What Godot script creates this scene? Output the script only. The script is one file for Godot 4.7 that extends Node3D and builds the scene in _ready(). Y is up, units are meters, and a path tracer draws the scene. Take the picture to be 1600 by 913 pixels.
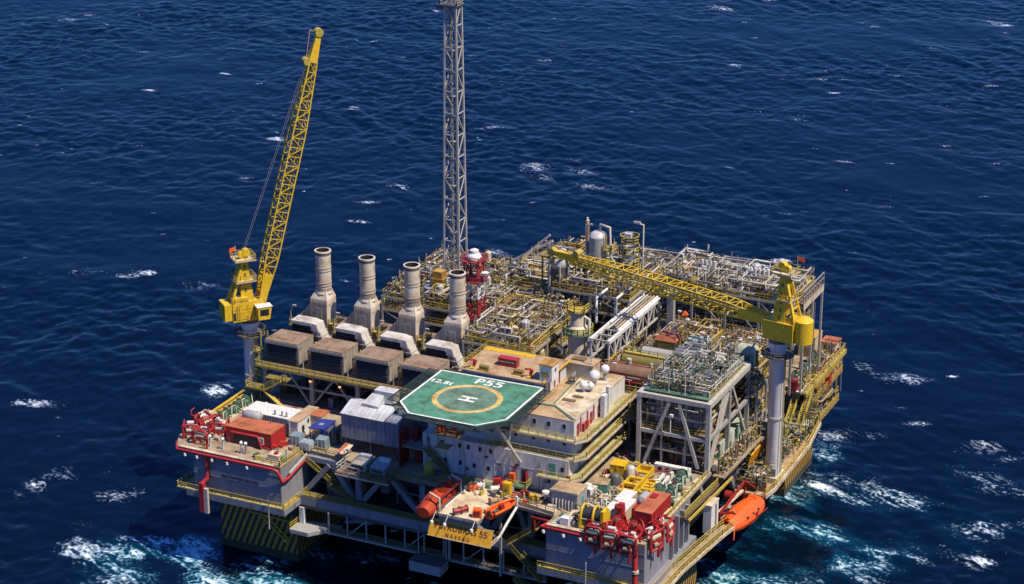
extends Node3D
# An offshore platform seen from the air. x runs along its front edge, z towards the front, y up, sea level 0.

class Shape:
	var v := PackedVector3Array()
	var n := PackedVector3Array()
	var ix := PackedInt32Array()
	func quad(a: Vector3, b: Vector3, c: Vector3, d: Vector3) -> void:
		var k := v.size()
		var nn := (c - a).cross(b - a)
		if nn.length_squared() < 1e-12:
			nn = (d - a).cross(c - a)
		nn = nn.normalized()
		v.append_array(PackedVector3Array([a, b, c, d]))
		n.append_array(PackedVector3Array([nn, nn, nn, nn]))
		ix.append_array(PackedInt32Array([k, k + 1, k + 2, k, k + 2, k + 3]))
	func tri(a: Vector3, b: Vector3, c: Vector3) -> void:
		var k := v.size()
		var nn := (c - a).cross(b - a).normalized()
		v.append_array(PackedVector3Array([a, b, c]))
		n.append_array(PackedVector3Array([nn, nn, nn]))
		ix.append_array(PackedInt32Array([k, k + 1, k + 2]))
	# eight corners: four below and four above, both counter-clockwise seen from above
	func solid(b: Array, t: Array) -> Shape:
		quad(b[0], b[1], b[2], b[3])
		quad(t[3], t[2], t[1], t[0])
		for i in 4:
			var j := (i + 1) % 4
			quad(b[i], t[i], t[j], b[j])
		return self
	func box(c: Vector3, s: Vector3, bs := Basis()) -> Shape:
		var x := bs.x * s.x * 0.5
		var y := bs.y * s.y * 0.5
		var z := bs.z * s.z * 0.5
		return solid([c - x - y - z, c - x - y + z, c + x - y + z, c + x - y - z], [c - x + y - z, c - x + y + z, c + x + y + z, c + x + y - z])
	# a box from corner to corner
	func span(x0: float, x1: float, y0: float, y1: float, z0: float, z1: float) -> Shape:
		return box(Vector3((x0 + x1) / 2, (y0 + y1) / 2, (z0 + z1) / 2), Vector3(absf(x1 - x0), absf(y1 - y0), absf(z1 - z0)))
	func bar(p: Vector3, q: Vector3, w: float, h := -1.0, up := Vector3.UP) -> Shape:
		var d := q - p
		var l := d.length()
		if l < 1e-4:
			return self
		d /= l
		if absf(d.dot(up)) > 0.98:
			up = Vector3.RIGHT
		var side := d.cross(up).normalized()
		return box((p + q) / 2, Vector3(w, w if h < 0 else h, l), Basis(side, side.cross(-d).normalized(), -d))
	func ring(c: Vector3, x: Vector3, y: Vector3, r: float, k: int) -> void:
		for i in k:
			var a := TAU * i / k
			var d := x * cos(a) + y * sin(a)
			v.append(c + d * r)
			n.append(d)
	func tube(p: Vector3, q: Vector3, r0: float, r1 := -1.0, k := 8, caps := true) -> Shape:
		if r1 < 0:
			r1 = r0
		var d := (q - p).normalized()
		var x := d.cross(Vector3.UP if absf(d.y) < 0.9 else Vector3.RIGHT).normalized()
		var y := d.cross(x)
		var o := v.size()
		ring(p, x, y, r0, k)
		ring(q, x, y, r1, k)
		for i in k:
			var j := (i + 1) % k
			ix.append_array(PackedInt32Array([o + i, o + k + i, o + k + j, o + i, o + k + j, o + j]))
		if caps:
			for e in 2:
				var c := p if e == 0 else q
				var r := r0 if e == 0 else r1
				if r < 0.01:
					continue
				var s := v.size()
				for i in k:
					var a := TAU * i / k
					v.append(c + (x * cos(a) + y * sin(a)) * r)
					n.append(-d if e == 0 else d)
				for i in k - 2:
					ix.append_array(PackedInt32Array([s, s + i + 1, s + i + 2] if e == 0 else [s, s + i + 2, s + i + 1]))
		return self
	# a bent pipe through points
	func path(pts: Array, r: float, k := 6) -> Shape:
		var m := pts.size()
		var d0: Vector3 = (pts[1] - pts[0]).normalized()
		var x := d0.cross(Vector3.UP if absf(d0.y) < 0.9 else Vector3.RIGHT).normalized()
		var o := v.size()
		for i in m:
			var din: Vector3 = (pts[i] - pts[maxi(i - 1, 0)]).normalized() if i > 0 else d0
			var dout: Vector3 = (pts[i + 1] - pts[i]).normalized() if i < m - 1 else din
			var t := (din + dout)
			t = t.normalized() if t.length() > 0.01 else dout
			x = (x - t * x.dot(t))
			x = x.normalized() if x.length() > 0.01 else t.cross(Vector3(0.3, 0.5, 0.8)).normalized()
			var y := t.cross(x)
			var widen := minf(1.0 / maxf(t.dot(dout), 0.5), 1.42)
			var bend := (dout - din)
			for j in k:
				var a := TAU * j / k
				var d := x * cos(a) + y * sin(a)
				var off := d * r
				if bend.length() > 0.05:
					var bn := bend.normalized()
					off += bn * off.dot(bn) * (widen - 1.0)
				v.append(pts[i] + off)
				n.append(d)
		for i in m - 1:
			for j in k:
				var j2 := (j + 1) % k
				var a := o + i * k
				ix.append_array(PackedInt32Array([a + j, a + k + j, a + k + j2, a + j, a + k + j2, a + j2]))
		return self
	# a turned body; profile of (radius, height) upwards along b.y
	func lathe(c: Vector3, prof: Array, k := 14, b := Basis()) -> Shape:
		var m := prof.size()
		var sn := []
		for i in m - 1:
			var e: Vector2 = prof[i + 1] - prof[i]
			sn.append(Vector2(e.y, -e.x).normalized() if e.length() > 1e-6 else Vector2(1, 0))
		for i in m - 1:
			var o := v.size()
			var n0: Vector2 = sn[i]
			var n1: Vector2 = sn[i]
			if i > 0 and n0.dot(sn[i - 1]) > 0.7:
				n0 = (n0 + sn[i - 1]).normalized()
			if i < m - 2 and n1.dot(sn[i + 1]) > 0.7:
				n1 = (n1 + sn[i + 1]).normalized()
			for e in 2:
				var p: Vector2 = prof[i + e]
				var nn: Vector2 = n0 if e == 0 else n1
				for j in k:
					var a := TAU * j / k
					var d := b.x * cos(a) - b.z * sin(a)
					v.append(c + d * p.x + b.y * p.y)
					n.append((d * nn.x + b.y * nn.y).normalized())
			for j in k:
				var j2 := (j + 1) % k
				ix.append_array(PackedInt32Array([o + j, o + k + j, o + k + j2, o + j, o + k + j2, o + j2]))
		return self
	func prism(poly: PackedVector2Array, y0: float, y1: float) -> Shape:
		var t := Geometry2D.triangulate_polygon(poly)
		for e in 2:
			var o := v.size()
			for p in poly:
				v.append(Vector3(p.x, y1 if e else y0, p.y))
				n.append(Vector3.UP if e else Vector3.DOWN)
			for i in range(0, t.size(), 3):
				var a := poly[t[i]]
				var b := poly[t[i + 1]]
				var c := poly[t[i + 2]]
				var cw := (b - a).cross(c - a) > 0
				if cw == (e == 1):
					ix.append_array(PackedInt32Array([o + t[i], o + t[i + 1], o + t[i + 2]]))
				else:
					ix.append_array(PackedInt32Array([o + t[i], o + t[i + 2], o + t[i + 1]]))
		var turn := 0.0
		for i in poly.size():
			turn += poly[i].cross(poly[(i + 1) % poly.size()])
		for i in poly.size():
			var a := poly[i]
			var b := poly[(i + 1) % poly.size()]
			if turn > 0:
				var s := a
				a = b
				b = s
			quad(Vector3(a.x, y0, a.y), Vector3(a.x, y1, a.y), Vector3(b.x, y1, b.y), Vector3(b.x, y0, b.y))
		return self
	func rail(pts: Array, h := 1.1, w := 0.07, step := 1.7) -> Shape:
		for i in pts.size() - 1:
			var p: Vector3 = pts[i]
			var q: Vector3 = pts[i + 1]
			var up := Vector3.UP
			bar(p + up * h, q + up * h, w, w)
			bar(p + up * h * 0.55, q + up * h * 0.55, w * 0.8, w * 0.8)
			bar(p + up * 0.09, q + up * 0.09, 0.03, 0.16)
			var k := maxi(1, int(p.distance_to(q) / step))
			for j in k + 1:
				var c := p.lerp(q, float(j) / k)
				bar(c, c + up * h, w, w)
		return self

var rng := RandomNumberGenerator.new()
var mats := {}
var taken := {}

func S() -> Shape:
	return Shape.new()
func V(x: float, y: float, z: float) -> Vector3:
	return Vector3(x, y, z)
func R(a: float, b: float) -> float:
	return rng.randf_range(a, b)

func numbered(p: Node, called: String) -> String:
	var key := str(p.get_instance_id()) + called
	var k: int = taken.get(key, -1) + 1
	taken[key] = k
	return called if k == 0 else "%s_%03d" % [called, k]

func tag(o: Node, label: String, category: String, group := "") -> Node3D:
	o.set_meta("label", label)
	o.set_meta("category", category)
	if group != "":
		o.set_meta("group", group)
	return o as Node3D

func thing(called: String, label: String, category: String, at := Vector3.ZERO, turn := 0.0, group := "") -> Node3D:
	var o := Node3D.new()
	o.name = numbered(self, called)
	add_child(o, true)
	o.position = at
	o.rotation.y = turn
	tag(o, label, category, group)
	return o

func mesh_of(s: Shape, m: Material) -> ArrayMesh:
	var a := []
	a.resize(Mesh.ARRAY_MAX)
	a[Mesh.ARRAY_VERTEX] = s.v
	a[Mesh.ARRAY_NORMAL] = s.n
	a[Mesh.ARRAY_INDEX] = s.ix
	var me := ArrayMesh.new()
	me.add_surface_from_arrays(Mesh.PRIMITIVE_TRIANGLES, a)
	me.surface_set_material(0, m)
	return me

func put(called: String, s: Shape, m, parent: Node = self) -> MeshInstance3D:
	var o := MeshInstance3D.new()
	if s.v.size() == 0:
		s.box(Vector3.ZERO, Vector3(0.1, 0.1, 0.1))
	o.mesh = mesh_of(s, M(m) if m is String else m)
	o.name = numbered(parent, called)
	parent.add_child(o, true)
	return o

func copy(o: Node3D, at: Vector3, turn: float, label := "") -> Node3D:
	var c: Node3D = o.duplicate()
	c.name = numbered(self, o.name)
	add_child(c, true)
	c.position = at
	c.rotation.y = turn
	if label != "":
		c.set_meta("label", label)
	return c

func letters(text: String, size: float, depth: float, m: String, parent: Node, called := "lettering") -> MeshInstance3D:
	var t := TextMesh.new()
	var f := SystemFont.new()
	f.font_names = PackedStringArray(["Droid Sans"])
	f.font_weight = 700
	t.font = f
	t.text = text
	t.font_size = 64
	t.pixel_size = size / 46.0
	t.depth = depth
	t.material = M(m)
	var o := MeshInstance3D.new()
	o.mesh = t
	o.name = numbered(parent, called)
	parent.add_child(o, true)
	return o

# linear base colour, roughness, which grime (0 none, 1 fine dirt, 2 rust runs, 3 patches)
const PAINT := {
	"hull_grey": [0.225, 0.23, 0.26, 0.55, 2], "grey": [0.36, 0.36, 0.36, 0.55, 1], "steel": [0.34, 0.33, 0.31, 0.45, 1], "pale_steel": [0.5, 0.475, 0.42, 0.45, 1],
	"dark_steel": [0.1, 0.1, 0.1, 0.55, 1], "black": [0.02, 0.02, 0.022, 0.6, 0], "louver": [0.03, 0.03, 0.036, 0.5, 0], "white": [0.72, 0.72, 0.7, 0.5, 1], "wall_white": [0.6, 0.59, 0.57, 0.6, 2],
	"cream": [0.64, 0.56, 0.41, 0.75, 3], "deck": [0.36, 0.29, 0.2, 0.8, 3], "tan": [0.45, 0.325, 0.19, 0.8, 3], "tan_dark": [0.24, 0.15, 0.09, 0.8, 3], "brown": [0.2, 0.13, 0.07, 0.8, 3],
	"yellow": [0.66, 0.42, 0.015, 0.45, 1], "rail_yellow": [0.47, 0.36, 0.06, 0.6, 1], "olive": [0.22, 0.17, 0.04, 0.7, 1], "crane_yellow": [0.74, 0.49, 0.02, 0.45, 1], "sign_yellow": [0.72, 0.36, 0.012, 0.6, 1],
	"red": [0.44, 0.026, 0.026, 0.45, 1], "dark_red": [0.3, 0.02, 0.018, 0.5, 1], "rust_top": [0.46, 0.14, 0.06, 0.7, 3], "orange": [0.85, 0.13, 0.015, 0.4, 1], "pad_green": [0.075, 0.26, 0.17, 0.75, 3],
	"net_green": [0.008, 0.024, 0.02, 0.8, 0], "ring_yellow": [0.62, 0.45, 0.15, 0.75, 3], "mark_white": [0.75, 0.75, 0.72, 0.7, 1], "winch_green": [0.11, 0.22, 0.14, 0.5, 1], "cabinet_green": [0.1, 0.33, 0.24, 0.5, 1],
	"pale_green": [0.4, 0.46, 0.34, 0.55, 1], "blue": [0.03, 0.05, 0.28, 0.5, 1], "roof_blue": [0.56, 0.61, 0.66, 0.5, 3], "stack": [0.7, 0.63, 0.52, 0.6, 3], "stack_dark": [0.36, 0.32, 0.26, 0.6, 3], "glass": [0.015, 0.02, 0.03, 0.1, 0],
	"roof_brown": [0.29, 0.21, 0.14, 0.8, 3], "box_grey": [0.38, 0.35, 0.3, 0.6, 3], "gallery": [0.44, 0.42, 0.24, 0.75, 3], "soot": [0.16, 0.14, 0.12, 0.8, 3], "growth": [0.05, 0.055, 0.03, 0.9, 3], "hazard": [0.46, 0.26, 0.015, 0.6, 1], "boat_red_shaded": [0.42, 0.05, 0.012, 0.4, 1], "pedestal": [0.66, 0.65, 0.63, 0.55, 2], "mast_red": [0.36, 0.03, 0.035, 0.6, 1], "duct_white": [0.6, 0.59, 0.56, 0.55, 3], "pad_worn": [0.12, 0.235, 0.17, 0.8, 3], "mesh_blue": [0.2, 0.3, 0.36, 0.7, 3], "tarp": [0.3, 0.36, 0.4, 0.6, 3], "sign_dark": [0.1, 0.02, 0.01, 0.6, 0], "silver": [0.5, 0.5, 0.5, 0.3, 1], "ochre": [0.5, 0.3, 0.06, 0.6, 3]}  # the dark boat red has the near-left lifeboat's shade mixed in
var grimes := []

func grime(freq: float, seed_: int, lo: Color, mid: Color, at: float) -> NoiseTexture2D:
	var f := FastNoiseLite.new()
	f.seed = seed_
	f.noise_type = FastNoiseLite.TYPE_SIMPLEX_SMOOTH
	f.frequency = freq
	f.fractal_octaves = 5
	f.fractal_gain = 0.6
	var g := Gradient.new()
	g.offsets = PackedFloat32Array([0.0, at, 1.0])
	g.colors = PackedColorArray([lo, mid, Color(1, 1, 1)])
	var t := NoiseTexture2D.new()
	t.width = 512
	t.height = 512
	t.seamless = true
	t.noise = f
	t.color_ramp = g
	return t

func M(called: String) -> StandardMaterial3D:
	if mats.has(called):
		return mats[called]
	if grimes.is_empty():
		grimes = [grime(0.02, 3, Color(0.7, 0.67, 0.62), Color(0.9, 0.89, 0.87), 0.4), grime(0.012, 5, Color(0.74, 0.66, 0.58), Color(0.92, 0.91, 0.9), 0.3), grime(0.008, 9, Color(0.66, 0.6, 0.54), Color(0.88, 0.85, 0.82), 0.45)]
	var p: Array = PAINT[called]
	var m := StandardMaterial3D.new()
	m.resource_name = called
	m.albedo_color = Color(p[0], p[1], p[2]).linear_to_srgb()
	m.roughness = p[3]
	if p[4] > 0:
		m.albedo_texture = grimes[p[4] - 1]
		m.uv1_triplanar = true
		m.uv1_world_triplanar = true
		m.uv1_scale = [V(0.14, 0.14, 0.14), V(0.09, 0.02, 0.09), V(0.06, 0.06, 0.06)][p[4] - 1]
	mats[called] = m
	return m

func _ready() -> void:
	rng.seed = 20240
	# --- camera, sky, sun, exposure
	var cam := Camera3D.new()
	cam.position = V(167.2, 200.53, 331.64)
	cam.rotation_degrees = V(-20.6, 25.5, 0)
	cam.fov = 15.08
	cam.near = 1.0
	cam.far = 30000.0
	add_child(cam)
	var sky_mat := ProceduralSkyMaterial.new()
	sky_mat.sky_top_color = Color(0.16, 0.34, 0.66)
	sky_mat.sky_horizon_color = Color(0.38, 0.54, 0.74)
	sky_mat.sky_curve = 0.12
	sky_mat.ground_bottom_color = Color(0.03, 0.06, 0.12)
	sky_mat.ground_horizon_color = Color(0.3, 0.42, 0.55)
	var env := Environment.new()
	env.background_mode = Environment.BG_SKY
	env.sky = Sky.new()
	env.sky.sky_material = sky_mat
	env.background_energy_multiplier = 1.08
	env.tonemap_mode = Environment.TONE_MAPPER_LINEAR
	env.tonemap_exposure = 1.52
	env.sdfgi_enabled = true
	env.ssao_enabled = true
	env.ssil_enabled = true
	var we := WorldEnvironment.new()
	we.environment = env
	add_child(we)
	var sun := DirectionalLight3D.new()
	sun.light_energy = 1.4
	sun.light_color = Color(1.0, 0.95, 0.87)
	sun.light_angular_distance = 0.5
	sun.shadow_enabled = true
	add_child(sun)
	sun.look_at_from_position(Vector3.ZERO, -V(0.6, 1.0, 0.08), Vector3.UP)
	# --- the sea, then the platform from the hull up
	build_sea()
	build_hull()
	build_accommodation()
	build_helideck()
	build_turbines()
	build_cranes()
	build_towers()
	build_left_corner()
	build_front()
	build_right_corner()
	build_right_side()
	build_process()

# ------------------------------------------------------------------ sea
const SEA_N := 2048
var sea_o := Vector2(-108.3, -246)      # middle of the detailed sheet
var sea_u := Vector2(0.9026, -0.4305)   # along the crests
var sea_w := Vector2(-0.4305, -0.9026)
const SEA_A := 520.0
const SEA_B := 690.0

func wave(fa: FastNoiseLite, fb: FastNoiseLite, fc: FastNoiseLite, x: float, z: float) -> float:
	var c := x * 0.97 + z * 0.24
	var d := z * 0.97 - x * 0.24
	var a := fa.get_noise_2d(c * 0.7, d)
	var e := c * 0.9 + d * 0.42
	var f := d * 0.9 - c * 0.42
	var b := fb.get_noise_2d(e * 0.72 + 14.0 * a, f)
	var g := fb.get_noise_2d((c * 0.9 - d * 0.42) * 1.2 + 300.0, (d * 0.9 + c * 0.42) * 1.7)
	var gust := 0.85 + 0.9 * fa.get_noise_2d(x * 0.22 + 500.0, z * 0.3)
	return (a * 0.36 + (b * 0.24 + g * 0.17) * gust) + fc.get_noise_2d(c * 0.9, d) * 0.11 * gust

func noise(freq: float, seed_: int, oct := 3) -> FastNoiseLite:
	var f := FastNoiseLite.new()
	f.seed = seed_
	f.noise_type = FastNoiseLite.TYPE_SIMPLEX
	f.frequency = freq
	f.fractal_octaves = oct
	return f

func build_sea() -> void:
	var fa := noise(0.024, 11, 3)
	var fb := noise(0.08, 12, 2)
	var fc := noise(0.26, 13, 2)
	var step := 0.85
	var na := int(SEA_A / step)
	var nb := int(SEA_B / step / 1.15)
	var h := PackedFloat32Array()
	h.resize((na + 1) * (nb + 1))
	var vs := PackedVector3Array()
	vs.resize(h.size())
	var uv := PackedVector2Array()
	uv.resize(h.size())
	var k := 0
	for j in nb + 1:
		for i in na + 1:
			var s := float(i) / na
			var t := float(j) / nb
			var p := sea_o + sea_u * (s - 0.5) * SEA_A + sea_w * (t - 0.5) * SEA_B
			var edge := clampf(minf(minf(s, 1 - s) * 20, minf(t, 1 - t) * 20), 0, 1)
			var y := wave(fa, fb, fc, p.x, p.y) * edge - 0.3
			h[k] = y
			vs[k] = V(p.x, y, p.y)
			uv[k] = Vector2(s, t)
			k += 1
	var ns := PackedVector3Array()
	ns.resize(h.size())
	var w := na + 1
	for j in nb + 1:
		for i in w:
			var q := j * w + i
			var du := vs[j * w + mini(i + 1, na)] - vs[j * w + maxi(i - 1, 0)]
			var dv := vs[mini(j + 1, nb) * w + i] - vs[maxi(j - 1, 0) * w + i]
			ns[q] = du.cross(dv).normalized()
	var ix := PackedInt32Array()
	ix.resize(na * nb * 6)
	k = 0
	for j in nb:
		for i in na:
			var q := j * w + i
			ix[k] = q
			ix[k + 1] = q + w
			ix[k + 2] = q + w + 1
			ix[k + 3] = q
			ix[k + 4] = q + w + 1
			ix[k + 5] = q + 1
			k += 6
	var a := []
	a.resize(Mesh.ARRAY_MAX)
	a[Mesh.ARRAY_VERTEX] = vs
	a[Mesh.ARRAY_NORMAL] = ns
	a[Mesh.ARRAY_TEX_UV] = uv
	a[Mesh.ARRAY_INDEX] = ix
	var me := ArrayMesh.new()
	me.add_surface_from_arrays(Mesh.PRIMITIVE_TRIANGLES, a)
	var water := StandardMaterial3D.new()
	water.resource_name = "water"
	water.roughness = 0.12
	water.metallic_specular = 0.2
	water.albedo_color = Color(1, 1, 1)
	water.albedo_texture = ImageTexture.create_from_image(foam_image())
	var rip := NoiseTexture2D.new()
	rip.width = 1024
	rip.height = 1024
	rip.seamless = true
	rip.as_normal_map = true
	rip.bump_strength = 5.0
	var rn := noise(0.012, 21, 5)
	rip.noise = rn
	var far_water := StandardMaterial3D.new()
	far_water.resource_name = "far_water"
	far_water.roughness = 0.2
	far_water.albedo_color = WATER
	me.surface_set_material(0, water)
	var o := MeshInstance3D.new()
	o.name = "sea"
	o.mesh = me
	o.set_meta("kind", "structure")
	add_child(o)
	# the open sea beyond the detailed sheet, out to the horizon
	var s := S()
	var c := [sea_o - sea_u * SEA_A / 2 - sea_w * SEA_B / 2, sea_o + sea_u * SEA_A / 2 - sea_w * SEA_B / 2, sea_o + sea_u * SEA_A / 2 + sea_w * SEA_B / 2, sea_o - sea_u * SEA_A / 2 + sea_w * SEA_B / 2]
	for i in 4:
		var p: Vector2 = c[i]
		var q: Vector2 = c[(i + 1) % 4]
		var pf: Vector2 = sea_o + (p - sea_o) * 30
		var qf: Vector2 = sea_o + (q - sea_o) * 30
		s.quad(V(p.x, -0.3, p.y), V(q.x, -0.3, q.y), V(qf.x, -0.3, qf.y), V(pf.x, -0.3, pf.y))
	put("open_sea", s, far_water).set_meta("kind", "structure")

const WATER := Color(0.01, 0.062, 0.124)
var foam_px: PackedByteArray

func sea_uv(x: float, z: float) -> Vector2:
	var d := Vector2(x, z) - sea_o
	return Vector2(d.dot(sea_u) / SEA_A + 0.5, d.dot(sea_w) / SEA_B + 0.5)

# lays foam over one patch of water: middle, half length along and across, turn, how white, how torn
func foam(f1: FastNoiseLite, f2: FastNoiseLite, x: float, z: float, la: float, lb: float, turn: float, white: float, teal := 0.0) -> void:
	var r := maxf(la, lb)
	var m := sea_uv(x, z) * SEA_N
	var ru := int(r / SEA_A * SEA_N) + 1
	var rv := int(r / SEA_B * SEA_N) + 1
	for j in range(maxi(0, int(m.y) - rv), mini(SEA_N, int(m.y) + rv + 1)):
		for i in range(maxi(0, int(m.x) - ru), mini(SEA_N, int(m.x) + ru + 1)):
			var pu := (float(i) / SEA_N - 0.5) * SEA_A
			var pv := (float(j) / SEA_N - 0.5) * SEA_B
			var wx := sea_o.x + sea_u.x * pu + sea_w.x * pv
			var wz := sea_o.y + sea_u.y * pu + sea_w.y * pv
			var d := Vector2(wx - x, wz - z).rotated(turn)
			var e := Vector2(d.x / la, d.y / lb).length()
			if e > 1.0:
				continue
			var fall := 1.0 - e * e
			var fa := (wx * 0.97 + wz * 0.24) * 0.6
			var fb := wz * 0.97 - wx * 0.24
			var a := f1.get_noise_2d(fa, fb)
			var b := 1.0 - absf(f2.get_noise_2d(fa + 11.0 * a, fb * 1.3 + 6.0 * a)) * 2.4 + 0.55 * f2.get_noise_2d(wx * 4.3, wz * 4.3)
			var k := clampf((b * 0.62 + a * 1.0 + fall * white - 0.9) * 1.15, 0.0, 0.88)
			var tl := clampf(teal * fall * (0.45 + 1.5 * a + 0.3 * b), 0.0, 0.85)
			var q := (j * SEA_N + i) * 3
			foam_px[q] = int(lerpf(lerpf(foam_px[q], 14, tl), 225, k))
			foam_px[q + 1] = int(lerpf(lerpf(foam_px[q + 1], 88, tl), 232, k))
			foam_px[q + 2] = int(lerpf(lerpf(foam_px[q + 2], 112, tl), 236, k))

func foam_image() -> Image:
	var f1 := noise(0.06, 31, 4)
	var f2 := noise(0.2, 32, 4)
	var fine := noise(0.45, 33, 3)
	var img := Image.create(SEA_N, SEA_N, false, Image.FORMAT_RGB8)
	img.fill(WATER)
	foam_px = img.get_data()
	# broken water round the front left column
	for p in [[-61, 14, 16, 10, 0.2, 0.75, 0.6], [-49, 12, 16, 9, 0.1, 0.98, 0.7], [-66, 10, 14, 5, 0.3, 0.55, 0.2], [-54, 9, 16, 5, 0, 0.9, 0.5], [-40, 9, 11, 7, 0, 0.85, 0.8], [-74, 15, 13, 7, 0.3, 0.62, 0.15], [-84, 6, 9, 4, 0.5, 0.6, 0], [-58, -2, 7, 12, 0, 0.6, 0.6], [-34, 4, 12, 9, 0, 0.5, 0.6], [-97, -64, 5, 6, 0, 0.9, 0.2], [-42, 8, 12, 5, 0, 1.1, 0.7], [-35, 6, 8, 7, 0, 0.8, 0.6], [-80, 4, 6, 3, 0.5, 0.7, 0], [-28, -4, 12, 9, 0, 0.4, 0.3], [-55, 22, 22, 9, 0.1, 0.7, 0.3]]:
		foam(f1, f2, p[0], p[1], p[2], p[3], p[4], p[5], p[6])
	# and down the right side
	for p in [[40, -66, 9, 9, 0, 0.95, 0.7], [46, -52, 20, 18, 0.4, 0.4, 0.55], [42, -36, 14, 14, 0, 0.5, 0.65], [62, -62, 34, 18, 0.5, 0.33, 0.2], [38, -18, 12, 14, 0, 0.8, 0.8], [56, -42, 22, 12, 0.5, 0.36, 0.35], [38, -88, 9, 9, 0, 0.8, 0.5], [54, -58, 5, 3, 0.3, 0.9, 0], [85, -55, 5, 3.5, 0.6, 1.0, 0], [34, -141, 5, 4, 0, 1.0, 0], [42, -137, 10, 5, 0.3, 0.72, 0.1], [62, -84, 40, 16, 0.5, 0.34, 0.1]]:
		foam(f1, f2, p[0], p[1], p[2], p[3], p[4], p[5], p[6])
	# whitecaps that show singly in the photograph
	for p in [[-96, -253, 12, 14, 0, 0.7], [-79, -241, 7, 5, 0, 0.75], [-88, -195, 3, 7, 0.3, 1.0], [-68, -174, 6, 4, 0, 0.8], [-77, -176, 6, 4, 0, 0.75], [-125, -472, 9, 7, 0, 1.1], [-88, -392, 4.5, 5, 0, 1.1], [-24, -493, 6, 6, 0, 0.7], [-109, -493, 7, 3, 0, 0.9], [-345, -343, 5, 6, 0.4, 1.0], [-169, -115, 6, 4, 0.3, 0.95], [-161, -117, 6, 3, 0.4, 0.9], [-156, -122, 4, 3, 0.3, 0.9], [-140, -119, 8, 4, 0.4, 0.85], [-104, -2, 4, 6, 0.4, 0.95], [-101, -10, 5, 5, 0.4, 0.75], [-86, -7, 6, 5, 0.5, 0.75], [-107, -20, 5, 4, 0, 0.8], [-128, -39, 9, 3, 0.4, 0.75], [-277, -235, 4, 4, 0.3, 0.9], [-135, -282, 8, 3, 0.4, 0.7], [-114, -304, 5, 6, 0, 0.7], [-132, -216, 4, 3, 0, 0.8], [-120, -315, 8, 3, 0.3, 0.75], [58, -86, 10, 5, 0.4, 0.75], [69, -106, 8, 5, 0.4, 0.75], [75, -65, 14, 6, 0.5, 0.62], [43, -101, 8, 5, 0.4, 0.65]]:
		foam(f1, f2, p[0], p[1], p[2] * 1.1, p[3] * 0.9, p[4], p[5] * 0.77)
	# and the small ones scattered about
	for i in 900:
		var p := sea_o + sea_u * R(-0.5, 0.5) * SEA_A + sea_w * R(-0.46, 0.3) * SEA_B
		var big := pow(rng.randf(), 3.0)
		foam(f1, fine, p.x, p.y, 0.8 + 4.2 * big, 0.45 + 1.2 * big, R(0.1, 0.6), R(0.4, 0.85))
	var made := Image.create_from_data(SEA_N, SEA_N, false, Image.FORMAT_RGB8, foam_px)
	return made

# ------------------------------------------------------------------ hull
func stripes(parent: Node, x: float, z: float, w: float, along_z: bool, y0: float, y1: float) -> void:
	# slanting bands 3 mm proud of a column's face, each a strip of its own
	var run := (y1 - y0) * 0.42
	var t := -run
	while t < w:
		var pts := []
		for e in [[t, y0], [t + 0.6, y0], [t + 0.6 + run, y1], [t + run, y1]]:
			pts.append(Vector2(e[0], e[1]))
		var clip := Geometry2D.intersect_polygons(PackedVector2Array(pts), PackedVector2Array([Vector2(0.1, y0), Vector2(w - 0.1, y0), Vector2(w - 0.1, y1), Vector2(0.1, y1)]))
		for poly in clip:
			var s := S()
			var f := func(p: Vector2, out: float) -> Vector3: return V(x + out, p.y, z - p.x) if along_z else V(x + p.x, p.y, z + out)
			var tr := Geometry2D.triangulate_polygon(poly)
			for q in range(0, tr.size(), 3):
				var a := poly[tr[q]]
				var b := poly[tr[q + 1]]
				var c := poly[tr[q + 2]]
				if (b - a).cross(c - a) > 0:
					var sw := b
					b = c
					c = sw
				s.tri(f.call(a, 0.02), f.call(b, 0.02), f.call(c, 0.02))
			for q in poly.size():
				var a2: Vector2 = poly[q]
				var b2: Vector2 = poly[(q + 1) % poly.size()]
				s.quad(f.call(a2, 0.0), f.call(a2, 0.02), f.call(b2, 0.02), f.call(b2, 0.0))
			put("hazard_stripe", s, "hazard", parent)
		t += 1.35

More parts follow.
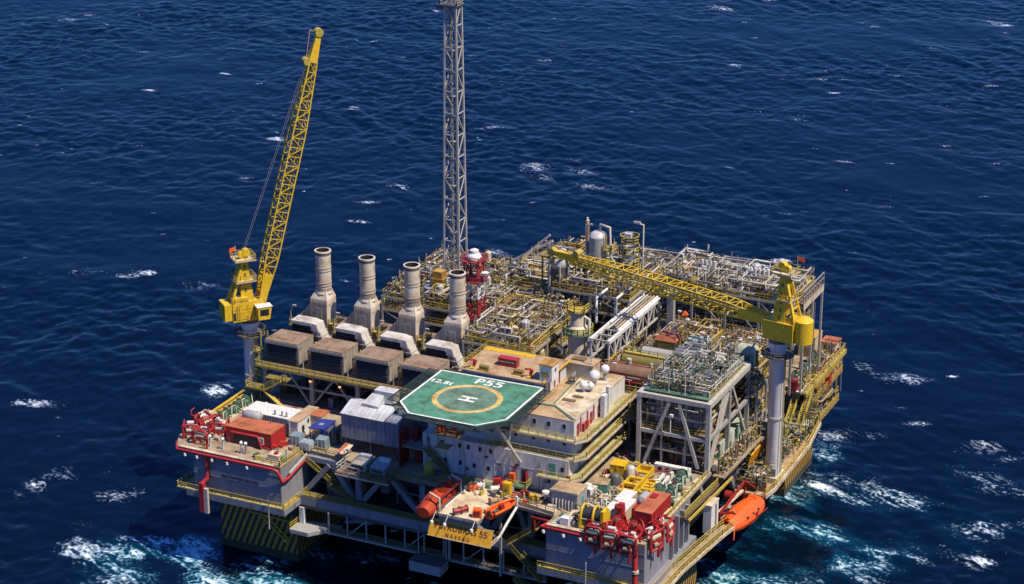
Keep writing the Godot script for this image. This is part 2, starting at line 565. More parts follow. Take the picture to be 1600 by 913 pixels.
func build_hull() -> void:
	var t := thing("platform_hull", "grey steel hull of the oil platform on black and yellow striped columns", "hull")
	put("deck_plate", S().prism(PackedVector2Array([Vector2(-54, -93), Vector2(39.5, -93), Vector2(39.5, 10), Vector2(20.5, 10), Vector2(20.5, 6.5), Vector2(-1, 4), Vector2(-34.5, 1), Vector2(-34.5, 10), Vector2(-54, 10)]), 22.9, 23.5), "deck", t)
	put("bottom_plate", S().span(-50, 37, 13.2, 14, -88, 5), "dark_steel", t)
	for c in [[-54.0, -34.5, 10.0, -8.0], [20.5, 39.5, 10.0, -12.0], [20.5, 39.5, -72.0, -93.0], [-54.0, -34.5, -72.0, -93.0]]:
		var s := S().span(c[0], c[1], 15.2, 22.9, c[2], c[3])
		s.span(c[0] - 1.2, c[1] + 1.2, 14.0, 15.2, c[2] + 1.2, c[3] - 0.6)
		var b := put("corner_block", s, "hull_grey", t)
		var rs := S()
		for y in [18.6, 21.4]:
			rs.span(c[0], c[1], y, y + 0.14, c[2], c[2] + 0.05)
		put("weld_band", rs, "hull_grey", b)
	for c in [[-53.4, 2.5], [22.4, 2.5], [22.6, -66.0], [-53.4, -66.0]]:
		var col := put("column", S().span(c[0], c[0] + 17.5, -8, 13.2, c[1] - 18, c[1]), "black", t)
		put("waterline_growth", S().span(c[0] - 0.03, c[0] + 17.53, -2, 1.3, c[1] - 18.03, c[1] + 0.03), "growth", col)
		stripes(col, c[0], c[1], 17.5, false, 0, 9.5)
		stripes(col, c[0] + 17.5, c[1], 18, true, 0, 9.5)
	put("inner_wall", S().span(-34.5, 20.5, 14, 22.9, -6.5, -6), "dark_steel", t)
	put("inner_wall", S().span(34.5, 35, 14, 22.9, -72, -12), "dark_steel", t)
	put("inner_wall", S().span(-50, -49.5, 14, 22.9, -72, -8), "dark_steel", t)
	# front bay: sill girder, uprights and diagonals
	put("girder", S().span(-34.4, 20.4, 14.0, 15.8, 4.0, 5.2), "hull_grey", t)
	put("girder", S().span(-34.4, 20.4, 21.9, 22.88, 1.2, 2.2), "hull_grey", t)
	for x in [-22.1, -8.4, 5.0, 14.0]:
		put("upright", S().span(x - 0.6, x + 0.6, 15.8, 21.9, 1.3, 2.5), "hull_grey", t)
	for p in [[-16.6, -21.2], [-15.2, -9.4], [-1.7, -7.2], [-1.0, 4.2], [-28.5, -33.5], [-27.6, -23.2], [10, 6], [11, 13.4]]:
		put("diagonal_brace", S().bar(V(p[0], 21.8, 1.9), V(p[1], 15.9, 1.9), 1.05, 1.0), "hull_grey", t)
	put("bulkhead", S().span(-30.5, -25.5, 14, 21.8, -2.5, -0.2), "hull_grey", t)
	put("doorway", S().span(-29.2, -27.5, 15.6, 19.0, -0.2, -0.14), "black", t)
	for i in 26:
		var x := R(-34, 19)
		var y := R(14.2, 20)
		var q := R(-5, 0)
		if rng.randf() < 0.5:
			put("machinery_box", S().box(V(x, y + 0.8, q), V(R(0.8, 2.4), R(1, 2.6), R(0.8, 2))), ["dark_steel", "hull_grey", "olive", "dark_red"][rng.randi() % 4], t)
		else:
			put("pipe", S().path([V(x, 14.2, q), V(x, y, q), V(x + R(-9, 9), y, q)], R(0.12, 0.3)), ["steel", "olive", "dark_red", "hull_grey"][rng.randi() % 4], t)
	# right bay
	for z in [-24.0, -38.0, -52.0, -64.0]:
		put("upright", S().span(38.3, 39.4, 14.0, 22.9, z - 0.6, z + 0.6), "hull_grey", t)
	for p in [[-18.0, -23.2], [-30.5, -25.0], [-31.5, -37.2], [-45, -39], [-46, -51], [-58, -53]]:
		put("diagonal_brace", S().bar(V(38.8, 22.7, p[0]), V(38.8, 14.2, p[1]), 0.9, 0.9), "hull_grey", t)
	for z in [-2.0, -4.5, -7.0, -9.5]:
		put("stiffener", S().span(39.5, 40.3, 15.6, 22.8, z - 0.25, z + 0.25), "hull_grey", t)
	var l := letters("BR PETROBRAS", 0.85, 0.03, "louver", t)
	l.position = V(-43.6, 19.0, 10.03)
	# walkways round the foot of the corner blocks
	var w := thing("walkway", "yellow railed walkway round the foot of the left grey corner block", "walkway")
	put("grating", S().span(-55.2, -33.4, 15.2, 15.28, 10.02, 11.2).span(-34.48, -33.4, 15.2, 15.28, 2, 10.0).span(-57.5, -55.2, 15.2, 15.28, 6, 11.2), "rail_yellow", w)
	put("railing", S().rail([V(-57.4, 15.28, 6), V(-57.4, 15.28, 11.1), V(-33.45, 15.28, 11.1), V(-33.45, 15.28, 2)], 1.15, 0.1), "rail_yellow", w)
	put("toe_plate", S().span(-57.4, -33.4, 15.28, 15.5, 11.12, 11.2), "cream", w)
	w = thing("walkway", "yellow railed walkway round the foot of the right grey corner block", "walkway")
	put("grating", S().span(19.3, 40.7, 15.2, 15.28, 10.02, 11.2), "rail_yellow", w)
	put("railing", S().rail([V(19.3, 15.28, 11.1), V(40.6, 15.28, 11.1)], 1.15, 0.1), "rail_yellow", w)
	put("toe_plate", S().span(19.3, 40.7, 15.28, 15.5, 11.12, 11.2), "olive", w)
	# hanging gangway truss under the front bay
	w = thing("gangway", "long grey truss gangway hung below the middle of the front edge", "gangway")
	put("deck", S().span(-27, 19, 10.0, 10.15, 4.2, 6.4), "dark_steel", w)
	put("chord", S().span(-27, 19, 9.6, 10.0, 6.2, 6.45), "grey", w)
	for i in 12:
		var x := -26.6 + i * 4.1
		put("hanger", S().span(x - 0.12, x + 0.12, 10.0, 14.0, 6.15, 6.4), "grey", w)
		if i % 3 == 1:
			put("brace", S().bar(V(x, 10.1, 6.1), V(x + 4.1, 13.9, 6.1), 0.2), "grey", w)
	put("railing", S().rail([V(-27, 10.15, 6.3), V(19, 10.15, 6.3)], 1.1, 0.07), "olive", w)
	w = thing("walkway", "olive railed walkway along the sill girder of the front bay", "walkway")
	put("grating", S().span(-33, 19.2, 15.82, 15.9, 3.2, 5.2), "olive", w)
	put("railing", S().rail([V(-33, 15.9, 5.1), V(19.2, 15.9, 5.1)], 1.1, 0.09), "olive", w)
	# stairs down from the left corner
	stair("yellow stairway running down from the left corner deck into the front bay", V(-36.0, 23.5, 1.6), V(-28.2, 18.2, 1.6), 1.5, "rail_yellow")
	stair("lower yellow stairway in the shade of the front bay", V(-28.0, 18.2, 2.8), V(-22.6, 15.9, 2.8), 1.4, "olive")
	stair("olive stairway dropping beside the left end of the right corner block", V(12.5, 15.8, 7.2), V(18.5, 10.2, 7.2), 1.4, "olive")
	stair("olive stairway rising to the deck beside the right corner block", V(11.5, 15.9, 7.0), V(17.5, 20.5, 7.0), 1.4, "olive")
	stair("lowest olive stairway dropping towards the water below the right corner block", V(13.5, 10.1, 8.2), V(21.5, 4.6, 8.2), 1.4, "olive")
	w = thing("access_platform", "small grey boat landing platform beside the striped left column", "platform")
	put("deck", S().solid([V(-34, 9.2, 4), V(-34, 9.2, 8.5), V(-30.0, 9.2, 8.5), V(-25.5, 9.2, 3)], [V(-34, 10.0, 4), V(-34, 10.0, 8.5), V(-30.0, 10.0, 8.5), V(-25.5, 10.0, 3)]), "grey", w)
	put("railing", S().rail([V(-34, 10, 8.3), V(-34, 10, 4)], 1.1, 0.1), "rail_yellow", w)
	put("cable_box", S().span(-33.6, -32.6, 10.0, 13.4, 4.6, 5.4), "white", w)
	var rb := thing("access_ladder", "yellow bracket ladder hung on the striped face of the left column", "ladder")
	put("frame", S().bar(V(-46.5, 8.8, 3.1), V(-36.5, 8.4, 3.1), 0.25).bar(V(-44, 8.6, 3.1), V(-38.5, 4.2, 3.1), 0.22).bar(V(-42.6, 8.6, 3.1), V(-37.4, 4.4, 3.1), 0.22).bar(V(-41, 8.6, 3.1), V(-44, 5.5, 3.1), 0.2), "rail_yellow", rb)
	put("foot", S().box(V(-38.2, 4.2, 3.2), V(0.8, 0.6, 0.5)), "yellow", rb)
	var hb := thing("hanging_tank", "pale grey steel tank hung under the front gangway over dark water", "tank")
	put("tank_body", S().span(-7.4, -0.9, 8.0, 10.0, 6.7, 10.0), "grey", hb)
	put("lid", S().span(-7.5, -0.8, 10.0, 10.12, 6.6, 10.1), "dark_steel", hb)
	for x in [-7.0, -1.2]:
		put("hanger", S().span(x - 0.1, x + 0.1, 10.12, 15.8, 6.8, 7.0), "grey", hb)

func stair(label: String, p: Vector3, q: Vector3, w: float, m: String) -> Node3D:
	var t := thing("stairway", label, "stairs", p)
	var d := q - p
	var flat := V(d.x, 0, d.z).normalized()
	var side := V(-flat.z, 0, flat.x)
	var n := int(d.length() / 0.42)
	for e in [-0.5, 0.5]:
		var o: Vector3 = side * w * e
		put("stringer", S().bar(o, o + d, 0.1, 0.36), m, t)
		put("handrail", S().bar(o + V(0, 1.1, 0), o + d + V(0, 1.1, 0), 0.1).bar(o + V(0, 0.6, 0), o + d + V(0, 0.6, 0), 0.07), m, t)
		var ps := S()
		for i in range(0, n + 1, 4):
			var c: Vector3 = o + d * (float(i) / n)
			ps.bar(c, c + V(0, 1.1, 0), 0.08)
		put("baluster", ps, m, t)
	for i in n:
		put("tread", S().box(d * ((i + 0.5) / n) + V(0, 0.05, 0), V(0.34, 0.05, w - 0.12), Basis(flat, Vector3.UP, flat.cross(Vector3.UP))), m, t)
	return t

# ------------------------------------------------------------------ accommodation
func window(parent: Node, x: float, y: float, z: float) -> void:
	var f := put("window", S().span(x - 0.36, x + 0.36, y - 0.5, y + 0.5, z, z + 0.06), "grey", parent)
	put("pane", S().span(x - 0.27, x + 0.27, y - 0.41, y + 0.41, z + 0.061, z + 0.08), "glass", f)

func build_accommodation() -> void:
	var t := thing("accommodation_block", "white accommodation block of four storeys with small square windows under the helideck", "building")
	put("lower_wall", S().span(-10.5, 19.5, 23.5, 30.5, -28, -2), "wall_white", t)
	put("upper_wall", S().span(-10.5, 19.5, 30.5, 37.3, -28, -4.2), "wall_white", t)
	for p in [[11.6, 36.2, -4.2], [14.5, 36.2, -4.2], [17.6, 36.2, -4.2], [5.3, 32.9, -4.2], [7.8, 32.9, -4.2], [11.4, 32.9, -4.2], [14.4, 32.9, -4.2], [17.6, 32.9, -4.2], [-2.7, 29.35, -2.0], [-0.9, 29.35, -2.0], [1.5, 29.4, -2.0], [3.7, 29.45, -2.0], [-5.7, 25.85, -2.0], [-2.6, 25.85, -2.0], [0.3, 25.85, -2.0], [3.2, 25.85, -2.0], [-9.3, 29.3, -2.0], [-6.4, 29.3, -2.0], [18.2, 28.6, -2.0], [15.6, 25.8, -2.0], [-8.4, 32.9, -4.2], [-4.4, 32.9, -4.2]]:
		window(t, p[0], p[1], p[2])
	for p in [[5.4, 27.1], [9.1, 27.7]]:
		put("vent", S().span(p[0] - 0.35, p[0] + 0.35, p[1] - 0.2, p[1] + 0.2, -2, -1.9), "dark_steel", t)
	var sm := S()
	for p in [[4.4, 23.6, 30.3], [-3.9, 23.6, 30.3], [12.9, 23.6, 26.8]]:
		sm.span(p[0], p[0] + 0.1, p[1], p[2], -2, -1.96)
	sm.span(-10.4, 12.8, 27.45, 27.55, -2, -1.96)
	for i in 9:
		var x := [-9.6, -7.6, -1.6, 2.4, 6.6, 8.2, 13.6, 14.4, 18.9][i] as float
		put("wall_pipe", S().path([V(x, 23.6, -1.85), V(x, R(26, 30), -1.85), V(x + R(-1, 1), 30.3, -1.85)], R(0.05, 0.1)), ["pale_steel", "grey", "cream"][i % 3], t)
		put("wall_fitting", S().box(V(x + 0.5, R(24.5, 29.6), -1.85), V(R(0.3, 0.7), R(0.3, 0.6), 0.3)), ["dark_steel", "grey", "red"][i % 3], t)
	put("wall_seam", sm, "wall_white", t)
	var dr := put("door", S().span(15.6, 16.9, 27.1, 29.5, -2.0, -1.93), "cabinet_green", t)
	put("handle", S().span(15.75, 15.85, 28.2, 28.4, -1.93, -1.87), "silver", dr)
	dr = put("door", S().span(10.0, 11.4, 24.6, 27.1, -2.0, -1.95), "black", t)
	put("door_leaf", S().span(11.2, 11.4, 24.6, 27.0, -1.95, -1.0), "dark_red", dr)
	# galleries round the front and right side, one part each with its rail
	for g in [[33.95, -4.2, -2.6, 3.6, -28.0], [30.5, -2.0, -2.3, 2.4, -28.0], [27.05, -2.0, -0.5, 13.6, -25.0]]:
		var y: float = g[0]
		var gz: float = g[2] if g[0] != 30.5 else -2.3
		var s := S()
		if y == 30.5:
			s.span(3.0, 19.5, y, y + 0.12, -4.2, -2.3)
		else:
			s.span(g[3], 19.5, y, y + 0.12, g[1], gz)
		s.prism(PackedVector2Array([Vector2(19.5, g[4]), Vector2(22.0, g[4]), Vector2(22.0, gz - 2.2), Vector2(20.4, gz), Vector2(19.5, gz)]), y, y + 0.12)
		var gal := put("gallery_deck", s, "gallery", t)
		put("fascia", S().bar(V(22.02, y + 0.05, g[4]), V(22.02, y + 0.05, gz - 2.2), 0.1, 0.42).bar(V(22.02, y + 0.05, gz - 2.2), V(20.4, y + 0.05, gz + 0.04), 0.1, 0.42).bar(V(20.4, y + 0.05, gz + 0.04), V(g[3], y + 0.05, gz + 0.04), 0.1, 0.3), "cream", gal)
		put("railing", S().rail([V(g[3], y + 0.12, gz - 0.05), V(20.4, y + 0.12, gz - 0.05), V(21.9, y + 0.12, gz - 2.2), V(21.9, y + 0.12, g[4])], 1.2, 0.11), "rail_yellow", gal)
		var br := S()
		for i in 8:
			var z: float = gz - 3.0 - i * 3.0
			if z > g[4]:
				br.bar(V(19.5, y - 1.1, z), V(21.8, y, z), 0.14)
		put("bracket", br, "cream", gal)
	# the side wall has doors, pipes and red hose boxes
	for p in [[-6, 34.1], [-12, 34.1], [-15.5, 34.1], [-9, 30.6], [-16, 30.6], [-22, 30.6], [-7, 27.1], [-14, 27.1]]:
		var d := put("door", S().span(19.5, 19.56, p[1], p[1] + 2.3, p[0] - 0.6, p[0] + 0.6), ["dark_red", "cabinet_green", "grey"][int(-p[0]) % 3], t)
		put("handle", S().span(19.56, 19.62, p[1] + 1.1, p[1] + 1.25, p[0] + 0.3, p[0] + 0.45), "silver", d)
	for p in [[-8.2, 34.1], [-9.6, 34.1], [-11.0, 30.6], [-18.5, 30.6], [-10.5, 27.1]]:
		put("hose_box", S().span(19.5, 20.0, p[1] + 0.3, p[1] + 1.6, p[0] - 0.45, p[0] + 0.45), "red", t)
	for z in [-7.2, -10.3, -13.2]:
		put("red_stripe", S().span(19.5, 19.53, 34.3, 37.2, z - 0.35, z + 0.35), "dark_red", t)
	put("outer_ladder", S().span(20.0, 20.8, 34.1, 38.5, -16.6, -15.2).span(20.0, 20.6, 34.1, 39.4, -18.3, -17.6), "white", t)
	put("brown_wall_panel", S().span(19.5, 19.55, 30.6, 33, -12, -8), "brown", t)  # wide flat brown sheet on the side wall
	# roof: a low plate with a raised cream edge and a crosswise green gutter
	put("roof", S().prism(PackedVector2Array([Vector2(-10.5, -28), Vector2(19.5, -28), Vector2(19.5, -4.2), Vector2(-10.5, -4.2)]), 37.3, 37.5), "tan", t)
	put("roof_patch", S().prism(PackedVector2Array([Vector2(13.9, -9.6), Vector2(19.2, -6.6), Vector2(19.2, -25.5), Vector2(12.6, -25.5)]), 37.5, 37.53), "cream", t)
	put("roof_edge", S().bar(V(9.6, 37.6, -9.0), V(13.5, 37.6, -9.4), 0.35, 0.4).bar(V(13.5, 37.6, -9.4), V(19.4, 37.6, -5.0), 0.35, 0.4).bar(V(13.4, 37.6, -9.5), V(12.4, 37.6, -25.8), 0.35, 0.4).bar(V(19.4, 37.6, -4.8), V(19.4, 37.6, -27), 0.3, 0.4), "cream", t)
	put("gutter", S().bar(V(9.6, 37.56, -8.6), V(13.6, 37.56, -9.0), 0.3, 0.3).bar(V(13.6, 37.56, -9.0), V(19.2, 37.56, -4.6), 0.3, 0.3).bar(V(12.95, 37.56, -9.6), V(11.95, 37.56, -25.8), 0.3, 0.3), "winch_green", t)
	for p in [[14.6, -12.6, 1.9, 0.5], [15.6, -14.8, 1.4, 0.4]]:
		put("roof_hatch", S().box(V(p[0], 37.62, p[1]), V(p[2] * 1.5, 0.18, p[3] * 2)), "brown", t)
	put("raised_floor", S().span(-7.0, 9.6, 37.5, 40.5, -23, -11.6), "wall_white", t)
	put("raised_roof", S().span(-7.4, 10.2, 40.5, 40.7, -23.4, -11.0), "tan", t)
	put("raised_roof_edge", S().span(-7.4, 3.2, 40.7, 40.78, -23.4, -21.4).span(10.0, 10.3, 40.7, 40.95, -23.2, -11.0), "yellow", t)
	for z in [-12.8, -15.0, -17.4, -19.6]:
		put("red_stripe", S().span(9.6, 9.64, 37.6, 40.4, z - 0.3, z + 0.3), "dark_red", t)
	put("roof_railing", S().rail([V(-7.2, 40.7, -11.2), V(-7.2, 40.7, -23.2), V(4, 40.7, -23.2)], 1.1, 0.08), "rail_yellow", t)
	# things on the roof
	var h := thing("roof_cabin", "small white cabin with ochre roof standing on the tan roof behind the helideck", "cabin", V(10.1, 40.7, -13.6))
	put("wall", S().span(-1.2, 1.3, 0, 3.2, -1.6, 1.5), "white", h)
	put("roof", S().span(-1.4, 1.5, 3.2, 3.4, -1.8, 1.7), "ochre", h)
	put("window", S().span(-0.8, 0.8, 0.9, 1.8, 1.5, 1.56), "ochre", h)
	put("window", S().span(1.3, 1.36, 1.7, 2.3, -0.5, 0.1), "glass", h)
	h = thing("red_locker", "long dark red locker lying on the tan roof behind the helideck", "locker", V(0.6, 40.7, -16.2))
	put("body", S().span(-1.9, 1.9, 0, 1.5, -0.7, 0.7), "dark_red", h)
	put("lid", S().span(-2.0, 2.0, 1.5, 1.66, -0.8, 0.8), "red", h)
	var rows := S()
	for i in 6:
		rows.span(-1.5 + i * 0.52, -1.2 + i * 0.52, 0.8, 1.1, 0.7, 0.73)
	put("label_marks", rows, "mark_white", h)
	for p in [[-5.0, -12.8, "red fire monitor behind the back left corner of the helideck"], [6.6, -13.2, "red fire monitor behind the helideck beside the white roof cabin"]]:
		h = thing("fire_monitor", p[2], "fire monitor", V(p[0], 40.7, p[1]), 0, "fire monitors behind the helideck")
		put("base", S().tube(V(0, 0, 0), V(0, 0.9, 0), 0.3), "red", h)
		put("barrel", S().path([V(0, 0.9, 0), V(0, 1.5, 0.1), V(-0.5, 1.9, 1.3)], 0.2), "red", h)
		put("wheel", S().tube(V(0.3, 1.1, 0), V(0.4, 1.1, 0), 0.45, 0.45, 10), "dark_red", h)
		put("stand", S().box(V(0, 0.1, 0.7), V(0.9, 0.25, 0.9)), "yellow", h)
	for p in [[-2.6, -12.2, "yellow foam skid behind the back edge of the helideck left of the red locker"], [4.2, -13.0, "yellow foam skid behind the back edge of the helideck right of the red locker"]]:
		h = thing("foam_skid", p[2], "equipment skid", V(p[0], 40.7, p[1]))
		put("frame", S().span(-1.1, 1.1, 0, 0.3, -0.5, 0.5), "ochre", h)
		put("tank", S().tube(V(-0.9, 0.7, 0), V(0.9, 0.7, 0), 0.42, 0.42, 10), "olive", h)
	for p in [[15.5, -17.6, 0.85, 0.0, "white radome nearest the front of the accommodation roof"], [16.7, -18.2, 0.7, 0.0, "smaller white radome touching the front radome on the roof"], [16.1, -21.2, 1.1, 0.4, "largest white radome in the middle of the roof group"], [16.9, -24.4, 0.9, 0.9, "rearmost white radome on the accommodation roof"]]:
		h = thing("radome", p[4], "radome", V(p[0], 37.53 + p[3], p[1]), 0, "white radomes on the accommodation roof")
		var r: float = p[2]
		var prof := []
		for i in 9:
			var a := -PI / 2 + PI * i / 8
			prof.append(Vector2(maxf(cos(a) * r, 0.01), sin(a) * r + r + 0.5))
		put("dome", S().lathe(Vector3.ZERO, prof, 14), "white", h)
		put("pedestal", S().tube(V(0, -p[3], 0), V(0, 0.6, 0), r * 0.45), "grey", h)
	h = thing("dish_antenna", "grey dish antenna on the roof between the white cabin and the radomes", "antenna", V(12.2, 37.53, -20.6))
	put("dish", S().lathe(V(0, 1.1, 0), [Vector2(0.1, 0), Vector2(0.7, 0.2), Vector2(1.2, 0.7)], 12, Basis(V(0, 0, 1), 0.9)), "grey", h)
	put("mount", S().tube(V(0, 0, 0), V(0, 1.2, 0), 0.2).span(-0.9, 0.9, 0, 0.2, -0.9, 0.9), "dark_steel", h)
	h = thing("cabin_annex", "cream roofed annex behind the white roof cabin", "cabin", V(12.5, 37.5, -24.2))
	put("wall", S().span(-3.5, 2.5, 0, 3.0, -2.2, 1.4), "cream", h)
	put("roof", S().span(-3.7, 2.7, 3.0, 3.2, -2.4, 1.6), "tan", h)
	put("roof_hatch", S().span(-2.4, 0.2, 3.2, 3.5, -1.4, 0.2), "brown", h)
	put("mast", S().bar(V(2, 3.2, 0.8), V(2, 6.4, 0.8), 0.2).bar(V(1.2, 5.6, 0.8), V(2.8, 5.6, 0.8), 0.14), "white", h)
	# side recess left of the block: ledge, stair, dark red screen
	h = thing("side_stair_tower", "dark red screened stair landing between the grey shed and the white block", "stair landing")
	put("screen", S().span(-14.4, -14.2, 22.6, 30.6, -3.5, 0.3), "dark_red", h)
	put("back_wall", S().span(-14.2, -10.6, 23.5, 33, -5.6, -5.4), "dark_steel", h)
	put("landing", S().span(-14.2, -9.2, 27.4, 27.6, -5.4, -0.6), "grey", h)
	put("railing", S().rail([V(-14.1, 27.6, -0.7), V(-9.3, 27.6, -0.7)], 1.1, 0.1), "olive", h)
	put("locker", S().span(-13.6, -12.4, 27.6, 30.2, -4.5, -3.5).span(-12.8, -11.4, 23.6, 26, -4.5, -3), "dark_red", h)
	stair("grey stair slanting down across the left part of the white front wall", V(-9.2, 27.6, -1.1), V(-4.8, 23.6, -1.1), 1.3, "olive")
	h = thing("platform", "olive railed side platform below the left corner of the white block", "platform")
	put("deck", S().span(-14.2, -3.0, 23.0, 23.48, 0.5, 3.2), "olive", h)
	put("railing", S().rail([V(-14.0, 23.5, 3.1), V(-3.0, 23.5, 3.1)], 1.1, 0.1), "olive", h)
	h = thing("chemical_drum", "yellow drum standing on the platform left of the white block", "drum", V(-7.9, 23.5, 0.6))
	put("body", S().lathe(Vector3.ZERO, [Vector2(0.9, 0), Vector2(0.95, 0.2), Vector2(0.95, 2.2), Vector2(0.7, 2.5), Vector2(0.02, 2.6)], 14), "rail_yellow", h)
	put("band", S().tube(V(0, 0.9, 0), V(0, 1.1, 0), 1.0, 1.0, 14), "yellow", h)
	h = thing("balcony", "small green decked balcony with orange locker at the dark door of the white wall", "balcony")
	put("deck", S().span(7.6, 12.0, 24.2, 24.5, -2, 0.4), "winch_green", h)
	put("railing", S().rail([V(7.7, 24.5, 0.3), V(11.9, 24.5, 0.3), V(11.9, 24.5, -1.9)], 1.1, 0.1), "rail_yellow", h)
	put("locker", S().span(8.0, 9.0, 24.5, 26.3, -1.6, -0.8), "orange", h)

# ------------------------------------------------------------------ helideck
func flat_text(parent: Node, text: String, size: float, x: float, z: float, lean := 0.0) -> void:
	var l := letters(text, size, 0.012, "mark_white", parent, "marking")
	l.position = V(x, 0.012, z)
	l.rotation_degrees.x = -90
	if lean != 0:
		l.basis = Basis(V(1, 0, 0), V(lean, 0, -1), V(0, 1, 0))

func build_helideck() -> void:
	var t := thing("helideck", "green octagonal helideck with yellow circle, white H and white border", "helideck", V(0, 40, 0))
	var poly := PackedVector2Array([Vector2(-10.7, -10.4), Vector2(10.4, -10.8), Vector2(10.5, 5.4), Vector2(6.5, 10.1), Vector2(-6.9, 10.3), Vector2(-10.8, 6.2)])
	put("pad", S().prism(poly, -0.5, 0.0), "pad_green", t)
	var ring := S()
	for i in 64:
		var a := TAU * i / 64
		var b := TAU * (i + 1) / 64
		var f := func(q: float, r: float) -> Vector3: return V(cos(q) * r - 0.1, 0.006, sin(q) * r - 0.1)
		ring.quad(f.call(a, 5.55), f.call(b, 5.55), f.call(b, 6.55), f.call(a, 6.55))
	put("marking", ring, "ring_yellow", t)
	put("worn_disc", S().tube(V(-0.1, -0.1, -0.1), V(-0.1, 0.001, -0.1), 5.54, 5.54, 48), "pad_worn", t)
	put("marking", S().span(-1.6, 1.6, 0.002, 0.012, -1.15, -0.6).span(-1.6, 1.6, 0.002, 0.012, 0.4, 0.95).span(-0.3, 0.3, 0.002, 0.012, -0.6, 0.4), "mark_white", t)
	for i in 13:
		var u := -9.6 + i * 1.6
		put("plate_seam", S().bar(V(u, 0.0, maxf(-10.3, -10.3)), V(u, 0.0, 9.9 if absf(u) < 6.5 else 5.8), 0.05, 0.004), "pad_worn", t)
		if i < 12:
			put("plate_seam", S().bar(V(-10.2, 0.0, u - 0.2), V(10.0 if u < 5 else 6.6, 0.0, u - 0.2), 0.04, 0.003), "pad_worn", t)
	for i in 40:
		put("tie_down", S().tube(V(R(-9.5, 9.5), 0.0, R(-9.5, 5)), V(0, 0, 0), 0.0, 0.0, 3, false) if false else S().box(V(-9 + (i % 8) * 2.55, 0.012, -8.6 + int(i / 8.0) * 3.4), V(0.2, 0.02, 0.2)), "net_green", t)
	flat_text(t, "P55", 2.5, 0.3, -8.4, 0.0)
	flat_text(t, "12.8t", 1.5, -8.0, -5.2, 0.0)
	for i in poly.size():
		var p := poly[i] * 0.985
		var q := poly[(i + 1) % poly.size()] * 0.985
		put("border_line", S().bar(V(p.x, 0.004, p.y), V(q.x, 0.004, q.y), 0.4, 0.016), "mark_white", t)
	# the sloping net frames round the edge
	for i in poly.size():
		var p := poly[i]
		var q := poly[(i + 1) % poly.size()]
		var o := (q - p).orthogonal().normalized() * -1.0
		if o.dot(p + q) < 0:
			o = -o
		var w := 2.6 if i == 5 else 1.5
		var l := p.distance_to(q)
		var k := maxi(2, int(l / 2.2))
		for j in k:
			var a := p.lerp(q, float(j) / k) + (q - p).normalized() * 0.06
			var b := p.lerp(q, float(j + 1) / k) - (q - p).normalized() * 0.06
			var a2 := a + o * w
			var b2 := b + o * w
			var y := -0.1 if i == 5 else -0.35
			var net := put("safety_net", S().bar(V(a.x, -0.3, a.y), V(a2.x, y, a2.y), 0.1).bar(V(b.x, -0.3, b.y), V(b2.x, y, b2.y), 0.1).bar(V(a2.x, y, a2.y), V(b2.x, y, b2.y), 0.1), "net_green", t)
			var s := S()
			for m in 7:
				var u := (m + 0.5) / 7.0
				s.bar(V(a.lerp(a2, u).x, lerpf(-0.3, y, u), a.lerp(a2, u).y), V(b.lerp(b2, u).x, lerpf(-0.3, y, u), b.lerp(b2, u).y), 0.1, 0.03)
				s.bar(V(a.lerp(b, u).x, -0.3, a.lerp(b, u).y), V(a2.lerp(b2, u).x, y, a2.lerp(b2, u).y), 0.1, 0.03)
			put("netting", s, "net_green", net)
	# under-frame and props
	for x in [-9.0, -5.0, -1.0, 3.0, 7.0]:
		put("under_beam", S().span(x - 0.2, x + 0.2, -1.3, -0.52, -9.5, 9.0 if absf(x) < 6.5 else 5.6), "hull_grey", t)
	for z in [-3.0, 3.5, 8.2]:
		put("under_beam", S().span(-9.2, 9.2 if z < 6 else 6.6, -2.1, -1.31, z - 0.2, z + 0.2), "hull_grey", t)
	put("prop", S().tube(V(7.4, -2.0, 3.6), V(9.8, -11.6, -1.95), 0.3), "pale_steel", t)
	put("prop", S().tube(V(8.6, -7.0, 0.8), V(9.6, -1.6, 1.0), 0.26), "pale_steel", t)
	for x in [-9.0, -3.0, 3.0]:
		put("prop", S().tube(V(x, -2.0, 3.5), V(x, -7.5, -4.15), 0.28), "hull_grey", t)
		put("prop", S().tube(V(x, -2.0, -3.0), V(x, -2.8, -3.0), 0.4), "hull_grey", t)
	put("catwalk", S().span(-8.5, 5.5, -4.3, -4.15, -3.8, -1.5).rail([V(-8.5, -4.15, -1.6), V(5.5, -4.15, -1.6)], 1.1, 0.09), "olive", t)
	var h := thing("fire_platform", "orange and red fire monitor platform hung below the front edge of the helideck", "platform", V(1.0, 37.2, 9.6))
	put("deck", S().span(-2.2, 2.6, 0, 0.2, -1.4, 1.6), "tan", h)
	put("railing", S().rail([V(-2.1, 0.2, 1.5), V(2.5, 0.2, 1.5), V(2.5, 0.2, -1.3)], 1.1, 0.1), "ochre", h)
	put("monitor", S().tube(V(-0.9, 0.2, 0.3), V(-0.9, 1.5, 0.3), 0.45).path([V(-0.9, 1.5, 0.3), V(-0.9, 2.0, 0.6), V(-1.7, 2.3, 1.7)], 0.28), "red", h)
	put("hose_reel", S().tube(V(-1.9, 1.0, 0.6), V(-1.2, 1.0, 0.6), 0.7, 0.7, 12), "orange", h)
	put("foam_tank", S().tube(V(1.2, 0.2, 0.2), V(1.2, 1.5, 0.2), 0.5), "dark_red", h)
	put("ladder", S().bar(V(-1.9, -2.6, 0.5), V(-1.9, 0, 0.5), 0.14).bar(V(-0.6, -2.6, 0.5), V(-0.6, 0, 0.5), 0.14).span(-2.4, 0.4, -2.8, -2.6, -1.0, 1.4), "tan", h)
	put("prop", S().bar(V(2.2, 0, 1.2), V(2.6, 1.2, -3.5), 0.2), "dark_steel", h)

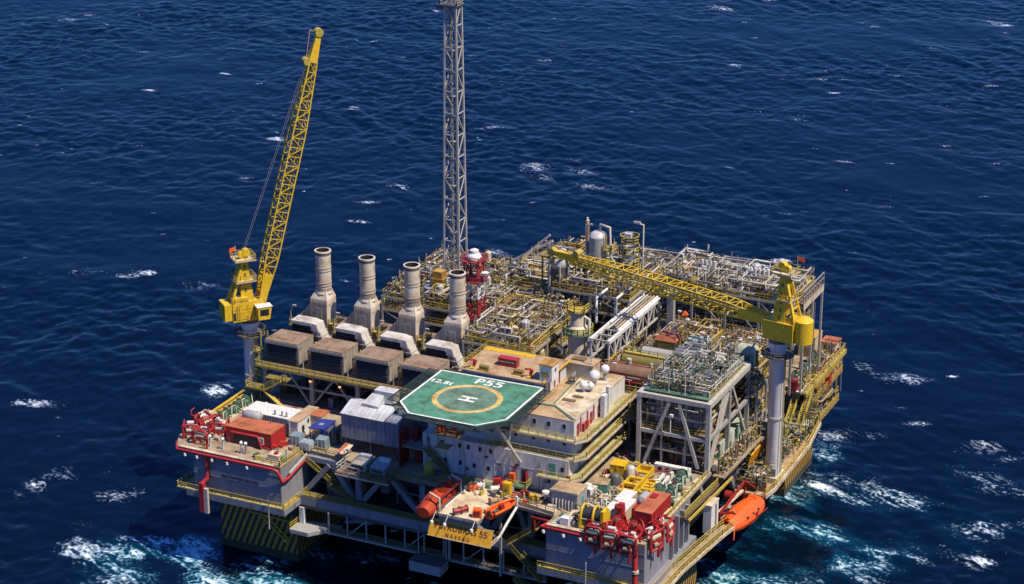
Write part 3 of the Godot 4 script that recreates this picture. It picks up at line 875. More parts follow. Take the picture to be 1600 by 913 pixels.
# ------------------------------------------------------------------ turbine row
func build_turbines() -> void:
	var t := thing("turbine_module", "raised steel deck on braced trusses carrying the four exhaust stacks", "module")
	put("deck", S().span(-55, -15.5, 30.9, 31.3, -46, -16.8), "tan_dark", t)
	put("edge_beam", S().span(-55, -15.5, 30.1, 30.88, -17.4, -16.7), "steel", t)
	for x in [-54.2, -43.4, -32.9, -22.4]:
		put("column", S().span(x - 0.45, x + 0.45, 23.5, 30.9, -17.8, -16.9), "steel", t)
		put("column", S().span(x - 0.4, x + 0.4, 23.5, 30.9, -31, -30.2), "steel", t)
		put("chord", S().bar(V(x, 27.3, -17.3), V(x + 10.4, 27.3, -17.3), 0.4), "steel", t)
		put("brace", S().bar(V(x, 23.8, -17.2), V(x + 5.2, 30.3, -17.2), 0.36), "steel", t)
		put("brace", S().bar(V(x + 10.4, 23.8, -17.2), V(x + 5.4, 30.3, -17.2), 0.36), "steel", t)
		put("brace", S().bar(V(x, 27.3, -17.9), V(x - 0.0, 30.6, -27), 0.3), "steel", t)
		put("brace", S().bar(V(x + 3, 27.1, -19), V(x + 6, 23.6, -23), 0.3), "dark_steel", t)
		put("brace", S().bar(V(x + 5, 27.4, -24), V(x + 1, 30.6, -24), 0.3), "steel", t)
	for i in 40:
		var p := V(R(-53, -17), 23.5, R(-30, -19))
		if rng.randf() < 0.5:
			put("pipe", S().path([p, p + V(0, R(1, 5), 0), p + V(R(-8, 8), R(1, 5), 0)], R(0.12, 0.3)), ["dark_steel", "olive", "steel", "brown"][rng.randi() % 4], t)
		else:
			put("skid", S().box(p + V(0, 1, 0), V(R(1, 3), 2, R(1, 2.4))), ["dark_steel", "brown", "olive", "hull_grey"][rng.randi() % 4], t)
	put("back_wall", S().span(-54, -16, 23.5, 30.8, -32, -31.6), "dark_steel", t)
	put("walkway", S().span(-55.6, -15.5, 31.0, 31.2, -16.6, -15.2), "olive", t)
	put("railing", S().rail([V(-55.4, 31.2, -20), V(-55.4, 31.2, -15.3), V(-15.6, 31.2, -15.3)], 1.15, 0.11), "rail_yellow", t)
	put("side_platform", S().span(-56.5, -52.0, 27.0, 27.25, -15.5, -12.8).span(-52, -47, 29.6, 29.85, -15.5, -13.4), "olive", t)
	put("railing", S().rail([V(-56.4, 27.25, -15.4), V(-56.4, 27.25, -12.9), V(-52.1, 27.25, -12.9)], 1.15, 0.12).rail([V(-52.0, 27.3, -13.2), V(-48.0, 29.8, -13.5), V(-47, 29.8, -13.5)], 1.15, 0.12), "rail_yellow", t)
	put("side_stair", S().bar(V(-52, 27.1, -13.6), V(-48.2, 29.7, -13.6), 1.0, 0.3).bar(V(-52.5, 27, -13.6), V(-46.5, 23.6, -12.6), 0.9, 0.3), "rail_yellow", t)
	for x in [-55.2, -44.9, -34.8, -24.6]:
		put("lamp_post", S().path([V(x + 0.6, 31.2, -15.6), V(x + 0.6, 33.6, -15.6), V(x + 1.3, 34.8, -15.6)], 0.11), "pale_steel", t)
	# the three lit lamps under the deck edge
	for p in [[-43.3, "leftmost lit lamp under the raised turbine deck"], [-36.6, "middle lit lamp under the raised turbine deck"], [-26.8, "rightmost lit lamp under the raised turbine deck, nearest the helideck"]]:
		var l := thing("lamp", p[1], "lamp", V(p[0], 29.4, -16.4), 0, "lit lamps under the turbine deck")
		var gm := StandardMaterial3D.new()
		gm.albedo_color = Color(1, 0.8, 0.6)
		gm.emission_enabled = true
		gm.emission = Color(1.0, 0.62, 0.36)
		gm.emission_energy_multiplier = 1.3
		var prof := []
		for i in 7:
			var a := -PI / 2 + PI * i / 6
			prof.append(Vector2(maxf(0.01, cos(a) * 0.26), sin(a) * 0.26))
		put("lamp_bulb", S().lathe(Vector3.ZERO, prof, 10), gm, l)
		put("hood", S().span(-0.35, 0.35, 0.3, 0.42, -0.5, 0.3), "dark_steel", l)
		var om := OmniLight3D.new()
		om.light_color = Color(1, 0.68, 0.4)
		om.light_energy = 1.2
		om.omni_range = 40
		om.omni_attenuation = 2.0
		om.light_size = 0.25
		om.shadow_enabled = true
		l.add_child(om)
	var where := ["beside the left crane, leftmost of the four", "second from the left crane", "third from the left crane", "nearest the helideck, half behind its net"]
	for i in 4:
		var x := -50.2 + 10.25 * i
		var u := thing("intake_house", "tan roofed house with black louvred front, " + where[i], "intake house", V(x, 31.3, -17.6), 0, "turbine intake houses")
		var w := 3.7
		put("casing", S().span(-w, w, 0, 4.85, -5.9, 0), "stack_dark", u)
		for j in 6:
			var xa := -w - 0.1 + j * (2 * w + 0.2) / 6.0
			put("roof_panel", S().solid([V(xa, 4.5, -6.0), V(xa, 4.9, 0.4), V(xa + 1.23, 4.9, 0.4), V(xa + 1.23, 4.5, -6.0)], [V(xa, 4.95, -6.0), V(xa, 5.1, 0.4), V(xa + 1.23, 5.1, 0.4), V(xa + 1.23, 4.95, -6.0)]), "roof_brown", u)
		put("fascia", S().span(-w - 0.1, w + 0.1, 4.3, 4.88, 0.0, 0.5), "steel", u)
		for j in 5:
			put("side_panel", S().span(w, w + 0.07, 0.1, 4.7, -5.8 + j * 1.16, -4.72 + j * 1.16), "box_grey", u)
		for r in 2:
			var y0 := 0.15 + r * 2.15
			put("louvre_bank", S().span(-w + 0.1, w - 0.3, y0, y0 + 1.95, 0.0, 0.06), "black", u)
			for j in 5:
				put("louvre", S().solid([V(-w + 0.12, y0 + 0.08 + j * 0.38, 0.06), V(-w + 0.12, y0 + j * 0.38, 0.3), V(w - 0.32, y0 + j * 0.38, 0.3), V(w - 0.32, y0 + 0.08 + j * 0.38, 0.06)], [V(-w + 0.12, y0 + 0.24 + j * 0.38, 0.06), V(-w + 0.12, y0 + 0.06 + j * 0.38, 0.3), V(w - 0.32, y0 + 0.06 + j * 0.38, 0.3), V(w - 0.32, y0 + 0.24 + j * 0.38, 0.06)]), "louver", u)
		# white duct over the back right corner
		put("duct", S().span(-3.0, 1.6, 5.5, 6.2, -11.6, -8.4), "duct_white", u)
		put("duct", S().solid([V(1.6, 4.6, -11.4), V(1.6, 4.6, -8.5), V(3.4, 4.2, -8.5), V(3.4, 4.2, -11.4)], [V(1.6, 6.2, -11.4), V(1.6, 6.2, -8.5), V(2.9, 6.0, -8.5), V(2.9, 6.0, -11.4)]), "duct_white", u)
		put("duct", S().solid([V(4.2, 0.6, -11.2), V(4.2, 0.6, -8.6), V(5.4, 0.6, -8.6), V(5.4, 0.6, -11.2)], [V(2.3, 4.3, -11.2), V(2.3, 4.3, -8.6), V(3.5, 4.6, -8.6), V(3.5, 4.6, -11.2)]), "duct_white", u)
		for j in 3:
			put("duct_flange", S().span(2.7 + j * 0.5, 4.1 + j * 0.5, 3.4 - j * 1.1, 3.6 - j * 1.1, -11.35, -8.45), "grey", u)
		put("duct_mouth", S().span(-2.9, 1.5, 3.8, 5.48, -11.2, -8.6), "black", u)
		put("hoist", S().span(4.3, 5.1, 0.4, 3.4, -4.6, -3.2).bar(V(4.7, 3.4, -4), V(5.4, 4.4, -4), 0.3), "ochre", u)
		put("lamp_post", S().path([V(4.8, 0, -2), V(4.8, 2.6, -2), V(5.5, 3.6, -2)], 0.12), "pale_steel", u)
		var e := thing("exhaust_stack", "beige exhaust stack on a ribbed base, " + where[i], "exhaust stack", V(x + 0.3, 31.3, -34.0), 0, "turbine exhaust stacks")
		put("plenum", S().span(-2.2, 1.7, 0, 9.0, -1.8, 1.9), "stack", e)
		put("side_plenum", S().solid([V(-5.4, 3.0, -1.6), V(-5.4, 3.0, 1.6), V(-2.2, 3.0, 1.6), V(-2.2, 3.0, -1.6)], [V(-5.4, 4.4, -1.6), V(-5.4, 4.4, 1.6), V(-2.2, 8.0, 1.6), V(-2.2, 8.0, -1.6)]), "stack", e)
		for j in 4:
			put("rib", S().span(-2.3, 1.8, 0.3 + j * 0.95, 0.55 + j * 0.95, 1.9, 2.06).span(1.7, 1.84, 0.3 + j * 0.95, 0.55 + j * 0.95, -1.7, 1.9), "stack_dark", e)
		for j in 8:
			put("rib", S().span(-2.15 + j * 0.52, -2.02 + j * 0.52, 4.4, 8.8, 1.9, 2.02), "stack_dark", e)
		for j in 6:
			put("rib", S().span(-5.3 + j * 0.56, -5.18 + j * 0.56, 3.05, 4.4 + j * 0.6, 1.6, 1.7), "stack_dark", e)
		put("inspection_door", S().span(-1.0, 0.5, 4.8, 7.2, 1.9, 2.08), "box_grey", e)
		var oct := []
		var o2 := S()
		o2.solid([V(-2.2, 9.0, -1.8), V(-2.2, 9.0, 1.9), V(1.7, 9.0, 1.9), V(1.7, 9.0, -1.8)], [V(-1.15, 10.9, -1.15), V(-1.15, 10.9, 1.15), V(1.15, 10.9, 1.15), V(1.15, 10.9, -1.15)])
		o2.lathe(V(0, 10.1, 0), [Vector2(1.75, 0), Vector2(1.6, 0.5)], 16)
		put("transition", o2, "stack", e)
		put("flue", S().lathe(V(0, 10.2, 0), [Vector2(1.58, 0), Vector2(1.58, 8.7), Vector2(1.72, 8.7), Vector2(1.72, 9.0), Vector2(1.4, 9.0), Vector2(1.4, 6.5), Vector2(0.02, 6.5)], 20), "stack", e)
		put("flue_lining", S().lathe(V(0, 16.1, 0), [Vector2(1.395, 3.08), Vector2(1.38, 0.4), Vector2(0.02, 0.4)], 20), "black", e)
		put("soot_band", S().tube(V(0, 18.3, 0), V(0, 18.88, 0), 1.595, 1.595, 20, false), "soot", e)
		put("heat_stain", S().tube(V(0, 10.6, 0), V(0, 11.3 + 0.5 * (i % 3), 0), 1.592, 1.588, 20, false), "stack_dark", e)
		for y in [11.7, 12.3, 14.9, 15.5]:
			put("band", S().tube(V(0, y, 0), V(0, y + 0.16, 0), 1.66, 1.66, 20, true), "stack_dark", e)
		put("ladder", S().bar(V(-0.6, 0, -2.8), V(-0.6, 19, -1.8), 0.1).bar(V(0.0, 0, -2.8), V(0.0, 19, -1.8), 0.1), "steel", e)
		put("side_platform", S().span(1.9, 3.3, 3.8, 3.95, -2, 2).rail([V(3.2, 3.95, -2), V(3.2, 3.95, 2), V(2.0, 3.95, 2)], 1.1, 0.1), "rail_yellow", e)
		put("front_platform", S().span(-6.6, 1.9, 2.9, 3.1, 2.2, 3.6).rail([V(-6.5, 3.1, 2.3), V(-6.5, 3.1, 3.5), V(1.8, 3.1, 3.5)], 1.1, 0.1), "rail_yellow", e)
		put("lamp_post", S().path([V(-6.3, 3.1, 3.0), V(-6.3, 6.0, 3.0), V(-5.6, 7.2, 3.0)], 0.12).box(V(-5.4, 7.3, 3.0), V(0.8, 0.2, 0.3)), "pale_steel", e)

# ------------------------------------------------------------------ cranes
func lattice(s: Shape, p: Vector3, q: Vector3, side: Vector3, up: Vector3, w0: float, w1: float, w2: float, h0: float, h1: float, h2: float, bays: int, chord: float, lace: float) -> void:
	# a boom of four chords, swelling from the foot to the middle and narrowing to the head
	var sec := func(f: float) -> Array:
		var a := clampf(f / 0.18, 0, 1)
		var b := clampf((f - 0.72) / 0.28, 0, 1)
		var w := lerpf(lerpf(w0, w1, a), w2, b) * 0.5
		var h := lerpf(lerpf(h0, h1, a), h2, b) * 0.5
		var c := p.lerp(q, f)
		return [c - side * w - up * h, c + side * w - up * h, c + side * w + up * h, c - side * w + up * h]
	for i in bays:
		var a: Array = sec.call(float(i) / bays)
		var b: Array = sec.call(float(i + 1) / bays)
		for k in 4:
			var k2 := (k + 1) % 4
			s.bar(a[k], b[k], chord)
			s.bar(a[k], a[k2], lace)
			if (i + k) % 2 == 0:
				s.bar(a[k], b[k2], lace)
			else:
				s.bar(a[k2], b[k], lace)

func crane(label: String, at: Vector3, turn: float, lift: float, length: float, bulky: bool) -> Node3D:
	var t := thing("pedestal_crane", label, "crane", at, turn)
	put("slew_ring", S().tube(V(0, -0.5, 0), V(0, 0.4, 0), 1.9, 1.9, 20), "dark_steel", t)
	var w := 2.2
	var hs := S().span(-4.0, 2.4, 0.4, 4.2, -w, w)
	hs.span(-3.4, -0.6, 4.2, 5.3, -1.6, 1.8)
	var body := put("machinery_house", hs, "crane_yellow", t)
	put("counterweight", S().lathe(V(-5.2, 0.5, 0), [Vector2(0.02, 0), Vector2(1.9, 0), Vector2(1.9, 4.4), Vector2(1.2, 5.0), Vector2(0.02, 5.1)], 8) if bulky else S().span(-5.6, -4.02, 0.8, 4.2, -2.0, 2.0), "crane_yellow", t)
	put("panel", S().span(-3.2, -1.2, 0.9, 2.6, w, w + 0.08).span(-0.4, 1.4, 0.9, 2.6, w, w + 0.08), "yellow", body)
	put("grille", S().span(-3.9, -3.4, 0.9, 2.4, w, w + 0.1), "black", body)
	var cab := put("cab", S().solid([V(0.6, 1.0, 2.3), V(0.6, 1.0, 4.4), V(3.0, 1.0, 4.4), V(3.0, 1.0, 2.3)], [V(0.6, 3.6, 2.3), V(0.6, 3.6, 4.4), V(3.4, 3.6, 4.4), V(3.4, 3.6, 2.3)]), "crane_yellow", t)
	put("cab_window", S().solid([V(3.05, 1.5, 2.5), V(3.05, 1.5, 4.2), V(3.12, 1.5, 4.2), V(3.12, 1.5, 2.5)], [V(3.38, 3.3, 2.5), V(3.38, 3.3, 4.2), V(3.45, 3.3, 4.2), V(3.45, 3.3, 2.5)]).span(1.0, 2.8, 1.9, 3.2, 4.4, 4.46), "glass", cab)
	put("cab_roof", S().span(0.4, 3.6, 3.6, 3.72, 2.2, 4.5), "white", cab)
	# the gantry: a tapered plated tower behind the boom foot
	var g0 := 1.9 if bulky else 1.2
	var top := 13.6 if bulky else 12.8
	put("gantry", S().solid([V(-2.0, 3.2, -g0), V(-2.0, 3.2, g0), V(0.9, 3.2, g0), V(0.9, 3.2, -g0)], [V(-1.5, top, -0.8), V(-1.5, top, 0.8), V(-0.2, top, 0.8), V(-0.2, top, -0.8)]), "crane_yellow", t)
	put("gantry_leg", S().bar(V(-4.2, 3.2, 1.5), V(-1.6, top - 1.5, 0.8), 0.5).bar(V(-4.2, 3.2, -1.5), V(-1.6, top - 1.5, -0.8), 0.5).bar(V(-3.2, 7, 1.2), V(-3.2, 7, -1.2), 0.3), "crane_yellow", t)
	var holes := S()
	for k in 5:
		var y := 5.0 + k * 1.6
		var q := lerpf(g0, 0.8, (y - 3.2) / (top - 3.2))
		holes.box(V(-0.8, y, q + 0.0), V(0.5, 0.8, 0.12)).box(V(-0.8, y, -q), V(0.5, 0.8, 0.12))
	put("access_hole", holes, "olive", t)
	for y in [8.4, top]:
		var pf := put("platform", S().span(-3.0, 1.4, y, y + 0.18, -2.0, 2.0), "cream", t)
		put("railing", S().rail([V(-2.9, y + 0.18, -1.9), V(1.3, y + 0.18, -1.9), V(1.3, y + 0.18, 1.9), V(-2.9, y + 0.18, 1.9), V(-2.9, y + 0.18, -1.9)], 1.1, 0.1), "rail_yellow", pf)
	for k in 4:
		put("hoist_rope", S().bar(V(-0.4 + 0.12 * k, top + 1.4, -0.3 + 0.2 * k), V(-2.2, 4.6, -0.6 + 0.4 * k), 0.05), "dark_steel", t)
	put("rope_drum", S().tube(V(-2.2, 4.9, -1.3), V(-2.2, 4.9, 1.3), 0.6, 0.6, 12), "dark_steel", t)
	put("side_ladder", S().bar(V(-3.0, 0.5, w + 0.15), V(-3.0, 4.0, w + 0.15), 0.07).bar(V(-2.6, 0.5, w + 0.15), V(-2.6, 4.0, w + 0.15), 0.07), "rail_yellow", t)
	put("house_railing", S().rail([V(-3.9, 4.2, -w + 0.1), V(-3.9, 4.2, w - 0.1), V(2.3, 4.2, w - 0.1)], 1.0, 0.08), "rail_yellow", t)
	put("rust_patch", S().span(-1.1, -0.7, 0.5, 1.6, w + 0.08, w + 0.09).span(1.7, 2.1, 1.6, 3.0, w, w + 0.01).span(-3.3, -3.1, 2.2, 3.6, w, w + 0.012), "ochre", t)
	put("house_seam", S().span(-4.0, 2.4, 2.9, 2.96, w, w + 0.03).span(-0.9, -0.84, 0.4, 3.8, w, w + 0.03), "olive", t)
	put("sheave_block", S().box(V(-0.6, top + 0.9, 0), V(1.6, 1.5, 0.7)).tube(V(-0.2, top + 1.4, -0.6), V(-0.2, top + 1.4, 0.6), 0.8, 0.8, 12).tube(V(-1.3, top + 1.0, -0.5), V(-1.3, top + 1.0, 0.5), 0.6, 0.6, 12), "crane_yellow", t)
	var flag := put("flag_pole", S().bar(V(-2.6, top, 1.2), V(-2.6, top + 3.4, 1.2), 0.1), "pale_steel", t)
	put("flag", S().solid([V(-2.6, top + 2.6, 1.18), V(-2.6, top + 2.6, 1.22), V(-4.0, top + 2.2, 1.5), V(-4.0, top + 2.2, 1.46)], [V(-2.6, top + 3.3, 1.18), V(-2.6, top + 3.3, 1.22), V(-3.9, top + 3.1, 1.5), V(-3.9, top + 3.1, 1.46)]), "orange", flag)
	put("gantry_ladder", S().bar(V(1.0, 3.4, 0.5), V(0.0, top, 0.3), 0.1).bar(V(1.0, 3.4, -0.1), V(0.0, top, -0.2), 0.1), "rail_yellow", t)
	# boom
	var foot := V(2.4, 3.6, 0)
	var along := V(cos(lift), sin(lift), 0)
	var up := V(-sin(lift), cos(lift), 0)
	var tip := foot + along * length
	var head := foot + along * (length - 6.0)
	var s := S()
	lattice(s, foot, head, V(0, 0, 1), up, 2.6, 3.0, 1.5, 1.0, 2.6, 1.5, 26, 0.24, 0.13)
	put("boom", s, "crane_yellow", t)
	put("boom_foot", S().bar(foot + V(0, 0, 1.2) - along * 0.8, foot + V(0, 0, 1.35) + along * 6, 0.35, 1.6, up).bar(foot + V(0, 0, -1.2) - along * 0.8, foot + V(0, 0, -1.35) + along * 6, 0.35, 1.6, up), "crane_yellow", t)
	put("boom_walkway", S().bar(foot + along * 3, head, 0.7, 0.08, up), "olive", t)
	put("boom_head", S().solid([head - up * 0.8 + V(0, 0, -0.9), head - up * 0.8 + V(0, 0, 0.9), tip - up * 0.5 + V(0, 0, 0.45), tip - up * 0.5 + V(0, 0, -0.45)], [head + up * 1.0 + V(0, 0, -0.9), head + up * 1.0 + V(0, 0, 0.9), tip + up * 0.4 + V(0, 0, 0.45), tip + up * 0.4 + V(0, 0, -0.45)]), "crane_yellow", t)
	put("head_sheave", S().tube(tip - V(0, 0, 0.7), tip + V(0, 0, 0.7), 0.85, 0.85, 12), "rail_yellow", t)
	put("head_sheave", S().tube(head + up * 1.3 - V(0, 0, 0.9), head + up * 1.3 + V(0, 0, 0.9), 0.7, 0.7, 12), "rail_yellow", t)
	put("head_rail", S().bar(head + up * 1.0 + V(0, 0, -0.8), tip + up * 1.7 + V(0, 0, -0.5), 0.15).bar(tip + up * 1.7 + V(0, 0, -0.5), tip + V(0, 0, -0.4), 0.15), "tan", t)
	put("pendant_rope", S().bar(V(-0.6, top + 1.8, 0.4), head + up * 1.2 + V(0, 0, 0.5), 0.045).bar(V(-0.6, top + 1.8, -0.4), head + up * 1.2 + V(0, 0, -0.5), 0.045), "steel", t)
	if bulky:
		put("hook_block", S().box(tip - V(0, 2.2, 0), V(0.7, 1.2, 0.5)).bar(tip, tip - V(0, 1.8, 0), 0.08), "rail_yellow", t)
	return t

func build_cranes() -> void:
	for c in [[-58.5, 39.4, -18.9, 6.0, "left crane", 1.42], [44.5, 43.6, -44.2, 14.0, "right crane", 1.5]]:
		var p := thing("crane_pedestal", "grey round steel pedestal carrying the %s" % c[4], "pedestal", V(c[0], 0, c[2]))
		var top: float = c[1]
		put("shaft", S().lathe(Vector3.ZERO, [Vector2(0.02, c[3]), Vector2(c[5], c[3]), Vector2(c[5], top - 2.4), Vector2(c[5] + 0.5, top - 1.2), Vector2(c[5] + 0.5, top - 0.5), Vector2(0.02, top - 0.5)], 24), "pedestal", p)
		put("flange", S().tube(V(0, 27.2, 0), V(0, 27.6, 0), c[5] + 0.16, c[5] + 0.16, 24), "pale_steel", p)
		var ring := put("service_platform", S().lathe(V(0, top - 3.2, 0), [Vector2(c[5] + 0.05, 0), Vector2(3.2, 0), Vector2(3.2, 0.16), Vector2(c[5] + 0.05, 0.16)], 16), "dark_steel", p)
		var pts := []
		for i in 17:
			pts.append(V(cos(TAU * i / 16) * 3.1, top - 3.04, sin(TAU * i / 16) * 3.1))
		put("railing", S().rail(pts, 1.1, 0.08), "olive", ring)
		put("bracket", S().solid([V(-3.5, 17, -1), V(-3.5, 17, 1), V(3.5, 17, 1), V(3.5, 17, -1)], [V(-3.5, 19, -1), V(-3.5, 19, 1), V(3.5, 19, 1), V(3.5, 19, -1)]) if c[0] < 0 else S().span(-6.5, 1, 14.5, 16.8, -1.5, 1.5), "hull_grey", p)
		put("ladder", S().bar(V(1.7, 16, 0.9), V(1.7, top - 3, 0.9), 0.12).bar(V(1.7, 16, 0.2), V(1.7, top - 3, 0.2), 0.12), "rail_yellow", p)
		if c[0] < 0:
			for y in [28.0, 33.0]:
				put("ladder_landing", S().span(1.4, 3.4, y, y + 0.14, -0.8, 1.6).rail([V(3.3, y + 0.14, -0.8), V(3.3, y + 0.14, 1.5), V(1.5, y + 0.14, 1.5)], 1.1, 0.1), "rail_yellow", p)
			put("stair_cage", S().bar(V(3.2, 30.0, 1.2), V(3.2, 37.5, 1.2), 0.22).bar(V(4.2, 30.0, 0.2), V(4.2, 37.5, 0.2), 0.22).bar(V(3.2, 37.5, 1.2), V(1.5, 36, 0), 0.25), "rail_yellow", p)
	crane("yellow lattice crane at the left edge with its boom raised high", V(-58.5, 39.4, -18.9), deg_to_rad(49), deg_to_rad(75.3), 55.5, false)
	crane("bulky yellow crane at the right edge with its boom lowered flat over the process deck", V(44.5, 43.6, -44.2), deg_to_rad(170.5), deg_to_rad(4.0), 50.0, true)
	var r := thing("boom_rest", "olive steel cradle that holds the tip of the lowered boom", "boom rest", V(-7.4, 23.5, -51.6))
	for x in [-3.9, 3.6]:
		put("leg", S().bar(V(x, 0, -5.6), V(x, 24.0, -5.6), 0.3), "olive", r)
	put("cradle", S().span(-4.2, 3.9, 24.0, 24.4, -6.0, -5.2).bar(V(-1.0, 24.4, -5.4), V(-0.6, 25.8, -1.4), 0.4).bar(V(1.0, 24.4, -5.4), V(0.6, 25.8, -1.4), 0.4), "olive", r)

# ------------------------------------------------------------------ flare tower, mast, tall columns
func build_towers() -> void:
	var t := thing("flare_tower", "tall slender grey lattice flare tower rising out of the top of the picture", "flare tower", V(-39.0, 23.5, -72.0))
	var hgt := 71.5
	var n := 15
	var w := func(y: float) -> float: return lerpf(1.95, 1.3, y / hgt)
	for k in 4:
		var a := [-1, 1, 1, -1][k] as float
		var b := [-1, -1, 1, 1][k] as float
		put("leg", S().bar(V(a * w.call(0.0), 0, b * w.call(0.0)), V(a * w.call(hgt), hgt, b * w.call(hgt)), 0.36), "pale_steel", t)
	for i in n + 1:
		var y := hgt * i / n
		var q: float = w.call(y)
		var y2 := hgt * (i + 1) / n
		for k in 4:
			var a := V([-1, 1, 1, -1][k] * q, y, [-1, -1, 1, 1][k] * q)
			var k2 := (k + 1) % 4
			var b := V([-1, 1, 1, -1][k2] * q, y, [-1, -1, 1, 1][k2] * q)
			put("girt", S().bar(a, b, 0.19), "pale_steel", t)
			if i < n:
				var q2: float = w.call(y2)
				var kk := k2 if (i + k) % 2 == 0 else k
				var from := a if (i + k) % 2 == 0 else b
				put("brace", S().bar(from, V([-1, 1, 1, -1][kk] * q2, y2, [-1, -1, 1, 1][kk] * q2), 0.19), "pale_steel", t)
	for p in [[-0.9, -0.6, 0.34], [0.1, -0.9, 0.22], [-0.2, 0.3, 0.16]]:
		put("riser_pipe", S().tube(V(p[0], 0, p[1]), V(p[0], hgt + 8, p[1]), p[2]), "steel", t)
	for y in [10.0, 20.5, 31, 41, 51, 61]:
		put("rest_platform", S().span(-1.2, 0.2, y, y + 0.1, -1.2, 0.4), "steel", t)
	put("top_platform", S().span(-2.4, 1.8, hgt - 0.6, hgt - 0.4, -1.8, 1.8), "dark_steel", t)
	put("railing", S().rail([V(-2.3, hgt - 0.4, -1.7), V(1.7, hgt - 0.4, -1.7), V(1.7, hgt - 0.4, 1.7), V(-2.3, hgt - 0.4, 1.7), V(-2.3, hgt - 0.4, -1.7)], 1.2, 0.12), "steel", t)
	put("winch_box", S().span(-3.2, -1.7, hgt - 1.4, hgt - 0.6, 0, 1.6), "dark_steel", t)
	t = thing("radio_mast", "red and white banded lattice mast behind the helideck", "mast", V(-18.5, 28.0, -40.0))
	var bands := ["white", "mast_red", "white", "mast_red", "white", "mast_red"]
	for i in 6:
		var y := i * 3.9
		var q := 1.75 - i * 0.06
		var s := S()
		for k in 4:
			var a := V([-1, 1, 1, -1][k] * q, y, [-1, -1, 1, 1][k] * q)
			var k2 := (k + 1) % 4
			var b := V([-1, 1, 1, -1][k2] * q, y, [-1, -1, 1, 1][k2] * q)
			s.bar(a, a + V(0, 3.9, 0), 0.3)
			s.bar(a, b, 0.2)
			s.bar(a, b + V(0, 3.9, 0), 0.17)
			s.bar(b, a + V(0, 3.9, 0), 0.17)
			s.bar(a + V(0, 1.9, 0), b + V(0, 1.9, 0), 0.16)
		put("band", s, bands[i], t)
	for y in [11.0, 19.0, 23.2]:
		put("platform", S().span(-2.1, 2.1, y, y + 0.14, -2.1, 2.1).rail([V(-2, y, -2), V(2, y, -2), V(2, y, 2), V(-2, y, 2), V(-2, y, -2)], 1.1, 0.12), "mast_red", t)
	put("radome", S().lathe(V(0.1, 23.4, 0), [Vector2(1.5, 0), Vector2(1.6, 0.5), Vector2(1.3, 1.1), Vector2(0.9, 1.4), Vector2(0.9, 2.0), Vector2(0.02, 2.4)], 14), "white", t)
	put("antenna", S().lathe(V(2.7, 20.6, 0.5), [Vector2(0.02, 0), Vector2(0.6, 0.1), Vector2(0.8, 0.6), Vector2(0.02, 0.8)], 12).tube(V(2.0, 20, 0.5), V(2.7, 20.8, 0.5), 0.12).bar(V(3.3, 18.4, 0), V(3.3, 20.0, 0), 0.5), "white", t)
	put("cross_bracket", S().bar(V(-2.4, 8.6, 1.9), V(3.0, 8.6, 1.9), 0.3).box(V(2.6, 8.6, 2), V(1, 1.8, 0.5)), "dark_red", t)
	put("base_frame", S().span(-3.2, 3.2, -0.3, 0, -3.2, 3.2), "brown", t)

# ------------------------------------------------------------------ reusable machines
var protos := {}

func winch(called: String, label: String, m: String, at: Vector3, turn: float, group: String, size := 1.0) -> Node3D:
	if protos.has(called):
		var c := copy(protos[called], at, turn, label)
		c.set_meta("group", group)
		return c
	var t := thing(called, label, "winch", at, turn, group)
	var z := size
	put("base", S().span(-1.3 * z, 1.3 * z, 0, 0.3 * z, -1.5 * z, 1.5 * z), "cream" if m == "winch_green" else m, t)
	for e in [-1.0, 1.0]:
		put("flange", S().tube(V(-0.2, 1.2, e * 0.7) * z, V(-0.2, 1.2, e * 0.85) * z, 1.05 * z, 1.05 * z, 14), m, t)
		put("cheek", S().solid([V(-1.2, 0.3, e * 1.0 - 0.08) * z, V(-1.2, 0.3, e * 1.0 + 0.08) * z, V(1.0, 0.3, e * 1.0 + 0.08) * z, V(1.0, 0.3, e * 1.0 - 0.08) * z], [V(-0.4, 1.9, e * 1.0 - 0.08) * z, V(-0.4, 1.9, e * 1.0 + 0.08) * z, V(0.3, 1.9, e * 1.0 + 0.08) * z, V(0.3, 1.9, e * 1.0 - 0.08) * z]), m, t)
	put("drum", S().tube(V(-0.2, 1.2, -0.7) * z, V(-0.2, 1.2, 0.7) * z, 0.65 * z, 0.65 * z, 12), "dark_steel", t)
	put("motor", S().tube(V(0.2, 1.0, 1.1) * z, V(0.2, 1.0, 1.9) * z, 0.42 * z, 0.42 * z, 10).span(-0.3 * z, 0.7 * z, 0.3 * z, 0.7 * z, 1.1 * z, 1.8 * z), m, t)
	put("pipe", S().path([V(0.9, 0.3, -1.2) * z, V(0.9, 2.2, -1.0) * z, V(0.9, 2.4, 0.2) * z, V(1.3, 0.5, 0.8) * z], 0.14 * z), "pale_green" if m == "winch_green" else m, t)
	put("handwheel", S().tube(V(1.0, 1.7, -0.4) * z, V(1.1, 1.7, -0.4) * z, 0.4 * z, 0.4 * z, 10), m, t)
	protos[called] = t
	return t

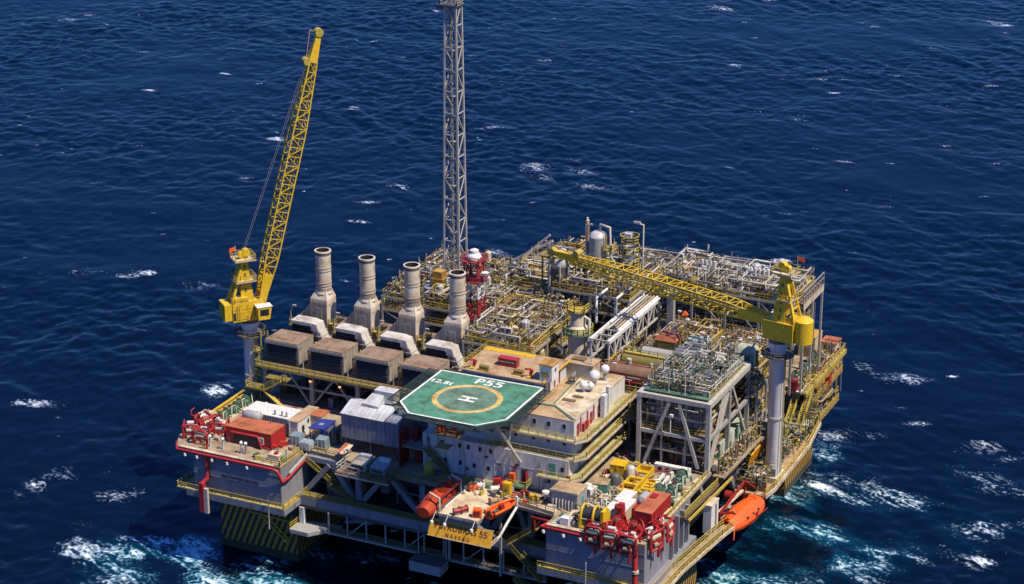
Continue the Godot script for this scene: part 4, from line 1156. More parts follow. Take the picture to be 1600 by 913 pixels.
# a group of red pipe hoops, valves and rollers where a mooring line comes aboard
func fairlead(label: String, at: Vector3, turn: float, seed_: int) -> Node3D:
	var t := thing("mooring_fairlead", label, "mooring gear", at, turn, "red mooring gear on the corner edges")
	rng.seed = seed_
	put("frame", S().path([V(-1.5, -1.6, 0.6), V(-1.5, 1.5, 0.6), V(-1.1, 1.9, 0.6), V(1.1, 1.9, 0.6), V(1.5, 1.5, 0.6), V(1.5, -1.6, 0.6), V(-1.5, -1.6, 0.6)], 0.24, 8), "red", t)
	put("frame", S().path([V(-1.5, 1.5, 0.6), V(-1.5, 1.6, -2.6), V(-1.4, 0.0, -2.8)], 0.2).path([V(1.5, 1.5, 0.6), V(1.5, 1.7, -2.6), V(1.4, 0.0, -2.8)], 0.2).bar(V(-1.5, 0.1, 0.6), V(1.5, 0.1, 0.6), 0.25), "red", t)
	put("roller", S().tube(V(-0.9, 0.8, 0.3), V(0.9, 0.8, 0.3), 0.5, 0.5, 12), "cream", t)
	put("roller", S().tube(V(-0.8, -0.7, 0.4), V(0.8, -0.7, 0.4), 0.55, 0.55, 12), "tan", t)
	put("gear_case", S().box(V(R(-0.6, 0.6), 0.6, -1.2), V(1.3, 1.4, 1.1)), "cream", t)
	put("motor", S().tube(V(-0.8, 1.6, -1.4), V(0.6, 1.7, -1.2), 0.35, 0.35, 10), "white", t)
	for i in 7:
		var p := V(R(-1.6, 1.6), R(0, 1.4), R(-3.4, 0.4))
		put("pipe", S().path([p, p + V(0, R(0.6, 1.8), 0), p + V(R(-1.5, 1.5), R(0.6, 1.8), R(-1, 1))], R(0.1, 0.2)), "red" if i % 3 else "dark_red", t)
	for i in 4:
		put("valve", S().lathe(V(R(-1.5, 1.5), R(-0.9, 2.0), R(-2.5, 0.9)), [Vector2(0.02, 0), Vector2(0.35, 0.1), Vector2(0.35, 0.5), Vector2(0.02, 0.6)], 8), ["cream", "white", "red", "dark_steel"][i], t)
	put("drop_pipe", S().tube(V(0.4, -3.2, 0.7), V(0.4, 0.2, 0.7), 0.26), "red", t)
	return t

func container(called: String, label: String, at: Vector3, turn: float, l: float, w: float, h: float, m: String, roof: String, cat := "container") -> Node3D:
	var t := thing(called, label, cat, at, turn)
	put("body", S().span(-l / 2, l / 2, 0.12, h - 0.1, -w / 2, w / 2), m, t)
	put("roof", S().span(-l / 2 - 0.06, l / 2 + 0.06, h - 0.1, h, -w / 2 - 0.06, w / 2 + 0.06), roof, t)
	var n := int(l / 0.55)
	for i in n:
		var x := -l / 2 + l * (i + 0.5) / n
		put("rib", S().span(x - 0.09, x + 0.09, 0.25, h - 0.2, w / 2, w / 2 + 0.07), m, t)
	for e in [[-1, -1], [1, -1], [1, 1], [-1, 1]]:
		put("corner_post", S().span(e[0] * l / 2 - 0.09, e[0] * l / 2 + 0.09, 0, h - 0.11, e[1] * w / 2 - 0.09, e[1] * w / 2 + 0.09), m, t)
	put("skid", S().span(-l / 2 + 0.1, l / 2 - 0.1, 0, 0.11, -w / 2 + 0.1, w / 2 - 0.1), "dark_steel", t)
	return t

func lifeboat(label: String, at: Vector3, turn: float, m: String) -> Node3D:
	# an enclosed boat, bow towards -x
	var t := thing("lifeboat", label, "lifeboat", at, turn)
	var s := S()
	var secs := []
	var n := 15
	for i in n:
		var f := float(i) / (n - 1)
		var x := -6.4 + 12.8 * f
		var e := pow(sin(PI * clampf(0.06 + f * 0.88, 0, 1)), 0.36)
		var hw := 2.15 * e
		var up := 2.1 * pow(sin(PI * clampf(0.08 + f * 0.84, 0, 1)), 0.4)
		var lo := 1.7 * pow(sin(PI * clampf(0.07 + f * 0.86, 0, 1)), 0.45)
		var r := []
		for k in 14:
			var a := TAU * k / 14
			var yy := sin(a)
			r.append(V(x, yy * (up if yy > 0 else lo), cos(a) * hw))
		secs.append(r)
	for i in n - 1:
		for k in 14:
			var k2 := (k + 1) % 14
			s.quad(secs[i][k], secs[i][k2], secs[i + 1][k2], secs[i + 1][k])
	for k in range(1, 13):
		s.tri(secs[0][0], secs[0][k + 1], secs[0][k])
		s.tri(secs[n - 1][0], secs[n - 1][k], secs[n - 1][k + 1])
	put("hull", s, m, t)
	put("rubbing_strake", S().bar(V(-5.2, 0, 2.12), V(5.2, 0, 2.12), 0.14, 0.16).bar(V(-5.2, 0, -2.12), V(5.2, 0, -2.12), 0.14, 0.16), "dark_red", t)
	put("canopy_ridge", S().bar(V(-4.4, 1.98, 0), V(3.4, 2.06, 0), 0.9, 0.16), m, t)
	put("conning_tower", S().solid([V(3.0, 1.5, -0.8), V(3.0, 1.5, 0.8), V(4.8, 1.2, 0.7), V(4.8, 1.2, -0.7)], [V(3.3, 2.3, -0.6), V(3.3, 2.3, 0.6), V(4.4, 2.2, 0.5), V(4.4, 2.2, -0.5)]), m, t)
	for e in [-1.0, 1.0]:
		for x in [-2.6, -0.4, 1.8]:
			put("window", S().box(V(x, 1.0, e * 1.9), V(0.5, 0.35, 0.12), Basis(V(1, 0, 0), -e * 0.5)), "glass", t)
		put("hatch", S().box(V(0.7, 0.4, e * 2.08), V(1.0, 1.0, 0.1)), "dark_red", t)
	put("lifting_hook", S().bar(V(-4.2, 1.4, 0), V(-4.2, 2.4, 0), 0.25).bar(V(4.9, 1.2, 0), V(4.9, 2.5, 0), 0.25), "pale_steel", t)
	put("propeller_guard", S().tube(V(6.2, -1.0, 0), V(6.8, -1.0, 0), 0.55, 0.55, 12), "dark_red", t)
	return t

func floodlight(label: String, at: Vector3, h: float, group: String) -> void:
	if protos.has("flood" + str(h)):
		var c := copy(protos["flood" + str(h)], at, 0.0, label)
		c.set_meta("group", group)
		return
	var t := thing("lamp_post", label, "lamp post", at, 0, group)
	put("pole", S().tube(V(0, 0, 0), V(0, h, 0), 0.1, 0.08, 6), "pale_steel", t)
	put("lamp_head", S().box(V(0.25, h + 0.1, 0.2), V(0.7, 0.25, 0.5)), "white", t)
	protos["flood" + str(h)] = t

# ------------------------------------------------------------------ left front corner
func build_left_corner() -> void:
	var t := thing("side_deck", "narrow outboard deck with yellow railing along the left edge", "side deck")
	put("deck", S().prism(PackedVector2Array([Vector2(-58.8, -26), Vector2(-54.02, -26), Vector2(-54.02, 10), Vector2(-57.6, 10), Vector2(-60, 6), Vector2(-60, 2)]), 23.1, 23.48), "deck", t)
	put("railing", S().rail([V(-58.6, 23.5, -1), V(-58.6, 23.5, -26)], 1.3, 0.16), "rail_yellow", t)
	put("upper_rail", S().bar(V(-57.0, 25.2, -1), V(-57.0, 25.2, -15), 0.35).bar(V(-58.5, 24.9, -3), V(-58.5, 24.9, -18), 0.5, 0.3), "yellow", t)
	put("bracket", S().bar(V(-54, 20.5, -4), V(-58.6, 23.1, -4), 0.4).bar(V(-54, 20.5, -14), V(-58.6, 23.1, -14), 0.4).bar(V(-54, 20.5, 5), V(-58.8, 23.1, 5), 0.4), "hull_grey", t)
	var spot := ["nearest the red mooring gear", "second from the red mooring gear", "third from the red mooring gear", "fourth from the red mooring gear", "by the left crane pedestal"]
	for i in 5:
		winch("green_winch", "green deck winch in the row along the left edge, " + spot[i], "winch_green", V(-56.0, 23.5, -2.6 - i * 3.5), R(-0.2, 0.2), "green winches in rows along the deck edges", 1.0)
	for p in [[-57.2, 5.6, 0.5, "red mooring gear at the outermost left corner"], [-54.0, 7.0, 0.1, "red mooring gear second from the outermost left corner, beside the white posts"], [-56.5, 1.2, 1.2, "red mooring gear behind the left corner next to the green winches"], [-53.0, 2.6, 0.3, "red mooring gear at the left end of the red container"]]:
		fairlead(p[3], V(p[0], 24.4, p[1]), p[2], int(p[0] * -7))
	t = thing("white_locker", "cream rounded equipment locker behind the red gear at the left corner", "locker", V(-58.2, 23.5, -1.5))
	put("body", S().solid([V(-1.6, 0, -1.6), V(-1.6, 0, 1.6), V(1.6, 0, 1.6), V(1.6, 0, -1.6)], [V(-1.3, 2.2, -1.3), V(-1.3, 2.2, 1.3), V(1.3, 2.2, 1.3), V(1.3, 2.2, -1.3)]), "cream", t)
	put("door", S().span(-0.6, 0.6, 0.2, 1.8, 1.4, 1.62), "white", t)
	t = thing("fire_main", "red fire main pipe along the front edge of the left corner deck", "pipe")
	put("pipe", S().path([V(-59.0, 23.1, 8.0), V(-57.2, 23.1, 10.7), V(-36.0, 23.1, 10.7), V(-34.9, 22.8, 10.6), V(-34.1, 20.6, 10.3), V(-33.8, 20.8, 8.5), V(-33.8, 22.6, -1.0)], 0.29, 8), "red", t)
	put("pipe_cover", S().bar(V(-33.7, 21.6, 8.2), V(-33.7, 23.0, 1.0), 0.3, 0.5), "pale_steel", t)
	put("deck_edge", S().span(-57.0, -36.0, 23.5, 23.62, 9.6, 10.3), "cream", t)
	t = thing("drain_pipe", "red drop pipe with white foot on the grey face of the left corner block", "pipe")
	put("pipe", S().path([V(-50.6, 22.8, 10.5), V(-50.6, 18.4, 10.5), V(-51.2, 17.4, 11.8)], 0.42, 8), "red", t)
	put("casing", S().span(-51.7, -50.7, 11.6, 17.6, 11.3, 12.2), "red", t)
	put("foot", S().span(-50.68, -49.9, 11.4, 16.6, 11.5, 12.1), "pale_steel", t)
	for x in [-55.3, -52.6, -49.2, -45.8, -41.4]:
		var l := thing("edge_lamp", "%s of five small white lamps under the red pipe on the left corner" % ["leftmost", "second", "middle", "fourth", "rightmost"][[-55.3, -52.6, -49.2, -45.8, -41.4].find(x)], "lamp", V(x, 22.4, 10.9), 0, "small white lamps below the red edge pipes")
		put("housing", S().lathe(Vector3.ZERO, [Vector2(0.02, -0.3), Vector2(0.3, -0.2), Vector2(0.26, 0.25), Vector2(0.02, 0.35)], 8), "white", l)
		put("bracket", S().bar(V(0, 0.3, 0), V(0, 0.6, -0.8), 0.08), "steel", l)
	for p in [[-51.6, "pair of white vent posts at the deck edge left of the red container"], [-48.7, "white vent post standing before the middle of the red container"], [-44.6, "white vent post standing before the right half of the red container"], [-43.6, "grey vent post standing close beside its white neighbour before the red container"]]:
		t = thing("vent_post", p[1], "vent", V(p[0], 23.5, 7.6), 0, "vent posts on the left corner deck")
		put("pipe", S().path([V(0, 0, 0), V(0, 2.0, 0), V(0.15, 2.3, 0.2)], 0.22, 8), "white" if p[0] != -43.6 else "grey", t)
		put("cap", S().tube(V(0.1, 2.1, 0.1), V(0.2, 2.4, 0.3), 0.3), "white", t)
	t = container("pump_container", "long red pump container with rust coloured roof on the left corner", V(-45.0, 23.5, 1.6), 0, 10.0, 5.2, 3.3, "red", "rust_top")
	put("front_rail", S().path([V(-3.8, 2.4, 2.9), V(2.2, 2.4, 2.9), V(3.0, 1.2, 3.2), V(3.0, 0.2, 3.2)], 0.22, 6), "red", t)
	put("open_bay", S().span(-3.4, 2.0, 0.4, 2.0, 2.68, 2.75), "black", t)
	put("valve_set", S().box(V(3.0, 1.6, 2.8), V(0.9, 1.4, 0.5)), "steel", t)
	t = thing("air_receiver", "grey horizontal air receiver behind the red container roof", "tank", V(-47.6, 26.0, -1.6))
	put("shell", S().lathe(V(-1.6, 1.0, 0), [Vector2(0.02, -0.4), Vector2(0.7, -0.3), Vector2(1.0, 0), Vector2(1.0, 3.2), Vector2(0.7, 3.5), Vector2(0.02, 3.6)], 14, Basis(V(0, 0, 1), -PI / 2)), "grey", t)
	put("saddle", S().span(-1.1, -0.8, -2.5, 0.5, -0.6, 0.6).span(0.8, 1.1, -2.5, 0.5, -0.6, 0.6), "dark_red", t)
	t = container("deck_house", "grey ribbed deck house with flat white roof behind the red container", V(-45.6, 23.5, -5.9), 0, 10.8, 5.2, 3.3, "grey", "white", "deck house")
	put("roof_kerb", S().span(-5.4, 5.4, 3.3, 3.4, 2.2, 2.66), "white", t)
	for x in [1.4, 3.0, 4.0]:
		put("roof_vent", S().tube(V(x, 3.3, 1.6), V(x, 4.3, 1.6), 0.22), "grey", t)
	t = thing("winch_cabin", "cream winch cabin with rust red roof patch beside the white roofed deck house", "cabin", V(-39.2, 23.5, -6.2))
	put("wall", S().span(-1.0, 1.2, 0, 3.5, -4.2, 3.8), "white", t)
	put("roof", S().span(-1.1, 1.3, 3.5, 3.62, -4.3, 3.9), "tan", t)
	put("side_annex", S().span(1.2, 3.6, 0, 3.2, -4.2, -1.0), "cream", t)
	put("annex_roof", S().span(1.15, 3.7, 3.2, 3.3, -4.3, -0.9), "rust_top", t)
	put("door", S().span(1.2, 1.26, 0.2, 2.2, 1.4, 2.3), "black", t)
	put("window", S().span(1.2, 1.26, 2.0, 2.8, -0.4, 0.2), "glass", t)
	put("downpipe", S().tube(V(-0.6, 0, 3.95), V(-0.6, 3.4, 3.95), 0.12), "pale_steel", t)
	t = thing("blue_shelter", "blue open shelter with lighter marks on its flat roof, left of the grey shed", "shelter", V(-33.9, 23.5, -5.0))
	put("roof", S().solid([V(-1.9, 2.7, -2.4), V(-1.9, 2.7, 2.4), V(1.6, 3.0, 2.4), V(1.6, 3.0, -2.4)], [V(-1.9, 2.85, -2.4), V(-1.9, 2.85, 2.4), V(1.6, 3.15, 2.4), V(1.6, 3.15, -2.4)]), "blue", t)
	put("wall", S().span(0.6, 1.5, 0, 2.9, -2.2, 2.0).span(-1.5, 0.6, 0, 2.6, -2.2, -2.0), "blue", t)
	put("post", S().span(-1.7, -1.55, 0, 2.7, 2.1, 2.25).span(1.3, 1.45, 0, 2.95, 2.1, 2.25), "blue", t)
	put("roof_mark", S().box(V(-0.2, 3.02, 0.2), V(0.9, 0.05, 1.0)), "tarp", t)
	for p in [[-37.0, -0.2, 2.4, "mesh_blue", "pale blue netted cargo stack left of the blue shelter"], [-34.4, 0.6, 1.7, "tarp", "grey tarpaulin covered stack in front of the blue shelter"], [-31.9, -1.2, 2.2, "mesh_blue", "blue grey netted cargo stack beside the wall of the grey shed"], [-31.2, -4.2, 3.0, "dark_steel", "dark grey tall crate against the wall of the grey shed"]]:
		t = thing("cargo_stack", p[4], "cargo", V(p[0], 23.5, p[1]))
		put("pallet", S().span(-1.3, 1.3, 0, 0.2, -1.1, 1.1), "brown", t)
		put("load", S().solid([V(-1.2, 0.2, -1), V(-1.2, 0.2, 1), V(1.2, 0.2, 1), V(1.2, 0.2, -1)], [V(-1.0, p[2], -0.8), V(-1.0, p[2] * 0.85, 0.9), V(1.0, p[2] * 0.9, 0.8), V(1.1, p[2], -0.9)]), p[3], t)
		put("strap", S().span(-0.5, -0.38, 0.2, p[2] * 0.9, 1.0, 1.05).span(0.4, 0.52, 0.2, p[2] * 0.9, 1.0, 1.05), "pale_steel", t)
	t = thing("pipe_rack", "tan and orange bundle of pipe fittings between the blue shelter and grey shed", "pipe rack", V(-30.6, 23.5, -6.2))
	for i in 5:
		put("pipe", S().tube(V(-0.9 + i * 0.4, 2.2 + 0.2 * (i % 2), -1.6), V(-0.9 + i * 0.4, 2.2 + 0.2 * (i % 2), 1.8), 0.2), ["tan", "rust_top", "cream", "orange", "tan"][i], t)
	put("rack", S().span(-1.3, 1.3, 0, 2.0, -0.2, 0.2).span(-1.2, 1.2, 0, 1.9, 1.2, 1.4), "cream", t)
	# railing and hose along the deck edge right of the corner
	t = thing("deck_railing", "yellow railing round the inner corner of the left deck above the stairway", "railing")
	put("railing", S().rail([V(-38.5, 23.5, 9.8), V(-34.8, 23.5, 9.8), V(-34.8, 23.5, 2.6)], 1.1, 0.12).rail([V(-33.6, 23.5, 1.1), V(-27.5, 23.5, 1.6)], 1.1, 0.12), "rail_yellow", t)
	t = thing("edge_locker", "cream locker with red cap in the railed inner corner of the left deck", "locker", V(-37.2, 23.5, 7.4))
	put("body", S().span(-1.2, 1.2, 0, 1.2, -0.8, 0.8), "cream", t)
	put("cap", S().lathe(V(0.3, 1.2, 0), [Vector2(0.4, 0), Vector2(0.4, 0.5), Vector2(0.02, 0.6)], 10), "red", t)

# ------------------------------------------------------------------ middle of the front edge
func build_front() -> void:
	var t := thing("grey_shed", "large windowless grey shed with pale blue ribbed roof left of the helideck", "shed", V(-21.9, 26.3, -1.8))
	put("wall", S().span(-6.0, 6.4, 0, 4.9, -7.2, 0), "hull_grey", t)
	put("gable", S().solid([V(-6.0, 4.9, -7.2), V(-6.0, 4.9, 0), V(6.4, 4.9, 0), V(6.4, 4.9, -7.2)], [V(-6.0, 6.2, -4.2), V(-6.0, 6.2, -3.8), V(6.4, 5.7, -3.8), V(6.4, 5.7, -4.2)]), "hull_grey", t)
	var n := 13
	for i in n:
		var x0 := -6.1 + 12.6 * i / n
		var x1 := -6.1 + 12.6 * (i + 1) / n - 0.08
		put("roof_panel", S().solid([V(x0, 4.9, 0.25), V(x1, 4.9, 0.25), V(x1, 6.1, -4.0), V(x0, 6.1, -4.0)], [V(x0, 5.02, 0.25), V(x1, 5.02, 0.25), V(x1, 6.3, -4.0), V(x0, 6.3, -4.0)]), "roof_blue", t)
		put("roof_panel", S().solid([V(x0, 6.1, -4.0), V(x1, 6.1, -4.0), V(x1, 4.9, -7.4), V(x0, 4.9, -7.4)], [V(x0, 6.28, -4.02), V(x1, 6.28, -4.02), V(x1, 5.02, -7.4), V(x0, 5.02, -7.4)]), "roof_blue", t)
		put("wall_panel", S().span(x0 + 0.12, x1 - 0.02, 0.05, 4.85, 0, 0.05), "hull_grey", t)
	put("fan_duct", S().solid([V(-3.6, 5.6, -6.6), V(-3.6, 5.4, -2.6), V(0.6, 5.4, -2.6), V(0.6, 5.6, -6.6)], [V(-1.6, 8.4, -6.6), V(-2.8, 6.6, -2.6), V(0.6, 6.4, -2.6), V(0.6, 8.4, -6.6)]), "roof_blue", t)
	put("duct_hood", S().span(-1.6, 2.6, 6.2, 8.5, -7.6, -5.2), "roof_blue", t)
	put("duct_mouth", S().span(2.6, 2.66, 6.3, 8.3, -7.4, -5.4), "cream", t)
	put("ridge_vent", S().box(V(4.6, 6.1, -2.6), V(0.8, 0.5, 0.6)), "black", t)
	for x in [-5.4, 0.0, 5.8]:
		put("leg", S().span(x - 0.25, x + 0.25, -2.8, 0, -1.0, -0.5).span(x - 0.25, x + 0.25, -2.8, 0, -6.6, -6.1), "dark_steel", t)
	t = thing("condenser_platform", "railed balcony carrying two cream air conditioners below the grey shed", "platform", V(-19.3, 22.4, 3.2))
	put("deck", S().span(-5.8, 5.4, 0, 0.3, -3.4, 2.6), "tan_dark", t)
	put("edge", S().span(-5.9, 5.5, -0.3, -0.01, 2.2, 2.7), "cream", t)
	put("railing", S().rail([V(-5.7, 0.3, -3), V(-5.7, 0.3, 2.5), V(-0.8, 0.3, 2.5)], 1.5, 0.14), "pale_steel", t)
	put("railing", S().rail([V(-0.6, 0.3, 2.5), V(5.3, 0.3, 2.5), V(5.3, 0.3, -3)], 1.1, 0.09), "olive", t)
	put("floodlight", S().bar(V(-5.6, 0.3, -0.6), V(-5.6, 3.6, -0.6), 0.16).box(V(-4.8, 3.7, -0.6), V(0.8, 0.4, 0.5)), "pale_steel", t)
	for i in 2:
		t = thing("air_conditioner", ["cream air conditioner on the left of the balcony below the grey shed", "shade-painted grey air conditioner on the right of the balcony below the grey shed"][i], "air conditioner", V(-21.0 + i * 4.1, 22.7, 2.6), 0, "air conditioners below the grey shed")
		var m: String = ["cream", "grey"][i]  # right casing greyed to stand in for the helideck shadow
		put("casing", S().solid([V(-1.6, 0.5, -1.6), V(-1.6, 0.5, 1.7), V(1.5, 0.5, 1.7), V(1.5, 0.5, -1.6)], [V(-1.6, 2.3, -1.6), V(-1.6, 1.7, 1.7), V(1.5, 1.7, 1.7), V(1.5, 2.3, -1.6)]), m, t)
		put("fan_shroud", S().span(-1.0, 1.3, 2.1, 2.7, -1.5, -0.6), "white", t)
		put("grille", S().span(-1.3, 1.2, 0.7, 1.5, 1.7, 1.76), "dark_steel", t)
		put("pipe", S().path([V(-1.8, 0.3, 0.8), V(-1.8, 1.6, 0.8), V(-1.0, 1.9, 0.2)], 0.12), "tan", t)
		put("frame", S().span(-1.6, -1.4, 0, 0.5, -1.5, 1.6).span(1.3, 1.5, 0, 0.5, -1.5, 1.6), "ochre", t)
	for i in 2:
		t = thing("roof_panel_stack", ["rust red lean-to roof sheet at the left end of the air conditioner balcony", "pale edged lean-to roof sheet beside the rust red sheet"][i], "roof sheet", V(-26.4 + i * 0.9, 25.2, 0.4 + 0.3 * i))
		put("sheet", S().solid([V(-0.6, 0, -2.0), V(-0.6, -0.5, 1.6), V(0.4, -0.5, 1.6), V(0.4, 0, -2.0)], [V(-0.6, 0.12, -2.0), V(-0.6, -0.38, 1.6), V(0.4, -0.38, 1.6), V(0.4, 0.12, -2.0)]), ["rust_top", "cream"][i], t)
		put("post", S().span(-0.2, 0, -1.7, -0.3, 1.2, 1.4).span(-0.2, 0, -1.7, -0.1, -1.8, -1.6), "tan", t)
	# lifeboat station with the cream deck
	t = thing("boat_deck", "cream painted lifeboat deck standing out from the front edge", "deck")
	put("deck", S().prism(PackedVector2Array([Vector2(1.2, 14.4), Vector2(9.0, 14.4), Vector2(9.0, 6), Vector2(7.6, 1.5), Vector2(1.2, 1.5)]), 23.0, 23.55), "cream", t)
	put("edge_strip", S().span(0.5, 1.18, 23.0, 23.5, 1.5, 14.4), "dark_steel", t)
	put("kerb", S().span(1.2, 1.5, 23.56, 23.75, 2.2, 12), "white", t)
	put("under_frame", S().span(1.2, 9.0, 22.2, 22.98, 13.9, 14.3).span(1.2, 9, 22.2, 22.98, 6, 6.5).span(1.4, 1.9, 22.2, 22.98, 2, 13.9).span(8.2, 8.7, 22.2, 22.98, 2, 13.9), "hull_grey", t)
	put("strut", S().bar(V(1.6, 22.2, 13.5), V(1.6, 15.8, 5.0), 0.5).bar(V(8.5, 22.2, 13.5), V(8.5, 15.8, 5.0), 0.5), "hull_grey", t)
	put("post", S().span(-0.9, -0.5, 10, 22.2, 6.3, 6.7).span(9.6, 10.0, 9, 22.2, 6.3, 6.7), "grey", t)
	lifeboat("lifeboat with shade painted into its dark red, left of the cream boat deck", V(-1.6, 23.3, 9.0), PI / 2 + 0.04, "boat_red_shaded")  # hull red darkened in the paint to imitate shadow on this boat
	t = thing("davit", "pale steel davit frame over the shade-painted red lifeboat", "davit")
	put("arm", S().path([V(0.8, 23.5, 13.2), V(0.8, 25.8, 13.2), V(-1.2, 26.6, 13.2)], 0.2).path([V(0.8, 23.5, 4.6), V(0.8, 25.8, 4.6), V(-1.2, 26.6, 4.6)], 0.2), "pale_steel", t)
	put("beam", S().span(0.65, 0.95, 25.5, 25.8, 4.6, 13.2).span(-2.6, 0.6, 22.0, 22.3, 3.2, 3.6), "dark_red", t)
	t = thing("rescue_boat", "small bright orange open rescue boat on its davit right of the cream boat deck", "boat", V(11.0, 23.5, 8.3), 1.28)
	var s := S()
	var secs := []
	for i in 9:
		var f := i / 8.0
		var x := -3.4 + 6.8 * f
		var hw := 1.35 * pow(clampf(1.0 - pow(f, 3.2), 0.02, 1), 0.6) * (0.85 + 0.15 * f)
		secs.append([V(x, 0.5 + 0.35 * f * f, -hw), V(x, -0.5 + 0.5 * f * f, -hw * 0.6), V(x, -0.7 + 0.8 * f * f, 0), V(x, -0.5 + 0.5 * f * f, hw * 0.6), V(x, 0.5 + 0.35 * f * f, hw), V(x, 0.1 + 0.3 * f * f, hw * 0.8), V(x, 0.0 + 0.3 * f * f, 0), V(x, 0.1 + 0.3 * f * f, -hw * 0.8)])
	for i in 8:
		for k in 8:
			var k2 := (k + 1) % 8
			s.quad(secs[i][k2], secs[i][k], secs[i + 1][k], secs[i + 1][k2])
	for k in range(1, 7):
		s.tri(secs[0][0], secs[0][k], secs[0][k + 1])
	put("hull", s, "orange", t)
	put("console", S().box(V(-0.2, 0.6, 0), V(0.9, 1.1, 0.8)), "dark_red", t)
	put("seat", S().box(V(-1.7, 0.3, 0), V(1.2, 0.5, 0.6)), "dark_steel", t)
	put("engine", S().box(V(-3.5, 0.5, 0), V(0.6, 1.0, 0.5)), "black", t)
	put("tube_collar", S().path([V(-3.3, 0.6, -1.2), V(0.6, 0.72, -1.3), V(2.6, 0.85, -0.7), V(3.3, 0.9, 0), V(2.6, 0.85, 0.7), V(0.6, 0.72, 1.3), V(-3.3, 0.6, 1.2)], 0.26, 8), "orange", t)
	t = thing("davit", "white bent davit arm below the small orange rescue boat", "davit", V(11.6, 23.0, 8.0))
	put("arm", S().path([V(1.2, 0.4, -2), V(1.2, -1.0, 2.0), V(0.4, -3.2, 3.4), V(-0.8, -4.4, 4.6)], 0.26, 8).bar(V(1.2, 0.4, -2), V(1.2, 2.6, -2), 0.4), "white", t)
	put("arm", S().bar(V(-0.8, -4.6, 4.9), V(0.3, -3.3, 3.9), 0.7, 0.4), "cream", t)
	t = thing("yellow_cabinet", "tall bright yellow cabinet at the inner end of the cream boat deck", "cabinet", V(9.3, 23.5, 2.6))
	put("body", S().span(-0.75, 0.75, 0, 2.7, -0.6, 0.6), "yellow", t)
	put("door", S().span(-0.6, 0.6, 0.2, 2.4, 0.6, 0.66), "yellow", t)
	put("label_mark", S().span(-0.3, 0.3, 0.7, 1.7, 0.66, 0.68), "olive", t)
	t = thing("name_board", "long yellow name board with dark lettering on the front of the boat deck", "sign", V(5.6, 20.5, 14.4))
	t.rotation.x = -0.42
	put("panel", S().span(-6.3, 6.3, -1.5, 1.5, -0.1, 0.05), "sign_yellow", t)
	put("frame", S().span(-6.4, 6.4, 1.5, 1.62, -0.1, 0.1).span(-6.4, 6.4, -1.62, -1.5, -0.1, 0.1), "cream", t)
	var l := letters("PETROBRAS 55", 1.12, 0.03, "sign_dark", t)
	l.position = V(0, 0.5, 0.066)
	l = letters("N A S S A U", 0.7, 0.03, "sign_dark", t)
	l.position = V(-0.4, -1.0, 0.066)
	put("bracket", S().bar(V(-5.5, 1.0, -0.1), V(-5.5, 1.8, -1.0), 0.2).bar(V(5.0, 1.0, -0.1), V(3.2, 1.8, -0.6), 0.2), "steel", t)
	for x in [0.8, 3.4, 8.8]:
		t = thing("sign_lamp", "%s white lamp on a bent arm over the yellow name board" % ["leftmost", "middle", "rightmost"][int(x / 3.0)], "lamp", V(x, 23.2, 14.5), 0, "lamps over the yellow name board")
		put("arm", S().path([V(0, 0, 0), V(0, 0.7, 0.2), V(-0.2, -0.7, 1.3)], 0.09), "pale_steel", t)
		put("lamp_head", S().lathe(V(-0.2, -1.2, 1.4), [Vector2(0.02, 0), Vector2(0.34, 0.1), Vector2(0.3, 0.5), Vector2(0.02, 0.7)], 8), "white", t)
	var odd := [[5.2, 12.4, "red hose drum lying near the outer edge of the cream deck", "dark_red"], [4.6, 13.4, "second red drum at the very edge of the cream deck", "dark_red"], [8.2, 12.8, "orange life jacket locker at the outer corner of the cream deck", "orange"], [2.6, 3.4, "orange fire hose reel at the inner left of the cream deck", "orange"], [6.6, 2.2, "white liferaft canister at the inner edge of the cream deck", "white"], [8.6, 6.8, "tan hose reel beside the orange rescue boat", "tan"], [3.6, 2.3, "white liferaft canister beside the orange hose reel", "white"], [7.8, 0.6, "red fire hydrant box against the white wall", "red"], [5.8, -0.4, "red valve box against the white wall under the windows", "dark_red"]]
	for i in odd.size():
		var p: Array = odd[i]
		t = thing(["hose_drum", "hose_drum", "locker", "hose_reel", "liferaft_canister", "hose_reel", "liferaft_canister", "hydrant_box", "valve_box"][i], p[2], ["drum", "drum", "locker", "hose reel", "liferaft", "hose reel", "liferaft", "hydrant", "valve box"][i], V(p[0], 23.55, p[1]), R(0, 1))
		if i in [2, 7, 8]:
			put("body", S().solid([V(-0.8, 0, -0.6), V(-0.8, 0, 0.6), V(0.8, 0, 0.6), V(0.8, 0, -0.6)], [V(-0.7, 1.7, -0.5), V(-0.7, 1.5, 0.5), V(0.7, 1.5, 0.5), V(0.7, 1.7, -0.5)]), p[3], t)
			put("door", S().span(-0.55, 0.55, 0.2, 1.3, 0.58, 0.64), "dark_red", t)
		else:
			put("drum", S().tube(V(-0.7, 0.7, 0), V(0.7, 0.7, 0), 0.5, 0.5, 12), p[3], t)
			put("flange", S().tube(V(-0.8, 0.7, 0), V(-0.7, 0.7, 0), 0.7, 0.7, 12), p[3], t)
			put("flange", S().tube(V(0.7, 0.7, 0), V(0.8, 0.7, 0), 0.7, 0.7, 12), p[3], t)
			put("cradle", S().span(-0.6, 0.6, 0, 0.3, -0.4, 0.4), "steel", t)
	t = thing("cream_crane_beam", "cream service walkway with rails from the yellow cabinet towards the small house", "walkway")
	put("deck", S().solid([V(9.6, 23.5, 3.2), V(9.4, 23.5, 4.6), V(20.4, 23.5, 6.4), V(20.4, 23.5, 4.8)], [V(9.6, 24.0, 3.2), V(9.4, 24.0, 4.6), V(20.4, 24.0, 6.4), V(20.4, 24.0, 4.8)]), "cream", t)
	put("railing", S().rail([V(9.4, 24.0, 4.5), V(20.4, 24.0, 6.3)], 1.0, 0.1), "ochre", t)
